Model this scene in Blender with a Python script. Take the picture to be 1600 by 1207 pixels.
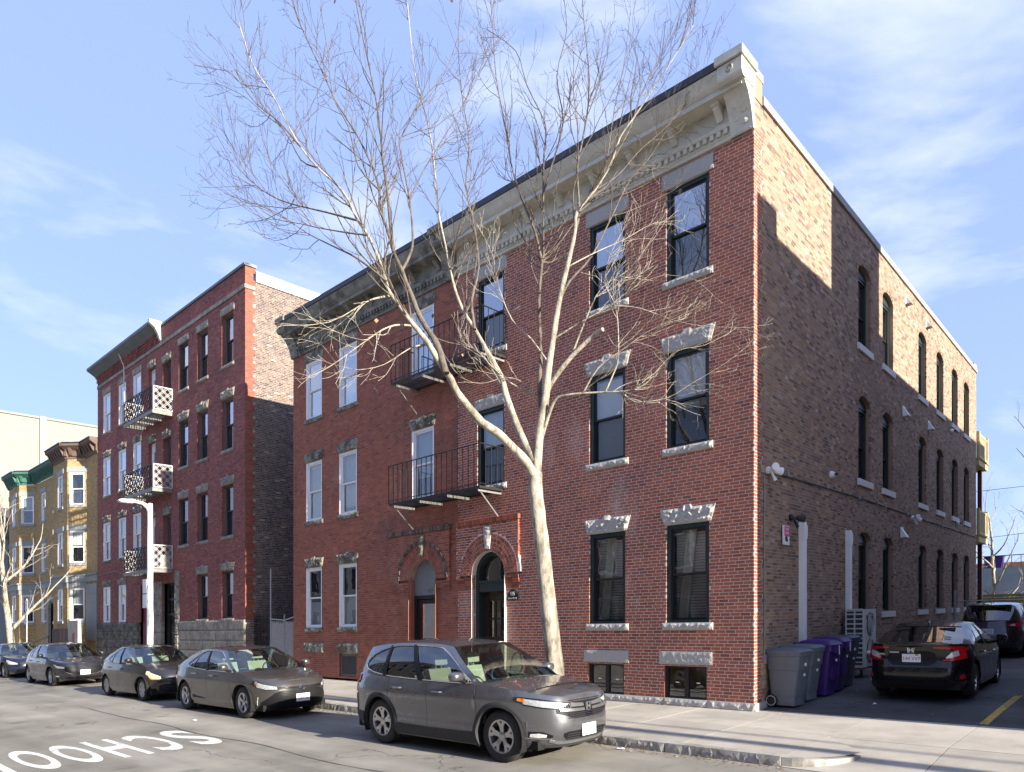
import bpy, bmesh, math, random
import numpy as np
from mathutils import Vector, Matrix

for _o in list(bpy.data.objects):
    bpy.data.objects.remove(_o)
SC = bpy.context.scene
COL = SC.collection
R = math.radians

# ------------------------------------------------------------------ camera, sky, sun, exposure
cam_data = bpy.data.cameras.new("camera")
cam = bpy.data.objects.new("camera", cam_data)
COL.objects.link(cam)
SC.camera = cam
cam.location = (0.0, 0.0, 2.10)
cam.rotation_euler = (R(90), 0, 0)
cam_data.sensor_width = 36.0
cam_data.lens = 1100.0 / 1600.0 * 36.0
cam_data.shift_y = (962.0 - 603.5) / 1600.0
cam_data.clip_start = 0.1
cam_data.clip_end = 3000.0

SUN_AZ, SUN_EL = 133.3, 20.0          # clockwise from +Y, above the horizon
world = bpy.data.worlds.new("World")
SC.world = world
world.use_nodes = True
_nt = world.node_tree
_bg = _nt.nodes["Background"]
_sk = _nt.nodes.new("ShaderNodeTexSky")
_sk.sky_type = 'NISHITA'
_sk.sun_disc = False
_sk.sun_elevation = R(SUN_EL)
_sk.sun_rotation = R(SUN_AZ)
_sk.air_density = 1.0
_sk.dust_density = 0.3
_sk.ozone_density = 1.6
_tc = _nt.nodes.new("ShaderNodeTexCoord")
_mp = _nt.nodes.new("ShaderNodeMapping")
_mp.inputs["Scale"].default_value = (1.0, 1.0, 2.6)
_mp.inputs["Location"].default_value = (3.1, 0.9, 0.38)
_mp.inputs["Rotation"].default_value = (0.0, R(-9), 0.0)
_nt.links.new(_tc.outputs["Generated"], _mp.inputs["Vector"])
_n1 = _nt.nodes.new("ShaderNodeTexNoise")
_n1.inputs["Scale"].default_value = 2.3
_n1.inputs["Detail"].default_value = 9.0
_n1.inputs["Roughness"].default_value = 0.58
_n1.inputs["Distortion"].default_value = 0.35
_nt.links.new(_mp.outputs[0], _n1.inputs["Vector"])
_cr = _nt.nodes.new("ShaderNodeValToRGB")
_cr.color_ramp.elements[0].position = 0.49
_cr.color_ramp.elements[0].color = (0, 0, 0, 1)
_cr.color_ramp.elements[1].position = 0.84
_cr.color_ramp.elements[1].color = (1, 1, 1, 1)
_nt.links.new(_n1.outputs["Fac"], _cr.inputs[0])
_base = _nt.nodes.new("ShaderNodeMix")
_base.data_type = 'RGBA'
_base.inputs[0].default_value = 0.88
_base.inputs[7].default_value = (0.84, 1.13, 2.10, 1)   # thin high haze that lifts the blue evenly
_nt.links.new(_sk.outputs[0], _base.inputs[6])
_mx = _nt.nodes.new("ShaderNodeMix")
_mx.data_type = 'RGBA'
_mx.inputs[7].default_value = (2.4, 2.5, 2.65, 1)     # cloud
_nt.links.new(_base.outputs[2], _mx.inputs[6])
_nt.links.new(_cr.outputs["Color"], _mx.inputs[0])
_nt.links.new(_mx.outputs[2], _bg.inputs["Color"])
_bg.inputs["Strength"].default_value = 0.13

sun_data = bpy.data.lights.new("sun", 'SUN')
sun_data.energy = 3.5
sun_data.angle = R(0.5)
sun_data.color = (1.0, 0.92, 0.80)
sun = bpy.data.objects.new("sun", sun_data)
COL.objects.link(sun)
_sd = Vector((math.sin(R(SUN_AZ)) * math.cos(R(SUN_EL)), math.cos(R(SUN_AZ)) * math.cos(R(SUN_EL)), math.sin(R(SUN_EL))))
sun.rotation_euler = _sd.to_track_quat('Z', 'Y').to_euler()
sun.location = _sd * 60

SC.view_settings.view_transform = 'Standard'
SC.view_settings.look = 'None'
SC.view_settings.gamma = 1.0
SC.view_settings.use_curve_mapping = False
SC.view_settings.exposure = 2.0
SC.render.engine = 'CYCLES'
SC.cycles.max_bounces = 6
SC.cycles.transparent_max_bounces = 12
SC.cycles.sample_clamp_indirect = 6.0

# ------------------------------------------------------------------ place: a street that falls gently to the left
SLOPE = 0.0258
_A = R(47.5)
US, UC = math.sin(_A), math.cos(_A)
XC, YC = 4.661, 13.565                 # right front corner of the near brick house


def W(u, v, z):
    """u: metres along the street to the left of the corner, v: metres behind the house fronts, z: height above the road."""
    x = XC - US * u + UC * v
    return Vector((x, YC + UC * u + US * v, z + SLOPE * x))


class Frame:
    """a wall frame: a along the wall, o outward from it, z up."""
    def __init__(self, u, v, du, dv, ou, ov):
        self.u, self.v, self.d, self.o = u, v, (du, dv), (ou, ov)
        m = Matrix.Identity(3)
        p0 = W(0, 0, 0)
        m.col[0] = W(du, dv, 0) - p0
        m.col[1] = W(ou, ov, 0) - p0
        m.col[2] = Vector((0, 0, 1))
        self.L = m
        self.np = np.array(m)

    def pt(self, a, o, z):
        return W(self.u + self.d[0] * a + self.o[0] * o, self.v + self.d[1] * a + self.o[1] * o, z)


FRONT = Frame(0, 0, 1, 0, 0, -1)       # facades along the street
SIDE = Frame(0, 0, 0, 1, -1, 0)        # right-hand side wall of the near house

# ------------------------------------------------------------------ mesh building
class MB:
    """collects quads and boxes in one local frame; L maps it to world directions."""
    def __init__(self):
        self.v, self.f, self.m, self.t = [], [], [], []

    def quad(self, a, b, c, d, m=0, t=0.5):
        n = len(self.v)
        self.v += [a, b, c, d]
        self.f.append((n, n + 1, n + 2, n + 3)); self.m.append(m); self.t.append(t)

    def poly(self, pts, m=0, t=0.5):
        n = len(self.v)
        self.v += list(pts)
        self.f.append(tuple(range(n, n + len(pts)))); self.m.append(m); self.t.append(t)

    def box(self, x0, x1, y0, y1, z0, z1, m=0, t=0.5, skip=""):
        n = len(self.v)
        self.v += [(x0, y0, z0), (x1, y0, z0), (x1, y1, z0), (x0, y1, z0), (x0, y0, z1), (x1, y0, z1), (x1, y1, z1), (x0, y1, z1)]
        fs = {"b": (0, 3, 2, 1), "t": (4, 5, 6, 7), "f": (0, 1, 5, 4), "k": (2, 3, 7, 6), "l": (3, 0, 4, 7), "r": (1, 2, 6, 5)}
        for k, q in fs.items():
            if k not in skip:
                self.f.append(tuple(n + i for i in q)); self.m.append(m); self.t.append(t)

    def prism(self, pts, y0, y1, m=0, t=0.5):
        """pts in (x, z), extruded along y."""
        n, k = len(self.v), len(pts)
        self.v += [(x, y0, z) for x, z in pts] + [(x, y1, z) for x, z in pts]
        self.f.append(tuple(range(n, n + k))); self.m.append(m); self.t.append(t)
        self.f.append(tuple(range(n + 2 * k - 1, n + k - 1, -1))); self.m.append(m); self.t.append(t)
        for i in range(k):
            j = (i + 1) % k
            self.f.append((n + i, n + k + i, n + k + j, n + j)); self.m.append(m); self.t.append(t)

    def sweep(self, prof, x0, x1, m=0, t=0.5, caps=True):
        """profile of (y, z) swept along x."""
        n, k = len(self.v), len(prof)
        self.v += [(x0, y, z) for y, z in prof] + [(x1, y, z) for y, z in prof]
        for i in range(k - 1):
            self.f.append((n + i, n + i + 1, n + k + i + 1, n + k + i)); self.m.append(m); self.t.append(t)
        if caps:
            self.f.append(tuple(range(n, n + k))); self.m.append(m); self.t.append(t)
            self.f.append(tuple(range(n + 2 * k - 1, n + k - 1, -1))); self.m.append(m); self.t.append(t)

    def tube(self, pts, r, seg=6, m=0, t=0.5, caps=True):
        pts = [Vector(p) for p in pts]
        rs = r if isinstance(r, (list, tuple)) else [r] * len(pts)
        n0 = len(self.v)
        up = Vector((0, 0, 1))
        prev = None
        for i, p in enumerate(pts):
            d = (pts[min(i + 1, len(pts) - 1)] - pts[max(i - 1, 0)])
            if d.length < 1e-9:
                d = Vector((0, 0, 1))
            d.normalize()
            if prev is None:
                x = d.cross(up)
                if x.length < 1e-3:
                    x = d.cross(Vector((1, 0, 0)))
            else:
                x = prev - d * prev.dot(d)
                if x.length < 1e-6:
                    x = d.cross(up)
            x.normalize()
            prev = x
            y = d.cross(x)
            for k in range(seg):
                a = 2 * math.pi * k / seg
                self.v.append(tuple(p + x * (math.cos(a) * rs[i]) + y * (math.sin(a) * rs[i])))
        for i in range(len(pts) - 1):
            for k in range(seg):
                a, b = n0 + i * seg + k, n0 + i * seg + (k + 1) % seg
                self.f.append((a, b, b + seg, a + seg)); self.m.append(m); self.t.append(t)
        if caps:
            self.f.append(tuple(range(n0, n0 + seg))); self.m.append(m); self.t.append(t)
            e = n0 + (len(pts) - 1) * seg
            self.f.append(tuple(range(e + seg - 1, e - 1, -1))); self.m.append(m); self.t.append(t)

    def lathe(self, prof, seg=24, axis='z', m=0, c=(0, 0, 0), arc=2 * math.pi):
        """prof of (r, h)."""
        n0 = len(self.v)
        for r, h in prof:
            for k in range(seg):
                a = arc * k / seg
                p = (r * math.cos(a), r * math.sin(a), h)
                if axis == 'y':
                    p = (p[0], p[2], p[1])
                elif axis == 'x':
                    p = (p[2], p[0], p[1])
                self.v.append((p[0] + c[0], p[1] + c[1], p[2] + c[2]))
        for i in range(len(prof) - 1):
            for k in range(seg):
                a, b = n0 + i * seg + k, n0 + i * seg + (k + 1) % seg
                self.f.append((a, b, b + seg, a + seg)); self.m.append(m); self.t.append(0.5)

    def mesh(self, name, mats, L=None, smooth=None):
        me = bpy.data.meshes.new(name)
        v = np.array(self.v, dtype=np.float64).reshape(-1, 3)
        if L is not None:
            v = v @ np.array(L).T
        me.from_pydata(v.tolist(), [], self.f)
        for mt in (mats if isinstance(mats, (list, tuple)) else [mats]):
            me.materials.append(mt)
        if any(self.m):
            me.polygons.foreach_set("material_index", self.m)
        at = me.attributes.new("tone", 'FLOAT', 'FACE')
        at.data.foreach_set("value", self.t)
        bm = bmesh.new(); bm.from_mesh(me)
        if smooth is not None:
            bmesh.ops.remove_doubles(bm, verts=bm.verts, dist=1e-4)
        bmesh.ops.recalc_face_normals(bm, faces=bm.faces)
        bm.to_mesh(me); bm.free()
        if smooth is not None:
            me.polygons.foreach_set("use_smooth", [True] * len(me.polygons))
            me.set_sharp_from_angle(angle=R(smooth))
        me.update()
        return me


def link(name, data, parent=None, loc=None, kind=None):
    o = bpy.data.objects.new(name, data)
    COL.objects.link(o)
    if parent is not None:
        o.parent = parent
    if loc is not None:
        o.location = loc
    if kind:
        o["kind"] = kind
    return o


def thing(name, label, cat, loc, group=None):
    o = link(name, None, None, loc)
    o.empty_display_size = 0.3
    o["label"], o["category"] = label, cat
    if group:
        o["group"] = group
    return o


def tag(o, label, cat, group=None):
    o["label"], o["category"] = label, cat
    if group:
        o["group"] = group
    return o


def part(name, mb, mats, fr, at, root, parent=None, smooth=None, kind=None):
    """one mesh from a local MB, standing at at=(a, o, z) of the frame, child of parent (default the root)."""
    me = mb.mesh(name, mats, fr.L if fr else None, smooth)
    return place(name, me, fr, at, root, parent, kind)


def place(name, me, fr, at, root, parent=None, kind=None):
    p = fr.pt(*at) if fr else Vector(at)
    if parent is None or parent is root:
        return link(name, me, root, p - root.location, kind)
    return link(name, me, parent, p - root.location - parent.location, kind)


def structure(name, mb, mats, smooth=None, kind="structure"):
    """setting: the mesh is given in (u, v, z)."""
    me = bpy.data.meshes.new(name)
    me.from_pydata([tuple(W(*p)) for p in mb.v], [], mb.f)
    for mt in (mats if isinstance(mats, (list, tuple)) else [mats]):
        me.materials.append(mt)
    if any(mb.m):
        me.polygons.foreach_set("material_index", mb.m)
    bm = bmesh.new(); bm.from_mesh(me)
    bmesh.ops.remove_doubles(bm, verts=bm.verts, dist=1e-4)
    bmesh.ops.recalc_face_normals(bm, faces=bm.faces)
    bm.to_mesh(me); bm.free()
    if smooth is not None:
        me.polygons.foreach_set("use_smooth", [True] * len(me.polygons))
        me.set_sharp_from_angle(angle=R(smooth))
    return link(name, me, None, None, kind)

# ------------------------------------------------------------------ materials
MT = {}


class NT:
    def __init__(self, name):
        self.mat = bpy.data.materials.new(name)
        self.mat.use_nodes = True
        self.t = self.mat.node_tree
        self.b = self.t.nodes["Principled BSDF"]
        self.pos = self.t.nodes.new("ShaderNodeNewGeometry").outputs["Position"]
        MT[name] = self.mat

    def n(self, kind, **kw):
        x = self.t.nodes.new(kind)
        for k, v in kw.items():
            setattr(x, k, v)
        return x

    def l(self, a, b):
        self.t.links.new(a, b)

    def noise(self, scale, detail=4.0, rough=0.55, vec=None, stretch=None, dist=0.0):
        x = self.n("ShaderNodeTexNoise")
        x.inputs["Scale"].default_value = scale
        x.inputs["Detail"].default_value = detail
        x.inputs["Roughness"].default_value = rough
        x.inputs["Distortion"].default_value = dist
        v = vec or self.pos
        if stretch:
            mp = self.n("ShaderNodeMapping")
            mp.inputs["Scale"].default_value = stretch
            self.l(v, mp.inputs["Vector"])
            v = mp.outputs[0]
        self.l(v, x.inputs["Vector"])
        return x.outputs["Fac"]

    def ramp(self, src, stops):
        x = self.n("ShaderNodeValToRGB")
        e = x.color_ramp.elements
        while len(e) < len(stops):
            e.new(0.5)
        for i, (p, c) in enumerate(stops):
            e[i].position = p
            e[i].color = (c, c, c, 1) if isinstance(c, (int, float)) else (*c, 1)
        self.l(src, x.inputs[0])
        return x.outputs["Color"]

    def mix(self, fac, a, b, mode='MIX'):
        x = self.n("ShaderNodeMix", data_type='RGBA', blend_type=mode)
        for i, s in ((0, fac), (6, a), (7, b)):
            if isinstance(s, (int, float)):
                x.inputs[i].default_value = s if i == 0 else (s, s, s, 1)
            elif isinstance(s, tuple):
                x.inputs[i].default_value = (*s, 1)
            else:
                self.l(s, x.inputs[i])
        return x.outputs[2]

    def bump(self, src, strength, dist=0.01):
        x = self.n("ShaderNodeBump")
        x.inputs["Strength"].default_value = strength
        x.inputs["Distance"].default_value = dist
        self.l(src, x.inputs["Height"])
        self.l(x.outputs[0], self.b.inputs["Normal"])

    def set(self, color=None, rough=None, metal=None, spec=None, coat=None):
        for key, v in (("Base Color", color), ("Roughness", rough), ("Metallic", metal), ("Specular IOR Level", spec), ("Coat Weight", coat)):
            if v is None:
                continue
            if isinstance(v, tuple):
                self.b.inputs[key].default_value = (*v, 1)
            elif isinstance(v, (int, float)):
                self.b.inputs[key].default_value = v
            else:
                self.l(v, self.b.inputs[key])
        return self


def plain(name, c, rough=0.6, metal=0.0, var=0.25, vs=6.0, bump=0.0, bs=60.0, spec=0.4, dirt=None):
    k = NT(name)
    lo = tuple(x * (1 - var) for x in c)
    hi = tuple(min(1, x * (1 + var)) for x in c)
    col = k.ramp(k.noise(vs, 5.0, 0.6), [(0.3, lo), (0.7, hi)])
    if dirt:
        f = k.ramp(k.noise(dirt[1], 6.0, 0.65), [(dirt[2], 0.0), (dirt[2] + 0.18, dirt[3])])
        col = k.mix(f, col, dirt[0])
    k.set(col, rough, metal, spec)
    if bump:
        k.bump(k.noise(bs, 4.0, 0.6), bump, 0.01)
    return k.mat


def brick_mat(name, stops, blot, rough=0.85, small=0.25, streak=None, pale=None):
    k = NT(name)
    at = k.n("ShaderNodeAttribute", attribute_type='GEOMETRY', attribute_name="tone")
    col = k.ramp(at.outputs["Fac"], stops)
    sm = k.ramp(k.noise(55.0, 4.0, 0.7), [(0.25, 1 - small), (0.75, 1 + small)])
    col = k.mix(1.0, col, sm, 'MULTIPLY')
    if blot:
        f = k.ramp(k.noise(blot[1], 6.0, 0.62), [(blot[2], 0.0), (blot[2] + 0.22, blot[3])])
        col = k.mix(f, col, blot[0])
    if streak:
        f = k.ramp(k.noise(streak[1], 5.0, 0.6, stretch=(1, 1, 0.16)), [(streak[2], 0.0), (streak[2] + 0.2, streak[3])])
        col = k.mix(f, col, streak[0])
    if pale:
        f = k.ramp(k.noise(pale[1], 7.0, 0.7, stretch=(1, 1, 0.5)), [(pale[2], 0.0), (pale[2] + 0.16, pale[3])])
        col = k.mix(f, col, pale[0])
    k.set(col, rough, 0, 0.25)
    k.bump(k.noise(140.0, 3.0, 0.6), 0.06, 0.002)
    return k.mat


brick_mat("brick_red_clean", [(0.0, (0.18, 0.060, 0.040)), (0.25, (0.275, 0.086, 0.054)), (0.6, (0.35, 0.112, 0.066)), (0.88, (0.43, 0.142, 0.076)), (1.0, (0.22, 0.085, 0.064))],
          ((0.38, 0.23, 0.18), 0.9, 0.56, 0.30), streak=((0.17, 0.075, 0.06), 0.8, 0.50, 0.55), pale=((0.58, 0.48, 0.42), 0.55, 0.60, 0.45))
brick_mat("brick_red_old", [(0.0, (0.20, 0.072, 0.048)), (0.3, (0.27, 0.092, 0.060)), (0.7, (0.33, 0.110, 0.070)), (1.0, (0.38, 0.137, 0.082))],
          ((0.085, 0.045, 0.040), 0.55, 0.52, 0.6), streak=((0.06, 0.042, 0.04), 1.1, 0.56, 0.6), pale=((0.36, 0.25, 0.22), 0.7, 0.58, 0.45))
brick_mat("brick_brown_mixed", [(0.0, (0.12, 0.085, 0.066)), (0.22, (0.20, 0.138, 0.100)), (0.45, (0.32, 0.212, 0.145)), (0.65, (0.28, 0.196, 0.140)), (0.82, (0.37, 0.228, 0.142)), (0.94, (0.38, 0.275, 0.185)), (1.0, (0.46, 0.30, 0.165))],
          ((0.26, 0.16, 0.11), 0.35, 0.50, 0.55), streak=((0.16, 0.12, 0.095), 0.5, 0.54, 0.5), pale=((0.56, 0.47, 0.38), 0.5, 0.60, 0.35))
brick_mat("brick_plum", [(0.0, (0.16, 0.062, 0.056)), (0.3, (0.225, 0.083, 0.072)), (0.7, (0.28, 0.102, 0.086)), (1.0, (0.33, 0.135, 0.105))],
          ((0.07, 0.038, 0.042), 0.5, 0.54, 0.55), streak=((0.055, 0.035, 0.04), 1.0, 0.58, 0.5), pale=((0.36, 0.22, 0.20), 0.55, 0.60, 0.38))
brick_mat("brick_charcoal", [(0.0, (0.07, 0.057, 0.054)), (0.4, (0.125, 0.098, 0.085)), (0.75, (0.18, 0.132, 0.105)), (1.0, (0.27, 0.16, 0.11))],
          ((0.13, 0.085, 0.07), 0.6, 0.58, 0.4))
brick_mat("brick_orange", [(0.0, (0.22, 0.075, 0.05)), (0.5, (0.28, 0.092, 0.058)), (1.0, (0.33, 0.115, 0.07))], None)
brick_mat("brick_yellow", [(0.0, (0.28, 0.185, 0.08)), (0.5, (0.35, 0.24, 0.11)), (1.0, (0.42, 0.30, 0.15))],
          ((0.40, 0.30, 0.20), 0.25, 0.56, 0.6))
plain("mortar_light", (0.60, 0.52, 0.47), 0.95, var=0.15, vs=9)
plain("mortar_old", (0.34, 0.21, 0.17), 0.95, var=0.35, vs=5)
plain("mortar_grey", (0.36, 0.29, 0.25), 0.95, var=0.3, vs=5)
plain("mortar_plum", (0.19, 0.085, 0.08), 0.95, var=0.3, vs=5)
plain("mortar_yellow", (0.36, 0.27, 0.13), 0.95, var=0.2, vs=5)
plain("roof_tar", (0.06, 0.06, 0.065), 0.9)


def granite(name, c, stain=None, st=0.52):
    k = NT(name)
    sp = k.ramp(k.noise(170.0, 3.0, 0.7), [(0.30, tuple(x * 0.45 for x in c)), (0.5, c), (0.72, tuple(min(1, x * 1.45) for x in c))])
    if stain:
        f = k.ramp(k.noise(3.2, 7.0, 0.68), [(st - 0.1, 0.0), (st + 0.1, 0.9)])
        sp = k.mix(f, sp, stain)
    k.set(sp, 0.8, 0, 0.3)
    k.bump(k.noise(38.0, 8.0, 0.7), 0.3, 0.015)
    return k.mat


granite("granite_clean", (0.40, 0.39, 0.365))
granite("granite_old", (0.36, 0.34, 0.28), (0.075, 0.07, 0.055), 0.46)
granite("granite_kerb", (0.36, 0.34, 0.31), (0.16, 0.15, 0.135), 0.56)
granite("limestone", (0.33, 0.30, 0.25), (0.17, 0.155, 0.13), 0.5)
granite("limestone_dark", (0.25, 0.23, 0.20), (0.07, 0.065, 0.06), 0.46)
granite("stone_grey", (0.27, 0.29, 0.28))
granite("sill_white", (0.68, 0.68, 0.64))

plain("paint_cream", (0.52, 0.495, 0.41), 0.55, var=0.14, vs=4, dirt=((0.40, 0.37, 0.30), 2.2, 0.56, 0.5))
plain("paint_weathered", (0.22, 0.215, 0.18), 0.8, var=0.3, vs=3, bump=0.3, dirt=((0.075, 0.07, 0.058), 2.6, 0.46, 0.9))
plain("paint_brown", (0.13, 0.085, 0.065), 0.7, var=0.25, vs=4, dirt=((0.05, 0.035, 0.03), 2.0, 0.52, 0.7))
plain("paint_verdigris", (0.045, 0.135, 0.10), 0.7, var=0.25, vs=4, dirt=((0.20, 0.30, 0.24), 2.0, 0.60, 0.5))
plain("roof_edge", (0.045, 0.047, 0.055), 0.45, metal=0.3, var=0.2)
plain("roof_metal_grey", (0.11, 0.13, 0.145), 0.5, metal=0.3, var=0.2, vs=2)
plain("coping_grey", (0.27, 0.26, 0.245), 0.6, var=0.15)
plain("coping_white", (0.82, 0.82, 0.80), 0.6, var=0.06)
plain("paint_green_black", (0.018, 0.034, 0.033), 0.42, var=0.15)
plain("paint_black", (0.016, 0.016, 0.017), 0.42, var=0.2)
plain("paint_white", (0.80, 0.80, 0.80), 0.45, var=0.05)
plain("paint_white_old", (0.72, 0.71, 0.67), 0.55, var=0.1, dirt=((0.42, 0.40, 0.34), 5.0, 0.58, 0.5))
plain("paint_grey_dark", (0.055, 0.057, 0.06), 0.5, var=0.15)
plain("paint_taupe", (0.16, 0.125, 0.105), 0.6, var=0.15)
plain("paint_grey_panel", (0.19, 0.20, 0.20), 0.6, var=0.12)
plain("paint_maroon", (0.12, 0.018, 0.03), 0.5, var=0.15)
plain("iron_black", (0.022, 0.021, 0.020), 0.5, metal=0.2, var=0.4, vs=14, dirt=((0.11, 0.055, 0.03), 7, 0.62, 0.6))
plain("iron_pale", (0.20, 0.19, 0.17), 0.6, metal=0.1, var=0.3, vs=9, dirt=((0.13, 0.075, 0.045), 6, 0.58, 0.6))
plain("galvanised", (0.36, 0.37, 0.38), 0.4, metal=0.6, var=0.15)
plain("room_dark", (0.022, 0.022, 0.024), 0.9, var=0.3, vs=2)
plain("room_warm", (0.30, 0.24, 0.14), 0.9, var=0.5, vs=2)
plain("blind_white", (0.62, 0.62, 0.60), 0.6, var=0.05)
plain("blind_dim", (0.27, 0.30, 0.30), 0.7, var=0.1)
plain("screen_dark", (0.045, 0.047, 0.052), 0.8, var=0.15)
plain("curtain_cream", (0.50, 0.46, 0.36), 0.9, var=0.2, vs=12)
plain("wood_door", (0.036, 0.022, 0.015), 0.35, var=0.35, vs=8)
plain("concrete_stucco", (0.36, 0.34, 0.30), 0.9, var=0.2, vs=2.5, bump=0.2)
plain("render_cream", (0.235, 0.23, 0.205), 0.9, var=0.04, vs=0.3)
plain("siding_slate", (0.085, 0.105, 0.12), 0.7, var=0.15)


def glass_mat(name, tint, refl, wavy=0.05):
    k = NT(name)
    t = k.t
    out = [n for n in t.nodes if n.type == 'OUTPUT_MATERIAL'][0]
    tr = k.n("ShaderNodeBsdfTransparent"); tr.inputs[0].default_value = (*tint, 1)
    gl = k.n("ShaderNodeBsdfGlossy"); gl.inputs["Roughness"].default_value = 0.015
    gl.inputs["Color"].default_value = (0.95, 0.97, 1.0, 1)
    bp = k.n("ShaderNodeBump"); bp.inputs["Strength"].default_value = wavy; bp.inputs["Distance"].default_value = 0.05
    k.l(k.noise(1.7, 2.0, 0.5), bp.inputs["Height"]); k.l(bp.outputs[0], gl.inputs["Normal"])
    lw = k.n("ShaderNodeFresnel")
    bf = k.n("ShaderNodeMath", operation='MULTIPLY_ADD'); bf.inputs[1].default_value = 1 / 1.45 - 1.45; bf.inputs[2].default_value = 1.45
    k.l(k.pos.node.outputs["Backfacing"], bf.inputs[0]); k.l(bf.outputs[0], lw.inputs["IOR"])      # same pane from either side
    ma = k.n("ShaderNodeMath", operation='MULTIPLY_ADD'); ma.inputs[1].default_value = 1.0; ma.inputs[2].default_value = refl
    k.l(lw.outputs[0], ma.inputs[0])
    mx = k.n("ShaderNodeMixShader")
    k.l(ma.outputs[0], mx.inputs[0]); k.l(tr.outputs[0], mx.inputs[1]); k.l(gl.outputs[0], mx.inputs[2])
    k.l(mx.outputs[0], out.inputs["Surface"])
    t.nodes.remove(k.b)
    return k.mat


glass_mat("window_glass", (0.82, 0.85, 0.85), 0.12)
glass_mat("window_glass_mirror", (0.60, 0.64, 0.66), 0.42)
glass_mat("car_glass", (0.62, 0.72, 0.66), 0.07, 0.004)
glass_mat("car_glass_dark", (0.16, 0.17, 0.18), 0.10, 0.004)
glass_mat("lamp_lens", (0.90, 0.92, 0.93), 0.06)


def mesh_screen(name, c, cover):
    k = NT(name)
    k.set(c, 0.8, 0, 0.2)
    k.b.inputs["Alpha"].default_value = 1.0
    tr = k.n("ShaderNodeBsdfTransparent"); mx = k.n("ShaderNodeMixShader"); mx.inputs[0].default_value = cover
    out = [n for n in k.t.nodes if n.type == 'OUTPUT_MATERIAL'][0]
    k.l(tr.outputs[0], mx.inputs[1]); k.l(k.b.outputs[0], mx.inputs[2]); k.l(mx.outputs[0], out.inputs["Surface"])


mesh_screen("screen_mesh", (0.02, 0.022, 0.024), 0.42)
# ------------------------------------------------------------------ brickwork
COURSE = 0.0677


def _clip(a0, a1, zs, ze, openings):
    segs = [(a0, a1)]
    for (l, r, zb, zt, ah) in openings:
        zc = 0.5 * (zs + ze)
        top = zt + ah
        if zc < zb or zc > top:
            continue
        if zc <= zt:
            L, Rr = l, r
        else:
            q = max(0.0, min(zs, top) - zt) / max(ah, 1e-6)
            hw = 0.5 * (r - l) * math.sqrt(max(0.0, 1 - q * q))
            c = 0.5 * (l + r)
            L, Rr = c - hw, c + hw
        nxt = []
        for s, e in segs:
            if Rr <= s or L >= e:
                nxt.append((s, e))
            else:
                if L > s + 0.01:
                    nxt.append((s, L))
                if Rr < e - 0.01:
                    nxt.append((Rr, e))
        segs = nxt
    return segs


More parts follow.
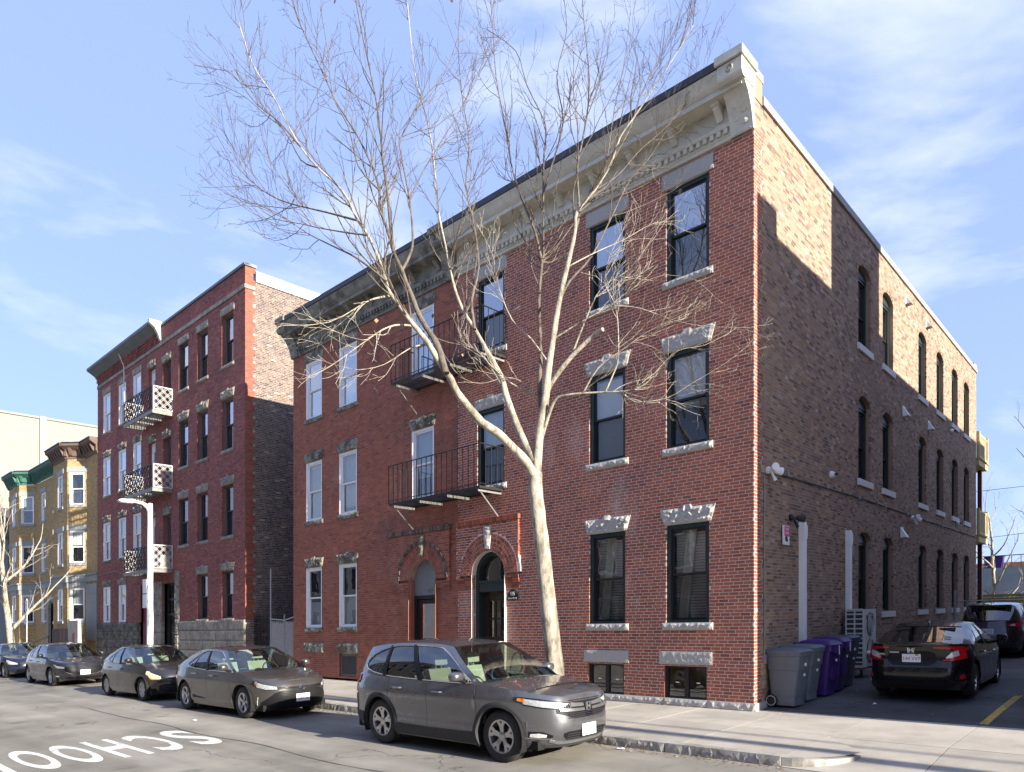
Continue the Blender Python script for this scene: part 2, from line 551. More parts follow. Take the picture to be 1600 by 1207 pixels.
def brick_wall(root, fr, a0, a1, z0, z1, openings, bmat, mmat, seed=1, length=0.205, joint=0.012, course=COURSE,
               tone=None, single=None, parent=None, off=0.0, name="brickwork", edge=None, depth=0.055, mname="mortar"):
    """running bond laid brick by brick; the joints are recessed mortar. single=(count, key): that many bricks become objects."""
    rng = np.random.default_rng(seed)
    rows = int(round((z1 - z0) / course))
    ch = (z1 - z0) / rows
    bricks, mort = [], []
    for i in range(rows):
        zs, ze = z0 + i * ch, z0 + (i + 1) * ch
        lo, hi = a0, a1
        if edge:
            lo, hi = edge(i, zs, a0, a1)
        segs = _clip(lo, hi, zs, ze, openings)
        ph = (0.5 * (i % 2)) * length + (0.013 * ((i * 7) % 5 - 2))
        for s, e in segs:
            mort.append((s, e, zs, ze))
            k0 = math.floor((s - a0 - ph) / length)
            x = a0 + ph + k0 * length
            while x < e - 0.004:
                b0, b1 = max(x, s), min(x + length - joint, e)
                if b1 - b0 > 0.03:
                    bricks.append((b0, b1, zs + joint * 0.5, ze - joint * 0.5, 1 if b1 - b0 > length - joint - 1e-4 else 0))
                x += length
    B = np.array(bricks)
    n = len(B)
    tn = rng.random(n) if tone is None else tone(B, rng)
    pick = np.zeros(n, bool)
    if single:
        key = np.array([single[1](0.5 * (b[0] + b[1]), 0.5 * (b[2] + b[3])) for b in B])
        key[B[:, 4] < 0.5] = 1e9
        pick[np.argsort(key)[:single[0]]] = True
    jit = rng.normal(0, 0.0012, n) if fr.o[0] else np.zeros(n)
    J = B.copy()
    J[:, 0] += np.abs(rng.normal(0, 0.0012, n)); J[:, 1] -= np.abs(rng.normal(0, 0.0012, n))
    keep = np.where(~pick)[0]
    m = len(keep)
    K, o = J[keep], jit[keep] + off
    V = np.zeros((m, 8, 3))
    for q, (ai, zi, front) in enumerate(((0, 2, 1), (1, 2, 1), (1, 3, 1), (0, 3, 1), (0, 2, 0), (1, 2, 0), (1, 3, 0), (0, 3, 0))):
        V[:, q, 0] = K[:, ai]; V[:, q, 2] = K[:, zi]
        V[:, q, 1] = o if front else off - depth
    Fq = np.array([(0, 1, 2, 3), (0, 4, 5, 1), (1, 5, 6, 2), (2, 6, 7, 3), (3, 7, 4, 0)])
    # outward facing whichever hand the frame has
    if np.linalg.det(fr.np) > 0:
        Fq = Fq[:, ::-1]
    Fq = Fq if True else Fq
    F = (np.arange(m)[:, None, None] * 8 + Fq[None]).reshape(-1, 4)
    base = fr.pt(0, 0, 0) - root.location
    P = V.reshape(-1, 3) @ fr.np.T
    me = bpy.data.meshes.new(name)
    me.vertices.add(len(P)); me.vertices.foreach_set("co", P.ravel())
    me.loops.add(F.size); me.loops.foreach_set("vertex_index", F.ravel().astype(np.int32))
    me.polygons.add(len(F)); me.polygons.foreach_set("loop_start", (np.arange(len(F)) * 4).astype(np.int32))
    me.polygons.foreach_set("loop_total", np.full(len(F), 4, np.int32))
    me.polygons.foreach_set("use_smooth", np.zeros(len(F), bool))
    me.update(calc_edges=True)
    me.materials.append(MT[bmat])
    me.attributes.new("tone", 'FLOAT', 'FACE').data.foreach_set("value", np.repeat(tn[keep], 5).astype(np.float32))
    link(name, me, parent or root, base if parent is None else base - parent.location, "stuff")
    # mortar bed
    mb = MB()
    for s, e, zs, ze in mort:
        mb.quad((s, off - 0.0025, zs), (e, off - 0.0025, zs), (e, off - 0.0025, ze), (s, off - 0.0025, ze))
    me = mb.mesh(mname, MT[mmat], fr.L)
    link(mname, me, parent or root, base if parent is None else base - parent.location)
    if single:
        cache = {}
        for i in np.where(pick)[0]:
            tq = round(float(tn[i]) * 9) / 9.0
            if tq not in cache:
                b = MB()
                hx, hz = (length - joint) / 2, (ch - joint) / 2
                b.box(-hx, hx, -depth, 0.0, -hz, hz, t=tq, skip="f")
                cache[tq] = b.mesh("brick", MT[bmat], fr.L)
            link("brick", cache[tq], root, fr.pt(0.5 * (B[i, 0] + B[i, 1]), off + jit[i], 0.5 * (B[i, 2] + B[i, 3])) - root.location)


def arch_ring(root, fr, c, zs, r0, r1, off, bmat, rings=1, n=None, a0=0.0, a1=math.pi, name="arch_bricks", rz=None, depth=0.12, seed=3, thick=None, parent=None):
    """radial bricks of an arch; rz gives the vertical radius scale of a flat arch."""
    rng = random.Random(seed)
    mb = MB()
    ez = rz or 1.0
    w = (r1 - r0) / rings
    for k in range(rings):
        ra, rb = r0 + k * w + 0.008, r0 + (k + 1) * w - 0.007
        cnt = n or int(abs(a1 - a0) * ra / 0.072)
        for i in range(cnt):
            t0 = a0 + (a1 - a0) * (i + 0.09) / cnt
            t1 = a0 + (a1 - a0) * (i + 0.91) / cnt
            o = off + rng.uniform(-0.003, 0.004)
            q = [(c + ra * math.cos(t0), zs + ra * ez * math.sin(t0)), (c + rb * math.cos(t0), zs + rb * ez * math.sin(t0)),
                 (c + rb * math.cos(t1), zs + rb * ez * math.sin(t1)), (c + ra * math.cos(t1), zs + ra * ez * math.sin(t1))]
            mb.prism(q, o - depth, o, t=rng.random())
    base = fr.pt(0, 0, 0) - root.location
    me = mb.mesh(name, MT[bmat], fr.L)
    return link(name, me, parent or root, base, "stuff")


def mortar_ring(root, fr, c, zs, r0, r1, off, mmat, rz=1.0, a0=0.0, a1=math.pi, depth=0.12):
    mb = MB()
    N = 20
    for i in range(N):
        t0, t1 = a0 + (a1 - a0) * i / N, a0 + (a1 - a0) * (i + 1) / N
        q = [(c + r0 * math.cos(t0), zs + r0 * rz * math.sin(t0)), (c + r1 * math.cos(t0), zs + r1 * rz * math.sin(t0)),
             (c + r1 * math.cos(t1), zs + r1 * rz * math.sin(t1)), (c + r0 * math.cos(t1), zs + r0 * rz * math.sin(t1))]
        mb.prism(q, off - depth - 0.004, off - 0.004)
    me = mb.mesh("arch_mortar", MT[mmat], fr.L)
    return link("arch_mortar", me, root, fr.pt(0, 0, 0) - root.location)


def rough_block(w, h, d_in, proud, flare=0.0, key=None, seed=1, cell=0.052, amp=0.035):
    amp *= 0.8
    """rock-faced stone: a gridded face knocked about, x centred, z from 0."""
    rng = random.Random(seed)
    mb = MB()
    nx, nz = max(3, int(w / cell)), max(3, int(h / cell))
    def X(i, j):
        f = 1 + 2 * flare * (j / nz) / w
        return (-w / 2 + w * i / nx) * f
    g = {}
    for j in range(nz + 1):
        for i in range(nx + 1):
            edge = i in (0, nx) or j in (0, nz)
            o = proud * (0.55 if edge else 1.0) + (0 if edge else rng.uniform(-amp * 0.35, amp))
            zz = h * j / nz + (0 if edge else rng.uniform(-0.3, 0.3) * h / nz)
            if key and j == nz and abs(X(i, j)) < key[0] / 2:
                zz += key[1]
            g[i, j] = (X(i, j) + (0 if edge else rng.uniform(-0.3, 0.3) * w / nx), o, zz)
    for j in range(nz):
        for i in range(nx):
            a, b, c, d = g[i, j], g[i + 1, j], g[i + 1, j + 1], g[i, j + 1]
            if (i + j) % 2:
                mb.poly([a, b, c]); mb.poly([a, c, d])
            else:
                mb.poly([a, b, d]); mb.poly([b, c, d])
    rim = [g[i, 0] for i in range(nx + 1)] + [g[nx, j] for j in range(1, nz + 1)] + [g[i, nz] for i in range(nx - 1, -1, -1)] + [g[0, j] for j in range(nz - 1, 0, -1)]
    for k in range(len(rim)):
        a, b = rim[k], rim[(k + 1) % len(rim)]
        mb.quad(a, b, (b[0], -d_in, b[2]), (a[0], -d_in, a[2]))
    return mb

# ------------------------------------------------------------------ windows
_WC = {}


def arch_pts(w, zt, ah, n=12):
    return [(0.5 * w * math.cos(math.pi * i / n), zt + ah * math.sin(math.pi * i / n)) for i in range(n + 1)]


def window_meshes(fr, style, w, h, arch, brick, blind, seed):
    key = (id(fr), style, round(w, 3), round(h, 3), round(arch, 3), brick, blind)
    if key in _WC:
        return _WC[key]
    S = {"black": ("paint_green_black", "paint_black", 0.09, 0.085), "white": ("paint_white", "paint_white", 0.06, 0.075),
         "side": ("paint_green_black", "paint_black", 0.17, 0.07), "bronze": ("paint_taupe", "paint_grey_dark", 0.16, 0.06),
         "grey": ("paint_grey_dark", "paint_grey_dark", 0.12, 0.06)}[style]
    fm, sm, rec, fw = S
    H = h + arch
    out = {}
    # frame with the masonry reveal
    b = MB()
    hw = w / 2
    y0 = -rec
    for s in (-1, 1):
        xo, xi = s * hw, s * (hw - fw)
        b.box(min(xo, xi), max(xo, xi), y0 - 0.10, y0 + 0.04, 0, h)
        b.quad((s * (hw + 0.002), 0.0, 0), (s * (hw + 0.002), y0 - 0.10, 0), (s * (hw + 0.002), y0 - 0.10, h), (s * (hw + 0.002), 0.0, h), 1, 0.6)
    b.box(-hw + fw, hw - fw, y0 - 0.10, y0 + 0.04, 0, 0.05)
    b.box(-hw + fw, hw - fw, y0 - 0.10, y0 + 0.035, h - fw, h)
    if arch:
        P = arch_pts(w, h, arch)
        b.prism([(-hw, h)] + [(x, z) for x, z in reversed(P)][0:0] + [(x, z) for x, z in P], y0 - 0.04, y0 + 0.055)
        for (xa, za), (xb, zb) in zip(P[:-1], P[1:]):
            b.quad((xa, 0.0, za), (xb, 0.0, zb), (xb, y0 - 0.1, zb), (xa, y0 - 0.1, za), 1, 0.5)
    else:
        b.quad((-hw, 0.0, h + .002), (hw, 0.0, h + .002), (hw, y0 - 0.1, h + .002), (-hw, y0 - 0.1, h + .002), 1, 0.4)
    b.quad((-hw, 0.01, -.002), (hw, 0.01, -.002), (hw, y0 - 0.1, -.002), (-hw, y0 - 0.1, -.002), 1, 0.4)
    if style == "white":
        for s in (-1, 1):                        # brick mould casing
            b.box(min(s * hw, s * (hw - 0.035)), max(s * hw, s * (hw - 0.035)), y0 + 0.04, y0 + 0.055, 0, h)
    out["window"] = b.mesh("window", [MT[fm], MT["mortar_light" if brick == "brick_red_clean" else brick]], fr.L)  # clean-front brick reveals take the pale mortar colour: overexposed sunlit jambs painted in
    x0, x1 = -hw + fw, hw - fw
    mid = 0.05 + (h - 0.05 - fw) * (0.5 if style != "side" else 0.49)
    sw = 0.045

    def sash(za, zb, y):
        q = MB()
        q.box(x0, x0 + sw, y - 0.035, y, za, zb); q.box(x1 - sw, x1, y - 0.035, y, za, zb)
        q.box(x0 + sw, x1 - sw, y - 0.035, y - 0.001, za, za + sw); q.box(x0 + sw, x1 - sw, y - 0.035, y - 0.001, zb - sw, zb)
        return q.mesh("sash", MT[sm], fr.L)
    out["upper_sash"] = sash(mid - 0.02, h - fw, y0 - 0.005)
    out["lower_sash"] = sash(0.05, mid + 0.02, y0 - 0.045)
    for nm, za, zb, y in (("upper_pane", mid - 0.02 + sw, h - fw - sw, y0 - 0.022), ("lower_pane", 0.05 + sw, mid + 0.02 - sw, y0 - 0.062)):
        q = MB()
        q.quad((x0 + sw, y, za), (x1 - sw, y, za), (x1 - sw, y, zb), (x0 + sw, y, zb))
        out[nm] = q
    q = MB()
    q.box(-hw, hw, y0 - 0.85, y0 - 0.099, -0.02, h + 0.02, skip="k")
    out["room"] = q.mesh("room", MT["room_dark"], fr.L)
    kind, lo, hi = blind
    if kind == "slats":
        q = MB()
        n = int((hi - lo) * (h - 0.2) / 0.052)
        for i in range(n):
            z = 0.05 + lo * (h - 0.1) + i * 0.052
            q.quad((x0, y0 - 0.13, z), (x1, y0 - 0.13, z), (x1, y0 - 0.105, z + 0.044), (x0, y0 - 0.105, z + 0.044))
        out["blind"] = q.mesh("blind", MT["blind_white"], fr.L)
    elif kind in ("shade", "screen", "dim"):
        q = MB()
        za, zb = 0.05 + lo * (h - 0.1), 0.05 + hi * (h - 0.1)
        n = 14
        for i in range(n):
            xa, xb = x0 + (x1 - x0) * i / n, x0 + (x1 - x0) * (i + 1) / n
            ya, yb = (-0.115 - 0.012 * math.sin(i * 1.9)), (-0.115 - 0.012 * math.sin((i + 1) * 1.9))
            q.quad((xa, y0 + ya, za), (xb, y0 + yb, za), (xb, y0 + yb, zb), (xa, y0 + ya, zb))
        out["shade"] = q.mesh("shade", MT[{"shade": "blind_white", "screen": "screen_dark", "dim": "blind_dim"}[kind]], fr.L)
    elif kind == "curtain":
        q = MB()
        za, zb = 0.05, h - 0.1
        for (sx0, sx1) in ((x1 - 0.52 * (x1 - x0), x1 - 0.24 * (x1 - x0)),):
            n = 10
            for i in range(n):
                xa, xb = sx0 + (sx1 - sx0) * i / n, sx0 + (sx1 - sx0) * (i + 1) / n
                ya, yb = -0.14 - 0.02 * (i % 2), -0.14 - 0.02 * ((i + 1) % 2)
                q.quad((xa + 0.12, y0 + ya, za), (xb + 0.12, y0 + yb, za), (xb - 0.08, y0 + yb, zb), (xa - 0.08, y0 + ya, zb))
        out["curtain"] = q.mesh("curtain", MT["curtain_cream"], fr.L)
        q = MB()
        n = int((h - 0.2) / 0.06)
        for i in range(n):
            z = 0.1 + i * 0.06
            q.quad((x0, y0 - 0.22, z), (x1, y0 - 0.22, z), (x1, y0 - 0.19, z + 0.05), (x0, y0 - 0.19, z + 0.05))
        out["blind"] = q.mesh("blind", MT["blind_white"], fr.L)
    if style in ("black", "side", "grey", "bronze"):
        q = MB(); q.quad((x0 + sw * .5, y0 - 0.042, 0.05 + sw * .5), (x1 - sw * .5, y0 - 0.042, 0.05 + sw * .5), (x1 - sw * .5, y0 - 0.042, mid - 0.022), (x0 + sw * .5, y0 - 0.042, mid - 0.022))
        out["insect_screen"] = q.mesh("insect_screen", MT["screen_mesh"], fr.L)
    _WC[key] = out
    return out


def window(root, fr, a, z, w, h, style="black", arch=0.0, brick="brick_red_clean", blind=("none", 0, 0), mirror=False, o=0.0, seed=1):
    ms = window_meshes(fr, style, w, h, arch, brick, blind, seed)
    win = place("window", ms["window"], fr, (a, o, z), root)
    g = "window_glass_mirror" if mirror else "window_glass"
    for k, me in ms.items():
        if k == "window":
            continue
        if isinstance(me, MB):
            kk = k + g
            if kk not in ms:
                ms_new = me.mesh(k.split("_")[1], MT[g], fr.L)
                _PANES.setdefault((id(me), g), ms_new)
            me = _PANES.setdefault((id(me), g), None) or me
        nm = {"upper_pane": "pane", "lower_pane": "pane", "upper_sash": "sash", "lower_sash": "sash"}.get(k, k)
        link(nm, me, win)
    return win


_PANES = {}
_SB = {}


def stone(root, fr, name, a, z, w, h, mat, flare=0.0, key=None, proud=0.035, seed=1, amp=0.035, d=0.12, label=None):
    k = (id(fr), name, w, h, mat, flare, key, proud, seed, amp)
    if k not in _SB:
        _SB[k] = rough_block(w, h, d, proud, flare, key, seed, amp=amp).mesh(name, MT[mat], fr.L)
    return place(name, _SB[k], fr, (a, 0, z), root)
# ------------------------------------------------------------------ the near corner house (clean red front, brown side wall)
HALF = 8.31
house = thing("brick_house", "corner brick apartment house with dark green windows and cream cornice", "apartment house", W(0, 0, 0.13))
old = thing("brick_house", "soot-stained red brick house with white windows joined to the corner house", "apartment house", W(HALF, 0, 0.13))
ROWS = [(1.86, 2.05), (5.52, 2.02), (9.03, 1.95)]           # sill height, opening height
RC = [(1.42, 0.98), (3.42, 0.98), (7.08, 0.98)]
LC = [(9.80, 0.98), (13.50, 0.98), (15.50, 0.98)]


def opens(cols, skip=()):
    r = []
    for i, (z, h) in enumerate(ROWS):
        for j, (c, w) in enumerate(cols):
            if (i, j) not in skip:
                r.append((c - w / 2, c + w / 2, z, z + h, 0.0))
    return r


BASEW = [(1.47, 0.97), (3.45, 0.97)]
op = opens(RC, {(0, 2)}) + [(6.52, 7.70, 0.0, 3.20, 0.59)] + [(c - w / 2, c + w / 2, 0.24, 0.97, 0) for c, w in BASEW]


def near_key(fr):
    def f(a, z):
        p = fr.pt(a, 0, z)
        return p.y + 0.02 * abs(z - 2.0)
    return f


def clean_tone(B, rng):
    return np.clip(rng.normal(0.55, 0.2, len(B)), 0, 1)


brick_wall(house, FRONT, 0.0, HALF, 0.28, 11.40, op, "brick_red_clean", "mortar_light", 11, tone=clean_tone, single=(150, near_key(FRONT)))
SW = [(6.97, 1.08), (9.17, 1.08), (13.22, 1.08), (15.78, 1.10), (18.26, 1.10), (20.52, 1.10)]
SROWS = [(1.95, 1.85, 0.27), (5.43, 1.95, 0.25), (8.95, 1.90, 0.22)]
sop = [(c - w / 2, c + w / 2, z, z + h, ah) for (z, h, ah) in SROWS for c, w in SW]


def side_edge(i, zs, a0, a1):
    return ((0.31 if (i // 5) % 2 else 0.42) if zs < 11.36 else 0.03), a1


def quoin_edge(i, zs, a0, a1):
    return a0, (0.30 if (i // 5) % 2 else 0.41)


def brown_tone(B, rng):
    return np.clip(rng.random(len(B)) ** 0.9, 0, 1)


brick_wall(house, SIDE, 0.0, 22.6, 0.20, 11.98, sop, "brick_brown_mixed", "mortar_grey", 12, tone=brown_tone, edge=side_edge, single=(150, near_key(SIDE)))
brick_wall(house, SIDE, 0.002, 0.42, 0.28, 11.40, [], "brick_red_clean", "mortar_light", 13, tone=clean_tone, edge=quoin_edge, name="corner_brickwork", mname="corner_mortar")
# plain backs, roof
b = MB()
b.quad((0.02, 22.6, 0), (HALF, 22.6, 0), (HALF, 22.6, 12.0), (0.02, 22.6, 12.0))
b.quad((0.02, 0.1, 11.75), (HALF, 0.1, 11.75), (HALF, 22.6, 11.75), (0.02, 22.6, 11.75))
part("roof", b, MT["roof_tar"], Frame(0, 0, 1, 0, 0, 1), (0, 0, 0), house)
b = MB()
b.quad((HALF, 22.6, 0), (16.82, 22.6, 0), (16.82, 22.6, 12.0), (HALF, 22.6, 12.0))
b.quad((HALF, 0.1, 11.75), (16.82, 0.1, 11.75), (16.82, 22.6, 11.75), (HALF, 22.6, 11.75))
b.quad((16.82, 0.0, 0), (16.82, 22.6, 0), (16.82, 22.6, 12.15), (16.82, 0.0, 12.15))
part("roof", b, MT["roof_tar"], Frame(0, 0, 1, 0, 0, 1), (0, 0, 0), old)
b = MB(); b.quad((0.22, -0.012, 0.25), (0.60, -0.012, 0.25), (0.60, -0.012, 11.45), (0.22, -0.012, 11.45))
part("mortar_backing", b, MT["mortar_grey"], SIDE, (0, 0, 0), house)
# granite base course, laid in long stones
x = -0.05
k = 0
for ln in (1.02, 1.0, 1.55, 1.3, 1.5):
    stone(house, FRONT, "base_stone", x + ln / 2, 0.10, ln - 0.008, 0.18, "granite_clean", proud=0.045, seed=50 + k, amp=0.015)
    x += ln; k += 1
b = MB()
b.box(0.0, 0.60, -0.05, 0.035, 0.10, 0.275)
part("base_stone", b, MT["granite_clean"], SIDE, (-0.012, 0, 0), house)

BL = {(0, 0): ("curtain", 0, 1), (0, 1): ("curtain", 0, 1), (1, 0): ("slats", 0.40, 1), (1, 1): ("slats", 0.0, 1.0), (1, 2): ("dim", 0.0, 1.0),
      (2, 0): ("dim", 0.0, 0.48), (2, 1): ("dim", 0.5, 1), (2, 2): ("dim", 0.0, 0.5)}
sd = 100
for i, (z, h) in enumerate(ROWS):
    for j, (c, w) in enumerate(RC):
        if (i, j) == (0, 2):
            continue
        sd += 1
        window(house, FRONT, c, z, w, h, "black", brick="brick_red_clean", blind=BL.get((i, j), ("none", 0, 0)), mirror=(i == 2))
        stone(house, FRONT, "sill", c, z - 0.15, w + 0.17, 0.148, "granite_clean", proud=0.05, seed=sd, amp=0.02)
        if i == 2:
            stone(house, FRONT, "lintel", c, z + h + 0.0, w + 0.18, 0.32, "granite_clean", proud=0.03, seed=sd + 50, amp=0.012)
        elif j == 2:
            stone(house, FRONT, "lintel", c, z + h, w + 0.16, 0.28, "granite_clean", proud=0.03, key=(0.24, 0.06), seed=sd + 50, amp=0.012)
        else:
            stone(house, FRONT, "lintel", c, z + h, w + 0.08, 0.33, "granite_clean", flare=0.10, key=(0.22, 0.06), proud=0.04, seed=sd + 50, amp=0.05 if i == 0 else 0.02)
for i, (z, h, ah) in enumerate(SROWS):
    for j, (c, w) in enumerate(SW):
        bl = ("slats", 0.5, 1) if (j == 0) else ("shade", 0.5, 0.95) if (i == 2 and j == 1) else ("screen", 0, 0.5)
        window(house, SIDE, c, z, w, h, "side", arch=ah, brick="brick_brown_mixed", blind=bl, mirror=False)
        b = MB(); b.box(-w / 2 - 0.09, w / 2 + 0.09, -0.12, 0.05, -0.17, -0.003)
        part("sill", b, MT["sill_white"], SIDE, (c, 0, z), house)
        rr = w / 2
        arch_ring(house, SIDE, c, z + h, rr, rr + 0.24, 0.004, "brick_brown_mixed", rings=2, rz=(ah + 0.10) / (rr + 0.12), seed=i * 9 + j, depth=0.10, n=15)
        mortar_ring(house, SIDE, c, z + h, rr - 0.005, rr + 0.31, -0.0005, "mortar_grey", rz=(ah + 0.10) / (rr + 0.12), depth=0.10)
# cellar windows
for j, (c, w) in enumerate(BASEW):
    b = MB()
    hw, h, f = w / 2, 0.73, 0.05
    b.box(-hw, -hw + f, -0.16, -0.05, 0, h); b.box(hw - f, hw, -0.16, -0.05, 0, h)
    b.box(-hw + f, hw - f, -0.16, -0.05, 0, f + 0.03); b.box(-hw + f, hw - f, -0.16, -0.05, h - f, h); b.box(-0.045, 0.045, -0.15, -0.06, f + 0.03, h - f)
    for s in (-1, 1):
        b.quad((s * hw, 0, 0), (s * hw, -0.06, 0), (s * hw, -0.06, h), (s * hw, 0, h), 1)
    wn = part("cellar_window", b, [MT["paint_black"], MT["brick_red_clean"]], FRONT, (c, 0, 0.24), house)
    for s in (-1, 1):
        b = MB(); xa, xb = (0.045, hw - f) if s > 0 else (-hw + f, -0.045)
        b.quad((xa, -0.10, f + 0.03), (xb, -0.10, f + 0.03), (xb, -0.10, h - f), (xa, -0.10, h - f))
        part("pane", b, MT["window_glass"], FRONT, (c, 0, 0.24), house, wn)
        b = MB(); b.box(xa + 0.14, xa + 0.22, -0.098, -0.09, 0.36, 0.38)
        part("sticker", b, MT["paint_white"], FRONT, (c, 0, 0.24), house, wn)
    b = MB(); b.box(-hw, hw, -0.9, -0.155, -0.05, h, skip="k")
    part("room", b, MT["room_warm"], FRONT, (c, 0, 0.24), house, wn)
    stone(house, FRONT, "lintel", c, 0.99, w + 0.24, 0.27, "granite_clean", proud=0.02, seed=300 + j, amp=0.010)


# entry with projecting brick surround, arch rings and keystone
def entry(root, c, u0, u1, bmat, mmat, green, seed):
    jw, spring = 1.18, 3.20
    op = [(c - jw / 2 - 0.02, c + jw / 2 + 0.02, 0.2, spring, 0.60)]
    ring = 1.05
    brick_wall(root, FRONT, u0, u1, 3.12, 4.52, [(c - ring, c + ring, 3.0, spring, ring)], bmat, mmat, seed, off=0.075, depth=0.13, name="surround_brickwork", mname="surround_mortar")
    for k in range(5):                                   # corbelled imposts
        zz = 2.80 + k * 0.066
        o = 0.015 + 0.014 * k
        for (a, bb) in ((u0, c - jw / 2), (c + jw / 2, u1)):
            mb = MB()
            n = max(2, int((bb - a) / 0.205))
            for i in range(n):
                mb.box(a + (bb - a) * i / n + 0.004, a + (bb - a) * (i + 1) / n - 0.004, -0.05, o, zz, zz + 0.058, t=random.Random(seed + k * 7 + i).random())
            part("impost_bricks", mb, MT[bmat], FRONT, (0, 0, 0), root, kind="stuff")
    mb = MB()
    n = int((u1 - u0 + 0.08) / 0.075)
    for i in range(n):                                   # hood of soldier bricks
        a = u0 - 0.04 + (u1 - u0 + 0.08) * i / n
        mb.box(a + 0.004, a + (u1 - u0 + 0.08) / n - 0.004, -0.02, 0.125, 4.525, 4.645, t=random.Random(seed + i).random())
    part("hood_bricks", mb, MT[bmat if green else "brick_charcoal"], FRONT, (0, 0, 0), root, kind="stuff")
    arch_ring(root, FRONT, c, spring, jw / 2, ring, 0.08, bmat, rings=4 if green else 3, seed=seed, depth=0.3)
    mortar_ring(root, FRONT, c, spring, jw / 2 - 0.004, ring + 0.09, 0.0752, mmat, depth=0.28)
    if not green:
        arch_ring(root, FRONT, c, spring, ring - 0.06, ring + 0.05, 0.115, "brick_charcoal", rings=1, seed=seed + 5, depth=0.1)
    kb = rough_block(0.17, 0.60, 0.1, 0.055, 0.06, None, seed, amp=0.03)
    part("keystone", kb, MT["granite_clean" if green else "granite_old"], FRONT, (c, 0.075, 3.84), root)


entry(house, 7.11, 6.05, HALF - 0.01, "brick_red_clean", "mortar_light", True, 21)


def door_right(root, c):
    jw, sp, r = 1.18, 3.20, 0.59
    b = MB()
    f = 0.11
    y1, y0 = -0.08, -0.32
    for s in (-1, 1):
        xo, xi = s * r, s * (r - f)
        b.box(min(xo, xi), max(xo, xi), y0, y1, 0.3, sp)
        b.quad((s * (r + .01), 0.08, 0.3), (s * (r + .01), y0, 0.3), (s * (r + .01), y0, sp), (s * (r + .01), 0.08, sp), 1)
    N = 16
    for i in range(N):
        t0, t1 = math.pi * i / N, math.pi * (i + 1) / N
        ro, ri = r, r - f
        b.prism([(ro * math.cos(t0), sp + ro * math.sin(t0)), (ro * math.cos(t1), sp + ro * math.sin(t1)), (ri * math.cos(t1), sp + ri * math.sin(t1)), (ri * math.cos(t0), sp + ri * math.sin(t0))], y0, y1)
    b.box(-r + f, r - f, y0, y1 - 0.02, 2.74, 2.98); b.box(-r + f, r - f, y0 + .02, y1 + 0.02, 2.98, 3.04)
    fr_ = part("door_frame", b, [MT["paint_green_black"], MT["mortar_light"]], FRONT, (c, 0, 0), root)  # brick door jambs painted in pale mortar colour for the same sunlit white
    P = [(x * (r - f) / r, z) for x, z in [(r * math.cos(math.pi * i / N), sp + (r - f) * math.sin(math.pi * i / N)) for i in range(N + 1)]]
    b = MB(); b.poly([(r - f, -0.24, 3.04)] + [(x, -0.24, z) for x, z in P] + [(-r + f, -0.24, 3.04)])
    part("fanlight", b, MT["window_glass"], FRONT, (c, 0, 0), root, fr_)
    b = MB()
    xa, xb = -r + f + 0.005, r - f - 0.005
    b.box(xa, xb, -0.36, -0.31, 0.3, 1.35); b.box(xa, xa + 0.16, -0.36, -0.31, 1.35, 2.73); b.box(xb - 0.16, xb, -0.36, -0.31, 1.35, 2.73)
    b.box(xa + .16, xb - .16, -0.36, -0.31, 2.5, 2.73); b.box(xa + .16, xb - .16, -0.36, -0.31, 1.35, 1.55)
    wd = (xb - xa - 0.32)
    for i in (1, 2):
        b.box(xa + .16 + wd * i / 3 - .02, xa + .16 + wd * i / 3 + .02, -0.355, -0.315, 1.55, 2.5)
    b.box(xa + .16, xb - .16, -0.354, -0.316, 2.0, 2.05)
    for s in (0, 1):
        b.box(xa + 0.12 + s * wd * 0.62, xa + 0.12 + s * wd * 0.62 + 0.26, -0.31, -0.297, 0.55, 1.2)
    d = part("door", b, MT["wood_door"], FRONT, (c, 0, 0), root)
    b = MB(); b.quad((xa + .16, -0.335, 1.55), (xb - .16, -0.335, 1.55), (xb - .16, -0.335, 2.5), (xa + .16, -0.335, 2.5))
    part("pane", b, MT["window_glass"], FRONT, (c, 0, 0), root, d)
    b = MB(); b.lathe([(0.0, 0), (0.03, 0.0), (0.035, 0.03), (0.02, 0.05), (0, 0.05)], 10, 'y', c=(xa + 0.07, -0.31, 1.35))
    part("handle", b, MT["galvanised"], FRONT, (c, 0, 0), root, d, smooth=50)
    b = MB(); b.box(-r, r, -1.2, -0.37, 0.2, 3.9, skip="k")
    part("hallway", b, MT["room_warm"], FRONT, (c, 0, 0), root)
    b = MB(); b.box(-r - 0.1, r + 0.1, -0.4, 0.30, 0.12, 0.30)
    part("step", b, MT["granite_clean"], FRONT, (c, 0, 0), root)


door_right(house, 7.11)


# house-number plaque beside the door
def text_mesh(s, size, fr, depth=0.003, spacing=1.0):
    cu = bpy.data.curves.new("txt", 'FONT')
    cu.body = s; cu.size = size; cu.align_x = 'CENTER'; cu.align_y = 'CENTER'; cu.extrude = depth; cu.space_character = spacing
    cu.resolution_u = 3
    ob = bpy.data.objects.new("txt", cu); COL.objects.link(ob)
    dg = bpy.context.evaluated_depsgraph_get()
    me = bpy.data.meshes.new_from_object(ob.evaluated_get(dg))
    bpy.data.objects.remove(ob)
    n = len(me.vertices)
    co = np.zeros(n * 3); me.vertices.foreach_get("co", co); co = co.reshape(-1, 3)
    return me, co


def lettering(s, size, M3, mat, depth=0.003, name="lettering", squash=1.0):
    """flat text; M3 maps (right, out, up) to world/local directions."""
    me, co = text_mesh(s, size, None, depth)
    p = np.stack([co[:, 0] * squash, co[:, 2], co[:, 1]], 1) @ np.array(M3).T
    me.vertices.foreach_set("co", p.ravel()); me.update()
    me.materials.clear(); me.materials.append(MT[mat]); me.name = name
    return me


